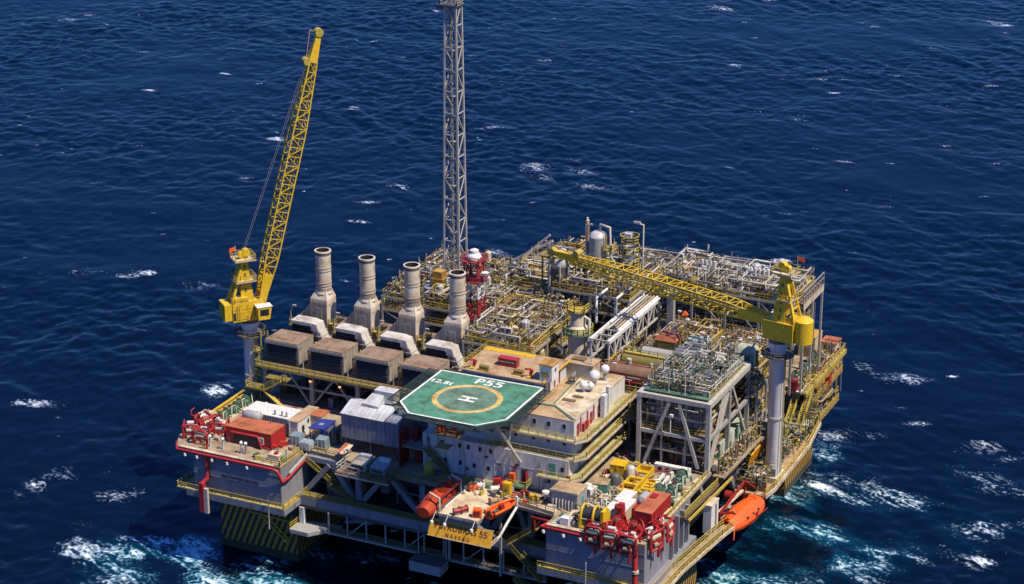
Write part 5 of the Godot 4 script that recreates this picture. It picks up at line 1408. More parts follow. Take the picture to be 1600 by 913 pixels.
	for p in [[12.4, 1.6, "dark_red", "low dark red pump set against the white wall"], [14.6, 2.4, "yellow", "yellow frame beside the cream walkway"], [16.4, 1.2, "white", "white mushroom vent between the wall and the small house"]]:
		t = thing("deck_machine", p[3], "machine", V(p[0], 23.5, p[1]))
		put("base", S().span(-1.0, 1.0, 0, 0.3, -0.6, 0.6), "dark_steel", t)
		put("body", S().lathe(V(0, 0.3, 0), [Vector2(0.3, 0), Vector2(0.35, 1.0), Vector2(0.75, 1.1), Vector2(0.7, 1.5), Vector2(0.02, 1.6)], 10) if p[2] == "white" else S().bar(V(-0.8, 0.8, 0), V(0.8, 0.8, 0), 0.7), p[2], t)
		put("pipe", S().path([V(0.9, 0.3, 0.3), V(0.9, 1.3, 0.3), V(0.2, 1.5, 0.2)], 0.12), p[2], t)

# ------------------------------------------------------------------ right front corner
func build_right_corner() -> void:
	var t := thing("small_house", "small grey house with tan roof and pipes before it, by the white block", "deck house", V(21.0, 23.5, 1.0))
	put("wall", S().span(-2.6, 2.6, 0, 3.4, -2.0, 2.4), "grey", t)
	put("roof", S().span(-2.7, 2.7, 3.4, 3.6, -2.1, 2.5), "tan", t)
	put("roof_edge", S().span(-2.75, 2.75, 3.4, 3.75, 2.5, 2.62).span(2.7, 2.82, 3.4, 3.75, -2.1, 2.5), "cream", t)
	for i in 7:
		put("front_pipe", S().path([V(-2.0 + i * 0.62, 0, 2.7), V(-2.0 + i * 0.62, 1.8 + 0.2 * (i % 2), 2.7), V(-2.0 + i * 0.62, 2.0, 2.4)], 0.12), "pale_steel" if i % 2 else "steel", t)
	put("door", S().span(2.6, 2.66, 0.2, 2.2, -0.6, 0.4), "cabinet_green", t)
	t = thing("hose_reel", "large yellow hose reel in a yellow frame on the right corner deck", "hose reel", V(28.8, 23.5, 7.4))
	for x in [-2.1, 0.2, 1.9]:
		put("hoop", S().path([V(x, 0.4, -1.4), V(x, 2.6, -1.5), V(x, 3.8, -0.8), V(x, 4.1, 0), V(x, 3.8, 0.8), V(x, 2.6, 1.5), V(x, 0.4, 1.4)], 0.26, 6), "yellow", t)
	put("drum", S().tube(V(-1.9, 2.3, 0), V(1.7, 2.3, 0), 1.25, 1.25, 16), "black", t)
	put("frame", S().span(-2.5, 2.3, 0, 0.4, -1.7, 1.7).bar(V(-2.3, 0.4, 1.6), V(-2.3, 2.6, 1.6), 0.35).bar(V(2.1, 0.4, 1.6), V(2.1, 4.2, 1.6), 0.5), "yellow", t)
	put("side_disc", S().tube(V(2.1, 2.3, 0), V(2.3, 2.3, 0), 1.7, 1.7, 16), "crane_yellow", t)
	put("crossbar", S().bar(V(-2.1, 2.0, 1.55), V(1.9, 2.0, 1.55), 0.16), "pale_steel", t)
	for p in [[30.7, -0.6, 3.4, 10.0, "long cream container beside the yellow hose reel"], [32.4, 1.4, 3.6, 5.4, "shorter white container end beside the red container"]]:
		t = container("white_container", p[4], V(p[0] - 0.4, 23.5, p[1]), PI / 2, p[3], 2.5, 1.9 if p[3] > 6 else 2.6, "cream", "white")
	t = container("red_container", "big red container with rust pink roof at the right corner", V(37.0, 23.5, 0.4), PI / 2, 9.0, 3.2, 3.6, "red", "rust_top")
	put("side_flange", S().bar(V(-4.2, 1.0, 1.9), V(3.6, 1.0, 1.9), 0.35, 0.25), "cream", t)
	put("roof_hatch", S().box(V(2.2, 3.7, -0.6), V(1.6, 0.25, 1.2)), "dark_red", t)
	t = thing("pressure_tank", "dark red open cradle with a grey tank left of the big red container", "tank", V(34.2, 23.5, -1.4))
	put("cradle", S().span(-1.1, 0.9, 0, 1.9, -3.2, 2.6), "dark_red", t)
	put("shell", S().lathe(V(-0.1, 2.5, -2.4), [Vector2(0.02, -0.3), Vector2(0.9, 0), Vector2(0.9, 2.6), Vector2(0.02, 3.0)], 12, Basis(V(1, 0, 0), PI / 2)), "grey", t)
	put("hose", S().path([V(0.6, 1.9, -1), V(0.9, 3.2, 0.4), V(0.6, 2.0, 2.2)], 0.18), "pale_steel", t)
	for p in [[30.0, 10.2, 0.0, "leftmost red mooring gear hoop along the front of the right corner"], [33.2, 10.6, 0.1, "second red mooring gear hoop along the front of the right corner"], [36.9, 10.9, 0.0, "third red mooring gear hoop, nearest the sharp right corner"], [40.2, 7.2, 1.2, "red mooring gear rounding the right corner towards the right side"], [40.8, 2.6, 1.57, "red mooring gear on the right edge below the big red container"]]:
		fairlead(p[3], V(p[0], 23.4, p[1]), p[2], int(p[0] * 13))
	for p in [[33.2, 6.2, "tall red mooring winch in front of the white container"], [36.6, 6.8, "red mooring winch in front of the big red container"], [38.8, 3.6, "red mooring winch at the outer end of the big red container"]]:
		winch("red_winch", p[2], "red", V(p[0], 23.5, p[1]), R(0, 1.5), "red mooring winches on the right corner", 1.05)
	t = thing("red_tower", "red stepped pump column between the white container and red mooring gear", "pump", V(32.6, 23.5, 4.4))
	put("column", S().solid([V(-0.7, 0, -0.7), V(-0.7, 0, 0.9), V(0.8, 0, 0.9), V(0.8, 0, -0.7)], [V(-0.5, 4.2, -0.5), V(-0.5, 4.2, 0.5), V(0.5, 4.2, 0.5), V(0.5, 4.2, -0.5)]), "red", t)
	put("pump_head", S().tube(V(-1.0, 3.4, 0.2), V(0.4, 3.4, 0.2), 0.6, 0.6, 10), "dark_red", t)
	put("pipe", S().path([V(0.7, 1.4, 0.6), V(1.8, 1.4, 0.8), V(1.8, 0.1, 1.8)], 0.25), "red", t)
	t = thing("fire_main", "red fire main pipe along the front edge of the right corner deck", "pipe")
	put("pipe", S().path([V(16.8, 22.6, 7.4), V(16.8, 23.1, 8.0), V(20.4, 23.1, 8.2), V(19.8, 23.1, 10.6), V(29.0, 23.1, 10.7)], 0.29, 8), "red", t)
	put("drop_pipe", S().path([V(16.8, 22.6, 7.4), V(16.8, 20.0, 7.4)], 0.4, 8), "dark_red", t)
	put("deck_edge", S().span(20.6, 29.4, 23.5, 23.62, 9.5, 10.3), "cream", t)
	t = thing("drain_pipe", "thick red drop pipe at the sharp right corner of the grey block", "pipe")
	put("pipe", S().path([V(37.6, 23.0, 11.0), V(38.2, 22.0, 11.2), V(38.4, 14.0, 11.6), V(38.4, 9.0, 11.6)], 0.48, 8), "red", t)
	put("collar", S().tube(V(38.4, 18.4, 11.4), V(38.4, 18.9, 11.4), 0.62, 0.62, 10), "cream", t)
	for x in [20.4, 24.3, 27.6]:
		var l := thing("edge_lamp", "%s of three small white lamps under the red pipe on the right corner" % ["leftmost", "middle", "rightmost"][[20.4, 24.3, 27.6].find(x)], "lamp", V(x, 22.4, 10.9), 0, "small white lamps below the red edge pipes")
		put("housing", S().lathe(Vector3.ZERO, [Vector2(0.02, -0.3), Vector2(0.32, -0.2), Vector2(0.28, 0.25), Vector2(0.02, 0.35)], 8), "white", l)
		put("bracket", S().bar(V(0, 0.3, 0), V(0, 0.6, -0.8), 0.08), "steel", l)
	t = thing("tide_pole", "thin pale pole hanging down before the right grey corner block", "pole", V(29.0, 12.0, 11.6))
	put("pole", S().tube(V(0, -4, 0), V(0, 6.4, 0), 0.1), "pale_steel", t)
	put("bracket", S().bar(V(0, 6.2, 0), V(0, 6.2, -1.6), 0.1), "pale_steel", t)
	t = thing("tide_pole", "white bent pole hanging down before the left grey corner block", "pole", V(-36.6, 15.4, 11.5))
	put("pole", S().path([V(1.0, 3.0, 0), V(0, 2.2, 0), V(0, -4.6, 0)], 0.13), "pale_steel", t)
	put("bracket", S().bar(V(0, 0.2, 0), V(0, 0.2, -0.5), 0.1), "pale_steel", t)
	t = thing("ramp_edge", "cream and green strip with white bollards at the left end of the right corner deck", "deck strip", V(21.6, 23.5, 7.4))
	put("strip", S().solid([V(-0.6, 0, 2.2), V(0.4, 0, 2.2), V(1.6, 0, -2.4), V(0.6, 0, -2.4)], [V(-0.6, 0.2, 2.2), V(0.4, 0.2, 2.2), V(1.6, 0.2, -2.4), V(0.6, 0.2, -2.4)]), "pale_green", t)
	put("bollard", S().box(V(2.0, 0.7, 1.2), V(1.6, 1.4, 1.1)), "white", t)
	put("hose_arm", S().path([V(2.2, 1.0, 0.6), V(2.6, 1.7, -0.8), V(4.0, 1.8, -1.4)], 0.35), "cream", t)
	# yellow lifting frames and white racks behind
	for i in 2:
		t = thing("lifting_basket", ["long yellow lifting basket lying on the right corner deck", "shorter bright yellow basket right of the long yellow one"][i], "basket", V(28.7 + i * 3.5, 23.5, -11.6 + i * 1.8), 0.03, "yellow baskets on the right corner deck")
		var hl := 6.2 - i * 3.4
		var hw := 1.35 - i * 0.2
		put("floor", S().span(-hw, hw, 0.2, 0.35, -hl, hl), "ochre", t)
		for e in [-1.0, 1.0]:
			put("side_rail", S().span(e * hw - 0.15, e * hw + 0.15, 0.0, 1.3, -hl, hl), "yellow", t)
			put("end_rail", S().span(-hw + 0.16, hw - 0.16, 0.0, 1.3, e * hl - 0.15, e * hl + 0.15), "yellow", t)
		for k in 4 - i:
			put("cross_member", S().span(-hw + 0.16, hw - 0.16, 0.9, 1.35, -hl + (k + 0.8) * hl / 2.2, -hl + (k + 0.8) * hl / 2.2 + 0.9), "yellow", t)
		put("sling", S().path([V(-0.5, 1.3, -hl * 0.5), V(0.2, 1.5, 0), V(0.4, 1.3, hl * 0.4)], 0.1), "rust_top", t)
	t = thing("white_rack", "white slotted rack behind the yellow baskets at the foot of the truss module", "rack", V(33.0, 23.5, -19.2))
	put("frame", S().span(-3.4, 3.6, 0, 1.6, -0.6, 0.5), "white", t)
	for i in 4:
		put("slot", S().span(-2.6 + i * 1.5, -1.8 + i * 1.5, 0.4, 1.2, 0.5, 0.55), "black", t)
	for i in 3:
		t = thing("white_trestle", ["leftmost white trestle between the yellow basket and green winches", "middle white trestle between the yellow basket and green winches", "rightmost white trestle between the yellow basket and green winches"][i], "trestle", V(32.8 + i * 1.2, 23.5, -12.8 + i * 0.6), 0.06, "white trestles")
		put("beam", S().span(-0.25, 0.25, 0.8, 1.3, -3.4, 3.0), "white", t)
		put("leg", S().span(-0.4, 0.4, 0, 0.8, -2.8, -2.4).span(-0.4, 0.4, 0, 0.8, 2.0, 2.4), "pale_steel", t)
	var where := ["nearest the big red container", "second from the big red container", "third from the big red container", "fourth from the big red container", "last from the red container", "set inboard in the middle of the group"]
	for i in 6:
		winch("green_winch", "green deck winch on the right corner, " + where[i], "winch_green", V(37.4 - i * 0.35 if i < 5 else 34.6, 23.5, -5.4 - i * 2.9 if i < 5 else -9.5), R(-0.6, 0.6), "green winches in rows along the deck edges", 1.2)
	for i in 3:
		t = thing("deck_hatch", ["cream hatch plate by the right edge railing, front of three", "cream hatch plate by the right edge railing, middle of three", "cream hatch plate by the right edge railing, rear of three"][i], "hatch", V(38.7, 23.5, -9.0 - i * 4.2), 0, "cream hatch plates")
		put("cover", S().span(-0.5, 0.5, 0.1, 0.5, -1.0, 1.0), "cream", t)
		put("coaming", S().span(-0.6, 0.6, 0, 0.1, -1.2, 1.2), "tan", t)
	# the clutter between the block and the truss module
	var stuff := [["yellow_skip", "bright yellow skip between the white block and the truss module", "skip", 24.3, -14.5, "yellow", 1.4, 2.4], ["dark_tank", "dark round tank beside the yellow skip", "tank", 25.2, -10.4, "dark_steel", 1.0, 2.2], ["grey_tank", "pale grey tank beside the dark round tank", "tank", 27.0, -13.6, "pale_steel", 0.9, 2.8], ["green_cabin", "small green cabin with tan top near the white block's right corner", "cabin", 24.6, -5.6, "cabinet_green", 1.3, 2.4], ["white_crate", "white crate under the galleries of the white block", "crate", 22.9, -3.4, "white", 1.2, 2.0], ["cream_crate", "low cream crate between the small house and yellow basket", "crate", 26.8, -2.0, "cream", 0.9, 1.4]]
	for p in stuff:
		t = thing(p[0], p[1], p[2], V(p[3], 23.5, p[4]), R(-0.2, 0.2))
		var r: float = p[6]
		if p[2] == "tank":
			put("shell", S().lathe(Vector3.ZERO, [Vector2(r, 0), Vector2(r, p[7] - 0.5), Vector2(r * 0.6, p[7]), Vector2(0.02, p[7] + 0.1)], 14), p[5], t)
			put("pipe", S().path([V(r, 0.2, 0), V(r + 0.4, 1.4, 0), V(r, p[7] - 0.6, 0)], 0.13), "steel", t)
		else:
			put("body", S().span(-r, r, 0.1, p[7], -r, r), p[5], t)
			put("lid", S().span(-r - 0.05, r + 0.05, p[7], p[7] + 0.15, -r - 0.05, r + 0.05), "tan" if p[2] == "cabin" else p[5], t)
			put("rib", S().span(-0.1, 0.1, 0.1, p[7], r, r + 0.08).span(r, r + 0.08, 0.1, p[7], -0.1, 0.1), p[5], t)
	t = thing("valve_manifold", "tangle of pale pipes and valves between the small house and white block galleries", "manifold", V(25.6, 23.5, 0.5))
	rng.seed = 77
	for i in 34:
		var p := V(R(-2.2, 3.4), R(0.2, 1.0), R(-6.5, 4.5))
		put("pipe", S().path([p, p + V(0, R(0.4, 1.6), 0), p + V(R(-2, 2), R(0.4, 1.6), 0), p + V(R(-2, 2), 0.1, R(-2, 2))], R(0.1, 0.2)), ["pale_steel", "steel", "white", "tan", "pale_green", "cream"][i % 6], t)
	t = thing("edge_railing", "yellow railing along the right edge of the right corner deck", "railing")
	put("railing", S().rail([V(39.3, 23.5, -1.0), V(39.4, 23.5, -22)], 1.2, 0.13), "rail_yellow", t)
	put("kick_plate", S().span(39.2, 39.5, 23.5, 23.8, -22, -1), "cream", t)

# ------------------------------------------------------------------ right side
func build_right_side() -> void:
	# the truss module
	var t := thing("truss_module", "open grey truss module with big diagonal braces right of the accommodation block", "module")
	var x0 := 25.4
	var x1 := 39.2
	var z0 := -21.2
	var z1 := -42.5
	for x in [x0, x1]:
		for z in [z0, (z0 + z1) / 2, z1]:
			put("column", S().span(x - 0.4, x + 0.4, 23.5, 37.1, z - 0.4, z + 0.4), "pale_steel" if z == z0 else "steel", t)
		put("beam", S().span(x - 0.45, x + 0.45, 37.1, 38.1, z1 - 0.5, z0 + 0.5), "pale_steel", t)
		put("beam", S().span(x - 0.3, x + 0.3, 30.2, 30.9, z1 + 0.5, z0 - 0.5), "steel", t)
	for z in [z0, (z0 + z1) / 2, z1]:
		put("beam", S().span(x0 + 0.46, x1 - 0.46, 37.2, 38.09, z - 0.4, z + 0.4), "pale_steel", t)
		put("beam", S().span(x0 + 0.5, x1 - 0.5, 30.1, 30.8, z - 0.3, z + 0.3), "pale_steel", t)
		put("beam", S().span(x0 + 0.42, x1 - 0.42, 33.9, 34.2, z - 0.15, z + 0.15), "steel", t)
		put("beam", S().span(x0 + 0.42, x1 - 0.42, 26.9, 27.2, z - 0.15, z + 0.15), "steel", t)
		put("mid_post", S().span(x0 + 4.4, x0 + 4.7, 23.5, 37.1, z - 0.14, z + 0.14), "steel", t)
		put("mid_post", S().span(x1 - 4.6, x1 - 4.3, 23.5, 37.1, z - 0.14, z + 0.14), "steel", t)
	put("diagonal_brace", S().bar(V(26.6, 24.0, z0 + 0.1), V(31.4, 36.9, z0 + 0.1), 0.6), "pale_steel", t)
	put("diagonal_brace", S().bar(V(37.4, 24.6, z0 + 0.1), V(33.4, 36.9, z0 + 0.1), 0.6), "pale_steel", t)
	put("diagonal_brace", S().bar(V(x1, 24.2, z0 - 0.8), V(x1, 36.8, -29.5), 0.5).bar(V(x1, 26, z0 - 2.4), V(x1, 36.8, -32.0), 0.45).bar(V(x1, 36.6, -33.6), V(x1, 24.5, -41.5), 0.5), "pale_steel", t)
	for i in 6:
		put("hand_beam", S().bar(V(x1, 32.0 + (i % 3) * 1.6, -32 - (i % 2)), V(x1, 32.0 + (i % 3) * 1.6, z1), 0.2), "steel", t)
	put("middle_deck", S().span(x0 + 0.5, x1 - 0.5, 30.8, 30.95, z1 + 0.5, z0 - 0.5), "tan_dark", t)
	put("railing", S().rail([V(x0 + 0.6, 30.95, z0 - 0.2), V(x1 - 0.6, 30.95, z0 - 0.2)], 1.1, 0.11), "rail_yellow", t)
	put("upper_deck", S().span(x0 + 0.5, x1 - 0.5, 38.1, 38.2, z1 + 0.5, z0 - 0.8), "olive", t)
	put("front_walkway", S().span(x0 + 0.5, x1 - 0.5, 38.2, 38.4, z0 - 3.0, z0 - 0.8), "winch_green", t)
	put("back_wall", S().span(x0 + 0.6, x1 - 0.6, 23.5, 36.8, -34.2, -34), "brown", t)
	for i in 6:
		put("wall_panel", S().span(x0 + 2.4 + i * 1.9, x0 + 4.1 + i * 1.9, 31.6, 36.2, -23.4, -23.2), "hull_grey", t)
	put("sump", S().span(x0 + 5, x1 - 3, 24, 28.4, -26, -24), "tan_dark", t)
	rng.seed = 404
	fill_pipes(t, x0 + 0.8, x1 - 0.8, z1 + 0.8, z0 - 2.0, 38.2, 210, 2.2, ["steel", "pale_steel", "steel", "dark_steel", "pale_green", "grey", "olive"], 0.13)
	fine_pipes(t, x0 + 0.8, x1 - 0.8, -33, z0 - 0.4, [23.5, 26.5, 30.95, 33], 420, ["pale_steel", "tan"])
	fine_pipes(t, x0 + 0.8, x1 - 0.8, z1, z0 - 1, [38.4, 39.4], 300, ["steel", "tan"], ["dark_steel", "grey", "steel", "olive", "pale_steel", "winch_green"])
	fill_pipes(t, x0 + 0.8, x1 - 0.8, -33, z0 - 2, 30.95, 60, 4.5, ["steel", "pale_steel", "olive", "tan", "cream"], 0.2)
	fill_pipes(t, x0 + 0.8, x1 - 0.8, -33, z0 - 1, 23.5, 60, 5.5, ["steel", "pale_steel", "brown", "tan", "dark_red"], 0.24)
	put("lower_deck", S().span(x0 + 0.6, x0 + 6, 26.8, 27.0, -30, z0 - 0.6).span(x1 - 4, x1 - 0.6, 27.6, 27.8, -32, z0 - 0.6), "olive", t)
	put("railing", S().rail([V(x0 + 0.6, 27, z0 - 0.7), V(x0 + 6, 27, z0 - 0.7)], 1.1, 0.1).rail([V(x1 - 4, 27.8, z0 - 0.7), V(x1 - 0.6, 27.8, z0 - 0.7)], 1.1, 0.1), "rail_yellow", t)
	for i in 3:
		put("header_pipe", S().path([V(x0 + 1, 38.4, -39 + i * 1.5), V(x0 + 1, 40.6, -39 + i * 1.5), V(x1 - 3.5, 40.6, -39 + i * 1.5), V(x1 - 1.2, 38.6, -38 + i * 1.5)], 0.42, 8), "pale_steel", t)
	put("lamp_post", S().tube(V(31.9, 30.9, z0 + 0.6), V(31.9, 34.5, z0 + 0.6), 0.11).box(V(32.1, 34.6, z0 + 0.7), V(0.6, 0.5, 0.5)), "white", t)
	put("lamp_post", S().tube(V(34.0, 38.4, z0 - 1), V(34.0, 43.4, z0 - 1), 0.12).path([V(30.6, 38.4, z0 - 1.4), V(30.6, 43.0, z0 - 1.4), V(31.2, 43.8, z0 - 1.4)], 0.12), "pale_steel", t)
	t = thing("rail_curb", "white capped kerb running along the right edge beside the truss module", "kerb")
	put("kerb", S().bar(V(39.9, 24.4, -23), V(40.4, 24.4, -46), 0.7, 1.2), "pale_steel", t)
	put("railing", S().rail([V(40.6, 23.6, -23), V(41.2, 23.6, -46)], 1.3, 0.13), "rail_yellow", t)
	put("walkway", S().solid([V(40.4, 23.0, -46), V(40.0, 23.0, -22), V(42.4, 23.0, -22), V(42.8, 23.0, -46)], [V(40.4, 23.3, -46), V(40.0, 23.3, -22), V(42.4, 23.3, -22), V(42.8, 23.3, -46)]), "deck", t)
	rng.seed = 71
	fine_pipes(t, 40.3, 42.4, -45, -23, [23.3, 23.8], 170, ["tan", "steel"])
	for i in 3:
		t = thing("green_cabinet", ["green cabinet nearest the front at the right foot of the truss module", "green cabinet second along the right foot of the truss module", "green cabinet rearmost along the right foot of the truss module, by the pedestal"][i], "cabinet", V(37.6, 23.6, -30.5 - i * 5.0), 0, "green cabinets along the truss module")
		put("body", S().span(-1.0, 1.2, 0, 3.0, -1.6, 1.6), "cabinet_green", t)
		for k in 2:
			put("door", S().span(1.2, 1.26, 0.3, 2.7, -1.4 + k * 1.5, -0.2 + k * 1.5), "white" if k == 0 else "pale_green", t)
		put("roof", S().span(-1.1, 1.4, 3.0, 3.12, -1.7, 1.7), "pale_green", t)
	# outboard walkway, low
	t = thing("outer_walkway", "long yellow railed walkway hung outside the right side of the hull", "walkway")
	var line := [V(40.8, 14.0, 11), V(41.0, 14.0, -1), V(42.6, 14.0, -17), V(43.2, 14.0, -21)]
	for i in 3:
		put("deck", S().bar(line[i] + V(0.6, 0, 0), line[i + 1] + V(0.6, 0, 0), 2.2, 0.2), "deck", t)
		put("edge_beam", S().bar(line[i] + V(1.8, -0.1, 0), line[i + 1] + V(1.8, -0.1, 0), 0.2, 0.6), "cream", t)
		put("railing", S().rail([line[i] + V(1.6, 0.1, 0), line[i + 1] + V(1.6, 0.1, 0)], 1.3, 0.14).rail([line[i] + V(-0.3, 0.1, 0), line[i + 1] + V(-0.3, 0.1, 0)], 1.2, 0.12), "rail_yellow", t)
	t = thing("upper_walkway", "brown kerbed walkway outside the right edge above the orange lifeboat", "walkway")
	put("deck", S().bar(V(40.1, 21.6, -6), V(40.9, 21.6, -32), 1.3, 0.25), "olive", t)
	put("edge_beam", S().bar(V(40.8, 21.7, -6), V(41.6, 21.7, -32), 0.16, 0.6), "brown", t)
	put("railing", S().rail([V(40.7, 21.8, -6), V(41.5, 21.8, -32)], 1.2, 0.14), "rail_yellow", t)
	put("lower_beam", S().bar(V(40.4, 19.8, -9), V(41.2, 19.8, -30), 0.4, 0.4), "rail_yellow", t)
	put("bracket", S().bar(V(39.5, 19.2, -10), V(40.6, 21.4, -10), 0.25).bar(V(39.5, 19.2, -20), V(40.9, 21.4, -20), 0.25).bar(V(39.5, 19.2, -29), V(41.2, 21.4, -29), 0.25), "olive", t)
	t = thing("white_pillar", "white painted pillar on the right side left of the orange lifeboat", "pillar", V(41.2, 14.1, -17.6))
	put("shaft", S().span(-0.7, 0.9, 0, 5.6, -2.6, 1.2), "white", t)
	put("cap", S().span(-0.8, 1.0, 5.6, 5.8, -2.7, 1.3), "cream", t)
	put("pipe", S().tube(V(1.1, 0, -1), V(1.1, 5.4, -1), 0.16), "pale_steel", t)
	lifeboat("bright orange enclosed lifeboat hanging over the water on the right side", V(43.8, 12.6, -29.6), PI / 2 - 0.12, "orange").scale = V(1.0, 1.12, 1.22)
	t = thing("boat_cradle", "brown steel cradle and davit behind the bright orange lifeboat", "davit")
	put("back_plate", S().span(38.6, 45.4, 12.2, 16.2, -38.2, -37.8), "tan_dark", t)
	put("floor", S().span(38.8, 41.6, 10.6, 10.9, -37.7, -22), "grey", t)
	put("frame", S().bar(V(41.6, 11, -22.4), V(41.6, 15.6, -22.4), 0.4).bar(V(41.6, 11, -36), V(41.6, 16.4, -36), 0.4).bar(V(41.6, 15.6, -22.4), V(41.6, 16.4, -36), 0.4).bar(V(41.6, 15.6, -22.4), V(44.0, 15.8, -23.6), 0.35).bar(V(41.6, 16.4, -36), V(44.2, 16.2, -34.6), 0.35), "dark_red", t)
	put("rail", S().bar(V(40.6, 14.8, -23), V(42.0, 15.4, -34), 0.45), "cream", t)
	put("winch_drum", S().tube(V(39.6, 15.4, -31), V(40.8, 15.4, -31), 0.9, 0.9, 12), "dark_red", t)
	put("bow_hoop", S().path([V(42.4, 10.6, -22.2), V(42.4, 13.4, -22.4), V(44.6, 13.4, -22.4), V(44.6, 10.8, -22.2)], 0.16), "orange", t)
	# crane foot platform, low
	t = thing("pedestal_platform", "low railed platform round the foot of the right crane pedestal", "platform")
	put("deck", S().prism(PackedVector2Array([Vector2(39.5, -74), Vector2(44.6, -74), Vector2(46.0, -62), Vector2(46.4, -40), Vector2(45.8, -36.2), Vector2(39.5, -36.2)]), 13.6, 14.0), "tan", t)
	put("railing", S().rail([V(45.7, 14, -36.4), V(46.3, 14, -40), V(45.9, 14, -62), V(44.5, 14, -73.8)], 1.3, 0.14), "rail_yellow", t)
	put("edge_beam", S().bar(V(46.5, 13.9, -40), V(46.1, 13.9, -62), 0.2, 0.9).bar(V(46.1, 13.9, -62), V(44.7, 13.9, -74), 0.2, 0.9).bar(V(45.9, 13.9, -36.2), V(46.5, 13.9, -40), 0.2, 0.9), "cream", t)
	put("base_block", S().span(42.6, 46.2, 14, 15.2, -47, -42), "cream", t)
	fill_pipes(t, 39.8, 43.6, -60, -37, 14.0, 60, 2.6, ["olive", "rail_yellow", "tan", "steel", "winch_green", "brown"], 0.2)
	fine_pipes(t, 39.8, 45.4, -73, -37, [14.0, 16.0], 460, ["winch_green", "tan"])
	t = thing("secondary_post", "slimmer grey post beside the right crane pedestal under the kerb", "post", V(42.6, 14, -46.5))
	put("shaft", S().tube(V(0, 0, 0), V(0, 10.6, 0), 0.75, 0.75, 14), "grey", t)
	put("cap", S().box(V(0, 10.8, 0), V(2.4, 0.6, 2.0)), "steel", t)
	for i in 7:
		winch("green_valve", "green valve block on the low platform before the pedestal, " + ["nearest the lifeboat", "second from the lifeboat", "third from the lifeboat", "fourth from the lifeboat", "fifth from the lifeboat", "sixth from the lifeboat", "farthest from the lifeboat"][i], "winch_green", V(40.8 + (i % 2) * 1.9, 14.0, -38.2 - i * 1.6), i * 0.7, "green valve blocks on the low platform", 0.75)
	for p in [[42.8, -40.6, "white topped dark green cabinet at the front of the low platform"], [43.0, -64.0, "white topped green cabinet behind the pedestal, front of the pair"], [43.0, -67.6, "white topped green cabinet behind the pedestal, rear of the pair"]]:
		t = thing("valve_cabinet", p[2], "cabinet", V(p[0], 14.0, p[1]), 0, "white topped cabinets on the low platform")
		put("body", S().span(-1.2, 1.2, 0, 2.4, -1.1, 1.1), "net_green", t)
		put("lid", S().span(-1.6, 1.6, 2.4, 2.6, -1.5, 1.5), "white", t)
		put("leg", S().span(-1.1, -0.9, -0.0, 0.1, 1.1, 1.3), "winch_green", t)
	t = thing("folded_gangway", "bright yellow orange folded gangway hung by the right crane pedestal", "gangway", V(41.6, 19.0, -43.6), 0.02)
	put("panel", S().solid([V(-0.3, -0.2, -6.6), V(-0.3, -0.2, 6.0), V(0.0, -0.2, 6.0), V(0.0, -0.2, -6.6)], [V(0.3, 2.4, -6.6), V(0.3, 2.4, 6.0), V(0.6, 2.4, 6.0), V(0.6, 2.4, -6.6)]), "crane_yellow", t)
	for i in 9:
		put("stiffener", S().bar(V(0.1, -0.1, -6.2 + i * 1.45), V(0.68, 2.3, -6.2 + i * 1.45), 0.12), "orange", t)
	put("hanger", S().bar(V(0.4, 2.4, -5), V(0.4, 4.2, -5), 0.15).bar(V(0.4, 2.4, 4), V(0.4, 4.2, 4), 0.15), "steel", t)
	# stairs and slanted yellow braces behind the pedestal
	stair("first of two yellow stairs slanting up behind the right crane pedestal", V(41.2, 14.2, -58.5), V(41.2, 23.6, -69.5), 1.1, "rail_yellow")
	stair("second yellow stair slanting up behind the pedestal, nearer the stern", V(43.2, 14.2, -61.0), V(43.2, 23.6, -72.0), 1.1, "rail_yellow")
	# stern part of the right edge
	t = thing("stern_side_deck", "tan outboard deck with yellow rails at the right rear corner", "side deck")
	put("deck", S().span(39.52, 43.6, 23.1, 23.48, -93, -66), "cream", t)
	put("fascia", S().span(43.6, 43.8, 22.6, 23.6, -93, -66), "rail_yellow", t)
	put("railing", S().rail([V(43.5, 23.5, -66), V(43.5, 23.5, -92.8), V(39, 23.5, -92.8)], 1.3, 0.14), "rail_yellow", t)
	put("lower_deck", S().span(39.52, 43.2, 18.2, 18.5, -93, -72).span(39.52, 44.2, 13.7, 14.0, -88, -74), "tan_dark", t)
	for i in 7:
		put("post", S().span(43.0, 43.25, 14.0, 23.1, -72.4 - i * 3.3, -72.1 - i * 3.3), "rail_yellow" if i % 2 else "hull_grey", t)
	put("skirt", S().span(43.26, 43.36, 19.0, 20.2, -92, -79).span(43.26, 43.36, 21.4, 22.5, -90, -74), "ochre", t)
	rng.seed = 333
	fill_pipes(t, 39.8, 43.0, -92, -73, 18.5, 44, 3.2, ["dark_red", "olive", "steel", "tan", "winch_green", "rail_yellow"], 0.2)
	fill_pipes(t, 39.8, 43.8, -88, -74, 14.0, 24, 3.2, ["steel", "olive", "tan", "winch_green"], 0.2)
	fine_pipes(t, 39.7, 43.2, -92, -67, [14.0, 18.5, 23.5], 260, ["tan", "steel"])
	put("lower_railing", S().rail([V(43.1, 18.5, -72), V(43.1, 18.5, -92.8)], 1.3, 0.14).rail([V(44.1, 14, -74), V(44.1, 14, -87.8)], 1.3, 0.14), "rail_yellow", t)
	put("bracket", S().bar(V(39.6, 20, -74), V(43.4, 23, -74), 0.3).bar(V(39.6, 20, -82), V(43.4, 23, -82), 0.3).bar(V(39.6, 20, -90), V(43.4, 23, -90), 0.3), "olive", t)
	var where := ["front of the row behind the right crane", "second in the row behind the right crane", "third in the row behind the right crane", "fourth in the row behind the right crane", "fifth in the row behind the right crane", "rearmost in the row behind the right crane"]
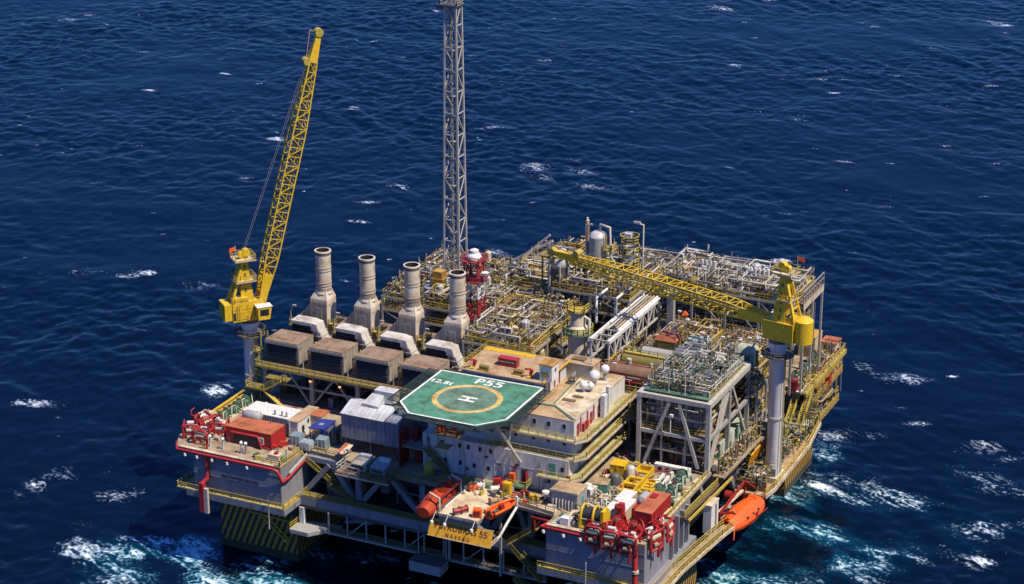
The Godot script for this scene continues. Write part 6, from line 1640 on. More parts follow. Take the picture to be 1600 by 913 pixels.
	for i in 6:
		winch("green_winch", "green deck winch, " + where[i], "winch_green", V(40.4 - (i % 2) * 0.6, 23.5, -68.5 - i * 3.0), R(-0.5, 0.5), "green winches in rows along the deck edges", 1.2)
	t = thing("stern_cabin", "tan cabin at the right rear corner behind the green winches", "cabin", V(37.4, 23.5, -87.4))
	put("wall", S().span(-1.8, 1.8, 0, 4.4, -2.4, 2.4), "cream", t)
	put("roof", S().span(-1.9, 1.9, 4.4, 4.6, -2.5, 2.5), "ochre", t)
	put("door", S().span(-0.4, 0.6, 0.1, 2.2, 2.4, 2.46), "tan", t)
	t = thing("stern_cabin", "low rust roofed cabin with dark window at the very rear right corner", "cabin", V(41.0, 23.5, -90.4))
	put("wall", S().span(-1.6, 1.6, 0, 2.4, -1.8, 1.8), "cream", t)
	put("roof", S().span(-1.8, 1.8, 2.4, 2.6, -2.0, 2.0), "rust_top", t)
	put("window", S().span(-1.0, 1.0, 1.0, 1.9, 1.8, 1.86), "glass", t)
	for p in [[43.0, -82.6, 19.4, "orange life ring box on the rear right lower walkway"], [41.0, -66.4, 24.0, "red hose cabinet by the front of the rear winch row"], [41.6, -75.0, 18.6, "dark red machine under the rear winch row"]]:
		t = thing("safety_box", p[3], "box", V(p[0], p[2], p[1]))
		put("body", S().box(V(0, 0.8, 0), V(1.3, 1.8, 1.3)), "orange" if p[2] == 19.4 else "red", t)
		put("lid", S().box(V(0, 1.75, 0), V(1.5, 0.15, 1.5)), "dark_red", t)
		put("door", S().span(0.66, 0.7, 0.1, 1.5, -0.5, 0.5), "dark_red", t)

# ------------------------------------------------------------------ process area
# pipe runs of right-angled legs, each a part of its module
func fill_pipes(t: Node3D, x0: float, x1: float, z0: float, z1: float, y: float, count: int, hmax: float, ms: Array, r: float) -> void:
	var xa := minf(x0, x1)
	var xb := maxf(x0, x1)
	var za := minf(z0, z1)
	var zb := maxf(z0, z1)
	for i in count:
		var p := V(R(xa, xb), y, R(za, zb))
		var h := R(0.4, hmax)
		var pts := [p]
		if rng.randf() < 0.75:
			p += V(0, h, 0)
			pts.append(p)
		else:
			pts[0] = p + V(0, h, 0)
			p = pts[0]
		var legs := rng.randi_range(1, 3)
		var along := rng.randf() < 0.5
		for k in legs:
			var q := p
			if along:
				q.x = clampf(p.x + R(1.5, 9) * (1 if rng.randf() < 0.5 else -1), xa, xb)
			else:
				q.z = clampf(p.z + R(1.5, 9) * (1 if rng.randf() < 0.5 else -1), za, zb)
			if q.distance_to(p) > 0.8:
				pts.append(q)
				p = q
			along = not along
		if rng.randf() < 0.6:
			pts.append(V(p.x, y + (0.0 if rng.randf() < 0.7 else h * 1.5), p.z))
		if pts.size() < 2 or pts[-1].distance_to(pts[-2]) < 0.2:
			pts.append(pts[-1] + V(0.2, 0.6, 0.1))
		put("pipe", S().path(pts, r * R(0.5, 1.3), 6), ms[rng.randi() % ms.size()], t)

# cable ladders, tubing, brackets and valves too small to tell apart, one mass for each paint
func fine_pipes(t: Node3D, x0: float, x1: float, z0: float, z1: float, levels: Array, count: int, ms: Array, given := []) -> void:
	var paints: Array = given if given.size() > 0 else ["rail_yellow", "olive", "pale_steel", "dark_steel", ms[0], "brown", "tan"]
	for k in paints.size():
		var s := S()
		for i in int(count / 6.0):
			var y: float = levels[-1] if rng.randf() < 0.6 else levels[rng.randi() % levels.size()]
			var p := V(R(x0, x1), y, R(z0, z1))
			var q := rng.randf()
			if q < 0.5:
				s.bar(p, p + V(0, R(0.8, 4.0), 0), R(0.07, 0.16))
			elif q < 0.75:
				p.y += R(0.3, 3.0)
				var l := R(1, 5)
				s.bar(p, V(clampf(p.x + l, x0, x1), p.y, p.z) if rng.randf() < 0.5 else V(p.x, p.y, clampf(p.z + l, z0, z1)), R(0.1, 0.26), R(0.08, 0.2))
			elif q < 0.85:
				s.box(p + V(0, R(0.2, 2.2), 0), V(R(0.25, 0.8), R(0.3, 0.8), R(0.25, 0.8)))
			else:
				p.y += R(0.4, 2.2)
				s.tube(p, p + V(R(-0.3, 0.3), R(0.1, 0.4), R(-0.3, 0.3)), R(0.18, 0.4), -1.0, 7)
		put("small_pipework", s, paints[k], t).set_meta("kind", "stuff")

func vessel(s: Shape, c: Vector3, r: float, h: float, upright: bool, along_x := true) -> Shape:
	var prof := [Vector2(0.02, -r * 0.5), Vector2(r * 0.6, -r * 0.38), Vector2(r, 0), Vector2(r, h), Vector2(r * 0.6, h + r * 0.38), Vector2(0.02, h + r * 0.5)]
	if upright:
		return s.lathe(c, prof, 16)
	if along_x:
		return s.lathe(c - V(h / 2, 0, 0), prof, 16, Basis(V(0, 0, 1), -PI / 2))
	return s.lathe(c + V(0, 0, h / 2), prof, 16, Basis(V(1, 0, 0), -PI / 2))

# a steel module: legs, beams, decks laid in plates with gaps, railings, equipment and pipework
func module(label: String, x0: float, x1: float, z0: float, z1: float, levels: Array, seed_: int, pipes: int, deck_m: String, pipe_ms: Array, opt := {}) -> Node3D:
	rng.seed = seed_
	var t := thing("process_module", label, "module", Vector3.ZERO, 0)
	var top: float = levels[-1]
	var xs := []
	var nx := maxi(1, int(round((x1 - x0) / 7.0)))
	var nz := maxi(1, int(round((z1 - z0) / 7.0)))
	for i in nx + 1:
		for j in nz + 1:
			var x := lerpf(x0, x1, float(i) / nx)
			var z := lerpf(z0, z1, float(j) / nz)
			put("column", S().span(x - 0.22, x + 0.22, 23.5, top, z - 0.22, z + 0.22), opt.get("steel", "steel"), t)
	for y in levels:
		var last: bool = y == top
		for i in nx + 1:
			var x := lerpf(x0, x1, float(i) / nx)
			put("beam", S().span(x - 0.18, x + 0.18, y - 0.6, y - 0.1, z0 + 0.2, z1 - 0.2), opt.get("steel", "steel"), t)
		for j in nz + 1:
			var z := lerpf(z0, z1, float(j) / nz)
			put("beam", S().span(x0 + 0.2, x1 - 0.2, y - 0.55, y - 0.12, z - 0.16, z + 0.16), opt.get("steel", "steel"), t)
		for i in nx:
			for j in nz:
				if rng.randf() < (opt.get("gap", 0.5) if last else 0.25):
					continue
				var xa := lerpf(x0, x1, float(i) / nx) + 0.05
				var xb := lerpf(x0, x1, float(i + 1) / nx) - 0.05
				var za := lerpf(z0, z1, float(j) / nz) + 0.05
				var zb := lerpf(z0, z1, float(j + 1) / nz) - 0.05
				if rng.randf() < 0.4:
					xb -= R(1, 3)
				put("deck_plate", S().span(xa, xb, y - 0.09, y, za, zb), deck_m if rng.randf() < 0.6 else ["olive", "tan_dark", "brown", "deck"][rng.randi() % 4], t)
		var s := S()
		s.rail([V(x0, y, z0), V(x1, y, z0), V(x1, y, z1), V(x0, y, z1), V(x0, y, z0)], 1.15, 0.1)
		put("railing", s, "rail_yellow", t)
		for k in 3:
			var x := R(x0 + 1, x1 - 1)
			put("railing", S().rail([V(x, y, z0 + 1), V(x, y, z1 - 1)] if k % 2 else [V(x0 + 1, y, lerpf(z0, z1, R(0.2, 0.8))), V(x1 - 1, y, lerpf(z0, z1, R(0.2, 0.8)))], 1.1, 0.1), "rail_yellow", t)
	# bracing on the faces that show
	for i in nx:
		var xa := lerpf(x0, x1, float(i) / nx)
		var xb := lerpf(x0, x1, float(i + 1) / nx)
		for l in levels.size():
			var ya: float = 23.5 if l == 0 else levels[l - 1]
			if rng.randf() < 0.7:
				put("brace", S().bar(V(xa, ya, z1), V(xb, levels[l] - 0.4, z1), 0.26) if rng.randf() < 0.5 else S().bar(V(xb, ya, z1), V(xa, levels[l] - 0.4, z1), 0.26), opt.get("steel", "steel"), t)
	# equipment
	var eq: int = opt.get("eq", 14)
	for i in eq:
		var y: float = levels[rng.randi() % levels.size()] if i % 3 else top
		var p := V(R(x0 + 1.2, x1 - 1.2), y, R(z0 + 1.2, z1 - 1.2))
		var kind := rng.randf()
		if kind < 0.3:
			put("vessel", vessel(S(), p + V(0, 0.7, 0), R(0.5, 1.0), R(1.4, 3.2), true), ["silver", "cream", "steel", "pale_steel", "tan"][rng.randi() % 5], t)
		elif kind < 0.55:
			var ax := rng.randf() < 0.5
			var r := R(0.5, 0.95)
			var v := put("vessel", vessel(S(), p + V(0, r + 0.5, 0), r, R(2.5, 4.5), false, ax), ["silver", "grey", "cream", "steel", "olive"][rng.randi() % 5], t)
			put("saddle", S().box(p + V(0, 0.4, 0), V(1.0, 0.9, 1.0)), "dark_steel", v)
		elif kind < 0.8:
			put("skid", S().box(p + V(0, 0.9, 0), V(R(1.2, 2.8), 1.8, R(1.0, 2.2))), ["ochre", "brown", "grey", "tan", "olive", "pale_green", "rust_top"][rng.randi() % 7], t)
		else:
			put("pump", S().tube(p + V(-0.8, 0.6, 0), p + V(0.7, 0.6, 0), 0.45, 0.45, 10).box(p + V(0, 0.15, 0), V(2.2, 0.3, 1.0)), ["red", "rust_top", "winch_green", "yellow", "dark_red"][rng.randi() % 5], t)
	for l in levels.size():
		var share := pipes if levels.size() == 1 else int(pipes * (0.62 if l == levels.size() - 1 else 0.38 / (levels.size() - 1)))
		fill_pipes(t, x0 + 0.4, x1 - 0.4, z0 + 0.4, z1 - 0.4, levels[l], share, opt.get("h", 3.2), pipe_ms, opt.get("r", 0.2))
	fine_pipes(t, x0 + 0.3, x1 - 0.3, z0 + 0.3, z1 - 0.3, levels, int((x1 - x0) * (z1 - z0) * 2.6), pipe_ms)
	for i in opt.get("lamps", 4):
		var p := V(R(x0, x1), top, R(z0, z1))
		var h := R(2.6, 4.4)
		put("lamp_post", S().tube(p, p + V(0, h, 0), 0.09, 0.09, 6).box(p + V(0.2, h + 0.1, 0.1), V(0.75, 0.26, 0.45)), "white", t)
	for i in opt.get("ladders", 2):
		var p := V(x0 if i % 2 else x1, levels[0], R(z0 + 1, z1 - 1))
		put("ladder", S().bar(p + V(0, -5, 0.3), p + V(0, top - levels[0] + 1, 0.3), 0.1).bar(p + V(0, -5, -0.3), p + V(0, top - levels[0] + 1, -0.3), 0.1), "rail_yellow", t)
	return t

func build_process() -> void:
	var mixed := ["pale_steel", "olive", "tan_dark", "steel", "ochre", "dark_steel", "brown", "pale_steel", "tan", "rail_yellow", "steel"]
	var silver := ["steel", "grey", "pale_steel", "silver", "pale_steel", "dark_steel", "steel", "cream"]
	var warm := ["tan", "tan_dark", "ochre", "steel", "cream", "olive", "brown", "pale_steel"]
	module("yellow railed pipe module behind the red and white mast", -16.0, -1.0, -58, -30, [30.5, 34.5, 38.0], 101, 170, "deck", mixed, {"eq": 24, "h": 3.0, "gap": 0.72})
	module("dense brown pipe module directly behind the helideck and roof cabin", -1.0, 11.0, -47, -29.5, [27.0, 30.6], 102, 80, "tan", mixed, {"eq": 14})
	module("yellowish pipe module at the far left behind the red and white mast", -22.0, -8.0, -82, -60, [31.0, 35.0, 39.0], 103, 110, "olive", mixed, {"eq": 16})
	module("grey cluster of pipes below the silver sphere in the middle of the deck", -8.0, 9.0, -76, -55, [31.0, 38.5, 42.0], 104, 120, "brown", silver, {"eq": 12, "h": 3.6})
	module("brown pipe module under the lowered boom left of the deep gap", 17.0, 27.0, -62, -49, [28.0, 31.5, 35.0], 105, 90, "tan_dark", warm, {"eq": 12, "steel": "tan", "gap": 0.65})
	module("brown pipe module under the lowered boom right of the deep gap", 29.0, 39.0, -62, -49, [28.0, 31.5, 35.0], 106, 90, "tan_dark", warm, {"eq": 12, "steel": "tan", "gap": 0.65})
	module("raised rear module packed with silver pipes behind the right crane", 12.0, 40.7, -78.0, -64.0, [35.5, 43.2], 107, 170, "tan_dark", silver, {"eq": 26, "h": 3.4, "gap": 0.05, "r": 0.2, "lamps": 12, "ladders": 4})
	module("drum module between the radomes and the truss module", 12.0, 28.5, -46.5, -29.0, [29.0, 34.0], 108, 90, "tan", ["steel", "tan", "dark_red", "olive", "pale_steel", "ochre"], {"eq": 8, "h": 2.4})
	module("low pipe module between the truss module and the crane pedestal", 28.6, 41.0, -48.4, -43.0, [27.0, 33.0], 109, 70, "ochre", warm, {"eq": 6, "h": 2.6})
	module("pipe module behind the two inner exhaust stacks", -34.0, -18.0, -62, -47, [29.0, 33.0, 36.5], 110, 100, "olive", mixed, {"eq": 16, "gap": 0.7})
	module("low rear left pipe module under the flare tower", -53.0, -24.0, -92, -64, [27.0, 30.0], 111, 90, "deck", mixed, {"eq": 16, "h": 2.4})
	module("low rear module along the stern in the middle", -22.0, 11.0, -92, -83, [29.0, 33.0, 37.0], 112, 60, "olive", mixed, {"eq": 10})
	module("right rear low module between the silver pipe module and the stern cabins", 12.0, 36.0, -92, -80, [28.0, 31.0], 113, 60, "deck", mixed, {"eq": 10})
	module("low brown module in the gap behind the drum module", 12.5, 16.5, -62, -48, [27.0, 31.0], 114, 30, "brown", warm, {"eq": 4, "lamps": 1})
	# the dense top of the rear module: upright cooler pipes in rows
	rng.seed = 55
	var t := thing("pipe_manifold", "rows of bright bent pipe loops crowning the raised rear module", "manifold")
	for j in 4:
		for i in 22:
			var x := 13.6 + i * 1.22 + R(-0.2, 0.2)
			var z := -65.6 - j * 3.0 + R(-0.4, 0.4)
			var h := R(1.2, 3.0)
			put("pipe", S().path([V(x, 43.2, z), V(x, 43.2 + h, z), V(x + R(-0.5, 0.5), 43.5 + h, z - 0.8), V(x + 0.1, 43.2, z - 1.5)], R(0.11, 0.2)), silver[rng.randi() % silver.size()], t)
	for j in 4:
		put("header", S().tube(V(13, 44.6, -66.6 - j * 3.0), V(39.6, 44.6, -66.6 - j * 3.0), 0.34), "silver" if j % 2 else "pale_steel", t)
	for i in 9:
		put("vent", S().tube(V(19.0 + i * 0.9 + (7 if i > 3 else 0), 44, -70.0), V(19.0 + i * 0.9 + (7 if i > 3 else 0), 47.4, -70.0), 0.3, 0.3, 8), "white", t)
	t = thing("rear_platform", "hanging yellow railed platform on the right end of the raised rear module", "platform")
	put("deck", S().span(40.9, 42.6, 42.9, 43.1, -78, -65), "tan_dark", t)
	put("frame", S().rail([V(42.5, 43.1, -65), V(42.5, 43.1, -78)], 2.6, 0.18, 1.6), "steel", t)
	put("skirt", S().bar(V(42.6, 42.4, -65), V(42.6, 42.4, -78), 0.1, 1.2), "cream", t)
	for z in [-66.0, -71.5, -77.6]:
		put("post", S().span(42.2, 42.6, 23.5, 42.8, z - 0.2, z + 0.2), "pale_steel", t)
	# big single pieces
	t = thing("vertical_vessel", "tall beige vertical vessel with yellow ring platform behind the radomes", "vessel", V(4.6, 25.0, -39.5))
	put("shell", vessel(S(), V(0, 0, 0), 1.95, 16.0, true), "stack", t)
	put("upper_shell", S().lathe(V(0, 15.4, 0), [Vector2(1.5, 0), Vector2(1.5, 3.2), Vector2(0.9, 3.9), Vector2(0.02, 4.1)], 16), "cream", t)
	var rp := []
	for i in 17:
		rp.append(V(cos(TAU * i / 16) * 3.0, 15.2, sin(TAU * i / 16) * 3.0))
	put("ring_platform", S().lathe(V(0, 14.9, 0), [Vector2(1.96, 0), Vector2(3.1, 0), Vector2(3.1, 0.25), Vector2(1.96, 0.25)], 16), "winch_green", t)
	put("railing", S().rail(rp, 1.2, 0.14), "rail_yellow", t)
	put("top_platform", S().lathe(V(0, 19.4, 0), [Vector2(0.1, 0), Vector2(2.0, 0), Vector2(2.0, 0.2), Vector2(0.1, 0.2)], 12).rail([V(-1.8, 19.6, -1.2), V(-1.8, 19.6, 1.2), V(0, 19.6, 1.9), V(1.8, 19.6, 1.2), V(1.8, 19.6, -1.2)], 1.3, 0.16), "rail_yellow", t)
	put("side_pipe", S().path([V(2.2, 2, 0.8), V(2.6, 14, 0.8), V(2.6, 18, 0.4), V(0, 19, 0)], 0.3).path([V(-2.3, 0, 1), V(-2.4, 11, 1), V(-4, 12, 1)], 0.22), "pale_steel", t)
	put("band", S().tube(V(0, 5, 0), V(0, 5.3, 0), 2.03, 2.03, 16).tube(V(0, 10, 0), V(0, 10.3, 0), 2.03, 2.03, 16), "tan", t)
	t = thing("horizontal_drum", "long brown horizontal drum with dark end between the radomes and the truss module", "drum", V(21.0, 36.0, -31.6))
	put("shell", vessel(S(), V(0, 0.6, 0), 2.0, 12.6, false), "tan_dark", t)
	put("lagging_strip", S().bar(V(-6, 2.55, 0.2), V(6, 2.55, 0.2), 0.3, 0.2).bar(V(-6, 1.2, 1.92), V(6, 1.2, 1.92), 0.1, 0.16), "dark_red", t)
	put("saddle", S().span(-4.5, -3.9, -2.0, 0, -1.6, 1.6).span(3.9, 4.5, -2.0, 0, -1.6, 1.6), "steel", t)
	put("nozzle", S().tube(V(-2, 2, 0), V(-2, 3.6, 0), 0.4).tube(V(2.5, 2, 0), V(2.5, 3.4, 0), 0.3), "pale_steel", t)
	t = thing("horizontal_drum", "olive horizontal drum lying just behind the long brown drum", "drum", V(20.0, 36.2, -37.4))
	put("shell", vessel(S(), V(0, 0.6, 0), 1.6, 9.0, false), "olive", t)
	put("saddle", S().span(-3.0, -2.5, -2.0, 0, -1.2, 1.2).span(2.5, 3.0, -2.0, 0, -1.2, 1.2), "steel", t)
	put("walkway", S().span(-4.4, 4.4, 2.2, 2.3, -0.6, 0.6).rail([V(-4.4, 2.3, 0.6), V(4.4, 2.3, 0.6)], 1.1, 0.1), "rail_yellow", t)
	t = thing("horizontal_drum", "grey horizontal drum beyond the olive one", "drum", V(22.0, 36.0, -42.2))
	put("shell", vessel(S(), V(0, 0.6, 0), 1.5, 9.0, false), "grey", t)
	put("saddle", S().span(-3.0, -2.5, -2.0, 0, -1.2, 1.2).span(2.5, 3.0, -2.0, 0, -1.2, 1.2), "steel", t)
	for p in [[20.6, -47.6, 36.0, "rust_top", "pale yellow green generator hood with orange top, leftmost of three hoods"], [27.0, -47.2, 36.4, "pale_green", "pale green generator hood, middle of three hoods in line"], [36.2, -49.6, 35.4, "pale_green", "pale green box hood nearest the right crane pedestal"]]:
		t = thing("generator_hood", p[4], "hood", V(p[0], p[2], p[1]))
		put("casing", S().solid([V(-2.2, 0, -1.8), V(-2.2, 0, 1.8), V(2.2, 0, 1.8), V(2.2, 0, -1.8)], [V(-2.2, 2.4, -1.8), V(-2.2, 2.4, 1.8), V(2.2, 2.4, 1.8), V(2.2, 2.4, -1.8)]), "pale_green" if p[0] > 30 else "olive", t)
		put("roof", S().solid([V(-2.3, 2.4, -1.9), V(-2.3, 2.4, 1.9), V(2.3, 2.4, 1.9), V(2.3, 2.4, -1.9)], [V(-1.7, 3.3, -1.4), V(-1.7, 3.3, 1.4), V(1.7, 3.3, 1.4), V(1.7, 3.3, -1.4)]), p[3], t)
		put("panel", S().span(-1.6, 1.4, 0.4, 2.0, 1.8, 1.86), "winch_green" if p[0] > 30 else "olive", t)
		put("vent", S().tube(V(1.2, 3.2, 0), V(1.8, 4.3, 0), 0.2), "pale_steel", t)
	# white steel pipe bridges running back
	t = thing("pipe_bridge", "white steel pipe bridge running from the vertical vessel back under the boom", "pipe bridge")
	for x in [8.6, 12.4]:
		put("top_chord", S().bar(V(x, 40.0, -36.5), V(x, 40.0, -63.0), 0.6, 0.7), "white", t)
		put("bottom_chord", S().bar(V(x, 36.2, -36.5), V(x, 36.2, -63.0), 0.35), "pale_steel", t)
		for i in 10:
			var z := -36.8 - i * 2.9
			put("upright", S().bar(V(x, 36.2, z), V(x, 40, z), 0.28), "white", t)
			put("brace", S().bar(V(x, 36.2 if i % 2 else 40.0, z), V(x, 40.0 if i % 2 else 36.2, minf(z - 2.9, 0)), 0.2), "pale_steel", t)
	for i in 10:
		put("cross_beam", S().bar(V(8.6, 40.1, -36.8 - i * 2.9), V(12.4, 40.1, -36.8 - i * 2.9), 0.26), "pale_steel", t)
	for i in 5:
		put("pipe", S().tube(V(9.1 + i * 0.72, 40.5, -41 - R(0, 6)), V(9.1 + i * 0.72, 40.5, -63), R(0.14, 0.26)), ["white", "pale_steel", "steel", "tan", "white"][i], t)
	for z in [-38.0, -47, -56]:
		put("leg", S().span(8.4, 8.8, 23.5, 36.0, z - 0.2, z + 0.2).span(12.2, 12.6, 23.5, 36.0, z - 0.2, z + 0.2), "pale_steel", t)
	t = thing("pipe_bridge", "shorter white bent pipe frame above the pipe bridge under the boom", "pipe bridge")
	put("frame", S().path([V(4.0, 38, -50), V(4.0, 43.5, -50), V(4.0, 43.5, -62), V(4.0, 38, -62)], 0.3, 8).path([V(7.4, 38, -52), V(7.4, 43.0, -52), V(7.4, 43.0, -64), V(7.4, 38, -64)], 0.3, 8), "white", t)
	put("cross_beam", S().bar(V(4, 43.4, -52), V(7.4, 43.0, -52), 0.25).bar(V(4, 43.4, -58), V(7.4, 43.0, -58), 0.25), "pale_steel", t)
	t = thing("pipe_bridge", "cream service pipe bridge slanting behind the red and white mast", "pipe bridge")
	put("top_chord", S().bar(V(-9.4, 37.6, -31), V(-9.4, 37.6, -53), 0.5, 0.5).bar(V(-11.8, 37.6, -31), V(-11.8, 37.6, -53), 0.4, 0.4), "tan", t)
	for i in 8:
		put("upright", S().bar(V(-9.4, 35, -31.5 - i * 3), V(-9.4, 37.6, -31.5 - i * 3), 0.24).bar(V(-11.8, 37.6, -31.5 - i * 3), V(-9.4, 37.6, -31.5 - i * 3), 0.2), "pale_steel", t)
	put("pipe", S().tube(V(-10.4, 38.0, -31), V(-10.4, 38.0, -53), 0.3).tube(V(-11.2, 37.9, -31), V(-11.2, 37.9, -53), 0.2), "pale_steel", t)
	t = thing("slanted_truss", "white slanted truss stair on the skyline left of the silver sphere", "truss")
	put("beam", S().bar(V(-27.2, 38, -76), V(-18.2, 43.5, -77.5), 0.5).bar(V(-27.2, 36.6, -76), V(-18.2, 42.0, -77.5), 0.4).bar(V(-25, 39.2, -79), V(-20, 43.8, -80), 0.4), "pale_steel", t)
	put("support", S().bar(V(-19, 30, -77), V(-19, 43, -77), 0.35).bar(V(-26, 30, -76), V(-26, 38, -76), 0.35), "steel", t)
	t = thing("sphere_tank", "silver domed tank on legs beneath the tip of the lowered boom", "tank", V(-7.8, 38.6, -57.6))
	var prof := []
	for i in 11:
		var a := -PI / 2 + PI * i / 10
		prof.append(Vector2(maxf(0.02, cos(a) * 2.1), sin(a) * 2.1 + 8.2))
	put("shell", S().lathe(Vector3.ZERO, prof, 18), "silver", t)
	put("skirt", S().lathe(V(0, 0, 0), [Vector2(1.6, 0.6), Vector2(1.9, 7.2)], 16), "dark_steel", t)
	for k in 6:
		var a := TAU * k / 6
		put("leg", S().bar(V(cos(a) * 2.4, 0, sin(a) * 2.4), V(cos(a) * 2.2, 8.0, sin(a) * 2.2), 0.3), "pale_steel", t)
	put("platform", S().span(-3.4, 3.4, -0.2, 0, -3.4, 3.4).rail([V(-3.3, 0, 3.3), V(3.3, 0, 3.3), V(3.3, 0, -3.3)], 1.1, 0.1), "olive", t)
	t = thing("boom_tip_platform", "dark railed platform round the boom tip above the silver domed tank", "platform")
	put("deck", S().span(-10.5, -4.0, 44.6, 44.8, -64, -61), "olive", t)
	put("railing", S().rail([V(-10.4, 44.8, -61.1), V(-4.1, 44.8, -61.1), V(-4.1, 44.8, -63.9)], 1.2, 0.14), "rail_yellow", t)
	put("post", S().span(-10.3, -9.9, 38, 44.6, -61.6, -61.2).span(-4.6, -4.2, 38, 44.6, -61.6, -61.2), "dark_steel", t)
	t = thing("vertical_vessel", "dark grey vertical vessel with silver dome on the skyline", "vessel", V(-1.0, 40, -62.0))
	put("shell", S().lathe(Vector3.ZERO, [Vector2(1.85, 0), Vector2(1.85, 12.0)], 18), "grey", t)
	put("dome", S().lathe(V(0, 12.0, 0), [Vector2(1.85, 0), Vector2(1.5, 0.7), Vector2(0.8, 1.1), Vector2(0.02, 1.2)], 18), "silver", t)
	put("pipe", S().path([V(-2.6, 2, 0), V(-2.6, 14, 0), V(-1.2, 14.4, 0)], 0.24).path([V(0.4, 13, 0), V(0.6, 14.6, 0), V(2.6, 14.2, 0), V(2.9, 8, 0), V(4.4, 5.6, 0)], 0.26), "pale_steel", t)
	put("platform", S().span(1.6, 3.6, 9.4, 9.6, -1.4, 1.4).rail([V(1.7, 9.6, 1.3), V(3.5, 9.6, 1.3), V(3.5, 9.6, -1.3)], 1.2, 0.18).span(1.6, 3.4, 6.4, 6.6, -1.4, 1.6).rail([V(1.7, 6.6, 1.5), V(3.3, 6.6, 1.5)], 1.2, 0.18), "rail_yellow", t)
	put("ladder", S().bar(V(2.0, 2, 0.9), V(2.0, 13, 0.9), 0.14).bar(V(2.0, 2, 0.4), V(2.0, 13, 0.4), 0.14), "rail_yellow", t)
	t = thing("vent_stack", "thin tall brown vent stack left of the dark grey vessel on the skyline", "vent stack", V(-4.0, 37.4, -63.4))
	put("pipe", S().tube(V(0, 0, 0), V(0, 17.2, 0), 0.42, 0.42, 10), "tan", t)
	put("pipe", S().tube(V(0.9, 0, 0.3), V(0.9, 12.4, 0.3), 0.24, 0.24, 8), "pale_steel", t)
	put("cap", S().tube(V(0, 17.2, 0), V(0, 17.8, 0), 0.3, 0.2, 8), "white", t)
	t = thing("column_tower", "yellow platformed process column right of the dark grey vessel on the skyline", "column", V(4.6, 39.4, -65.5))
	put("shell", S().lathe(Vector3.ZERO, [Vector2(1.5, 0), Vector2(1.5, 9.5), Vector2(1.1, 10.4), Vector2(0.02, 10.6)], 16), "pale_steel", t)
	for i in 4:
		var y := 4.2 + i * 2.3
		var q := 2.6 - 0.15 * i
		put("platform", S().lathe(V(0, y, 0), [Vector2(1.5, 0), Vector2(q, 0), Vector2(q, 0.16), Vector2(1.5, 0.16)], 8), "olive", t)
		var pp := []
		for k in 9:
			pp.append(V(cos(TAU * k / 8) * (q - 0.1), y + 0.16, sin(TAU * k / 8) * (q - 0.1)))
		put("railing", S().rail(pp, 1.3, 0.16), "rail_yellow", t)
	put("cap_box", S().box(V(-0.2, 12.6, 0), V(1.5, 0.8, 1.2)), "white", t)
	put("slanted_pipe", S().bar(V(-1.6, 6.2, 2.6), V(2.8, 9.6, 2.6), 0.4), "white", t)
	put("lamp_post", S().path([V(3.0, 4, 0), V(3.0, 15.2, 0), V(1.6, 15.4, 0)], 0.16).box(V(1.6, 15.5, 0), V(1.5, 0.4, 0.4)), "pale_steel", t)
	put("leg", S().span(-1.3, -0.9, -6, 0, 0.9, 1.3).span(0.9, 1.3, -6, 0, 0.9, 1.3), "pale_steel", t)
	# left rear corner
	t = thing("vertical_vessel", "grey banded vertical vessel between the third and fourth exhaust stacks", "vessel", V(-37.6, 27, -58.0))
	put("shell", vessel(S(), Vector3.ZERO, 1.7, 9.5, true), "grey", t)
	put("band", S().tube(V(0, 5, 0), V(0, 5.3, 0), 1.8, 1.8, 16).tube(V(0, 7.8, 0), V(0, 8.1, 0), 1.8, 1.8, 16), "pale_steel", t)
	put("platform", S().span(0.4, 3.4, 10.4, 10.6, -1.4, 1.4).rail([V(0.5, 10.6, 1.3), V(3.3, 10.6, 1.3), V(3.3, 10.6, -1.3)], 1.2, 0.2).span(0.8, 3.0, 10.6, 13.4, -1.0, 1.0), "ochre", t)
	put("lamp_post", S().path([V(0, 10.4, 0.6), V(0, 14.6, 0.6), V(0.9, 15.6, 0.6)], 0.14), "white", t)
	t = thing("white_cowl", "white rounded cowl between the third and fourth exhaust stacks", "cowl", V(-31.6, 33.2, -55.0))
	put("shell", S().lathe(Vector3.ZERO, [Vector2(1.9, 0), Vector2(1.9, 1.6), Vector2(1.2, 2.6), Vector2(0.02, 3.0)], 14), "cream", t)
	put("base", S().span(-2.4, 2.4, -0.4, 0, -2.4, 2.4), "ochre", t)
	t = thing("side_deck", "outboard deck with yellow rails at the far left rear corner", "side deck")
	put("deck", S().span(-58.2, -54.02, 23.1, 23.48, -92, -58), "deck", t)
	put("railing", S().rail([V(-58, 23.5, -58), V(-58, 23.5, -92)], 1.4, 0.18), "rail_yellow", t)
	put("upper_rail", S().bar(V(-57, 25.6, -60), V(-57, 25.6, -90), 0.5, 0.4), "yellow", t)
	for i in 6:
		winch("green_winch", "green deck winch in the far left rear row, " + ["nearest the viewer", "second from the viewer", "third from the viewer", "fourth from the viewer", "fifth from the viewer", "farthest from the viewer"][i], "winch_green", V(-55.0, 23.5, -61.0 - i * 3.4), R(-0.3, 0.3), "green winches in rows along the deck edges", 1.2)
	var hull := get_node("platform_hull") as Node3D
	rng.seed = 606
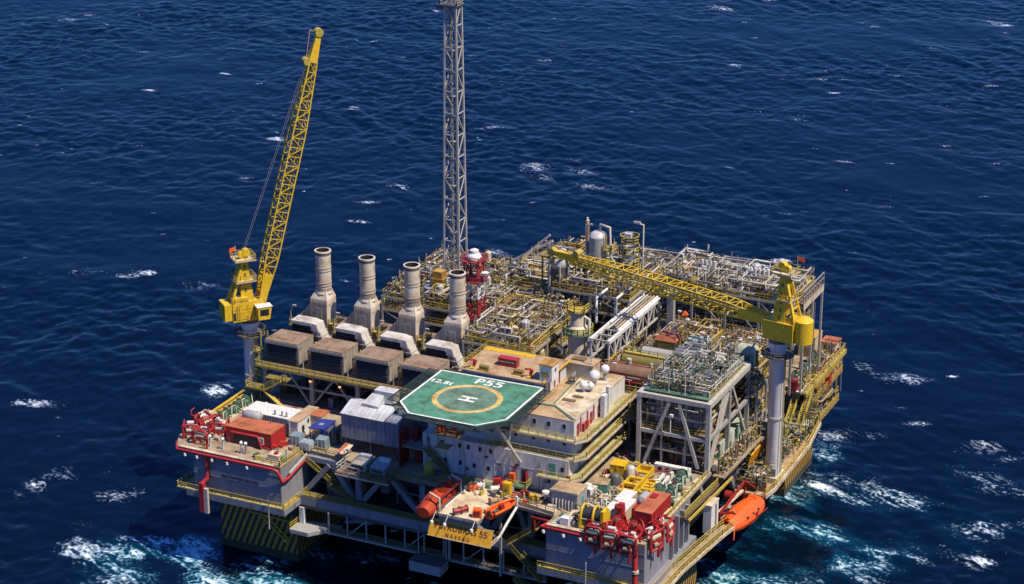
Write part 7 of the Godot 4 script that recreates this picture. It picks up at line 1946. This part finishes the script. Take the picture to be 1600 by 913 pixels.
	for z in [[-53.5, -35.2, -7.8, 9.4, 44], [21.2, 39.0, -20, 9.4, 110], [-1, 20, 0.2, 5.0, 30], [-53, -18, -16, -9, 26], [39.8, 43.4, -92, -66, 24], [22.4, 25.2, -26, -14, 12], [-24, -12, -16, -8, 10]]:
		for i in z[4]:
			var p := V(R(z[0], z[1]), 23.5, R(z[2], z[3]))
			var m: String = ["cream", "steel", "rail_yellow", "red", "winch_green", "white", "tan", "dark_steel", "olive", "pale_steel", "dark_red"][rng.randi() % 11]
			var q := rng.randf()
			if q < 0.35:
				put("deck_box", S().box(p + V(0, 0.45, 0), V(R(0.4, 1.4), 0.9, R(0.4, 1.2)), Basis(Vector3.UP, R(0, 1.5))), m, hull)
			elif q < 0.6:
				put("deck_post", S().tube(p, p + V(0, R(0.7, 1.8), 0), R(0.12, 0.3), -1.0, 8), m, hull)
			elif q < 0.85:
				put("deck_pipe", S().path([p, p + V(0, R(0.3, 1.0), 0), p + V(R(-3, 3), R(0.3, 1.0), 0), p + V(R(-3, 3), 0.3, R(-3, 3))], R(0.08, 0.16)), m, hull)
			else:
				put("deck_drum", S().tube(p + V(-0.5, 0.45, 0), p + V(0.5, 0.45, 0.1), 0.42, -1.0, 10), m, hull)
	# small bright finds
	t = thing("orange_tarp", "small bright orange tarpaulin under the lowered boom", "tarpaulin", V(21.4, 41.4, -54.5))
	t.scale = V(0.7, 0.7, 0.7)
	put("sheet", S().solid([V(-0.9, -0.6, -0.7), V(-0.9, -0.6, 0.7), V(0.8, -0.4, 0.7), V(0.9, -0.6, -0.7)], [V(-0.4, 0.6, -0.2), V(-0.3, 0.7, 0.2), V(0.4, 0.4, 0.2), V(0.3, 0.5, -0.2)]), "orange", t)
	put("post", S().span(-0.1, 0.1, -8.4, -0.6, -0.1, 0.1), "steel", t)
	t = thing("red_skid", "small red roofed skid among the pipes behind the red and white mast", "skid", V(-4.4, 35.2, -55))
	put("body", S().span(-1.6, 1.6, 0, 2.0, -1.2, 1.2), "tan", t)
	put("roof", S().span(-1.8, 1.8, 2.0, 2.2, -1.4, 1.4), "rust_top", t)
	t = thing("red_skid", "rust red walkway roof sloping behind the red and white mast", "roof", V(-13.6, 37.0, -45))
	put("sheet", S().solid([V(-1.2, 0, -6), V(-1.2, 0, 6), V(1.2, 0, 6), V(1.2, 0, -6)], [V(-1.2, 0.2, -6), V(-1.2, 0.2, 6), V(1.2, 0.2, 6), V(1.2, 0.2, -6)]), "rust_top", t)
	put("post", S().span(-0.1, 0.1, -2, 0, -5, -4.8).span(-0.1, 0.1, -2, 0, 4.8, 5), "tan", t)
	t = thing("tan_shelter", "pinkish tan shelter roof among the brown pipes behind the roof cabin", "shelter", V(-1.0, 31.4, -38))
	put("roof", S().solid([V(-2.4, 2.4, -1.6), V(-2.4, 2.2, 1.6), V(2.4, 2.2, 1.6), V(2.4, 2.4, -1.6)], [V(-2.4, 2.6, -1.6), V(-2.4, 2.4, 1.6), V(2.4, 2.4, 1.6), V(2.4, 2.6, -1.6)]), "rust_top", t)
	put("post", S().span(-2.2, -2.0, 0, 2.2, 1.2, 1.4).span(2.0, 2.2, 0, 2.2, 1.2, 1.4).span(-2.2, -2.0, 0, 2.2, -1.4, -1.2).span(2.0, 2.2, 0, 2.2, -1.4, -1.2), "tan", t)
	t = thing("red_valve_tree", "tangle of dark red valves and pipes left of the long brown drum", "valve tree", V(12.4, 34.2, -31.5))
	rng.seed = 909
	for i in 16:
		var p := V(R(-1.6, 1.2), 0, R(-2.6, 1.6))
		put("pipe", S().path([p, p + V(0, R(0.8, 3.2), 0), p + V(R(-1.2, 1.2), R(0.8, 3.2), R(-0.6, 0.6))], R(0.1, 0.2)), ["dark_red", "red", "dark_red", "pale_steel"][i % 4], t)
	t = thing("steel_tower_leg", "grey steel tower leg standing in the dark gap under the boom", "column", V(15.2, 23.5, -62.6))
	put("shaft", S().span(-0.7, 0.7, 0, 18.5, -0.6, 0.6), "grey", t)
	put("cap", S().span(-1.2, 1.2, 18.5, 18.9, -1.0, 1.0), "steel", t)
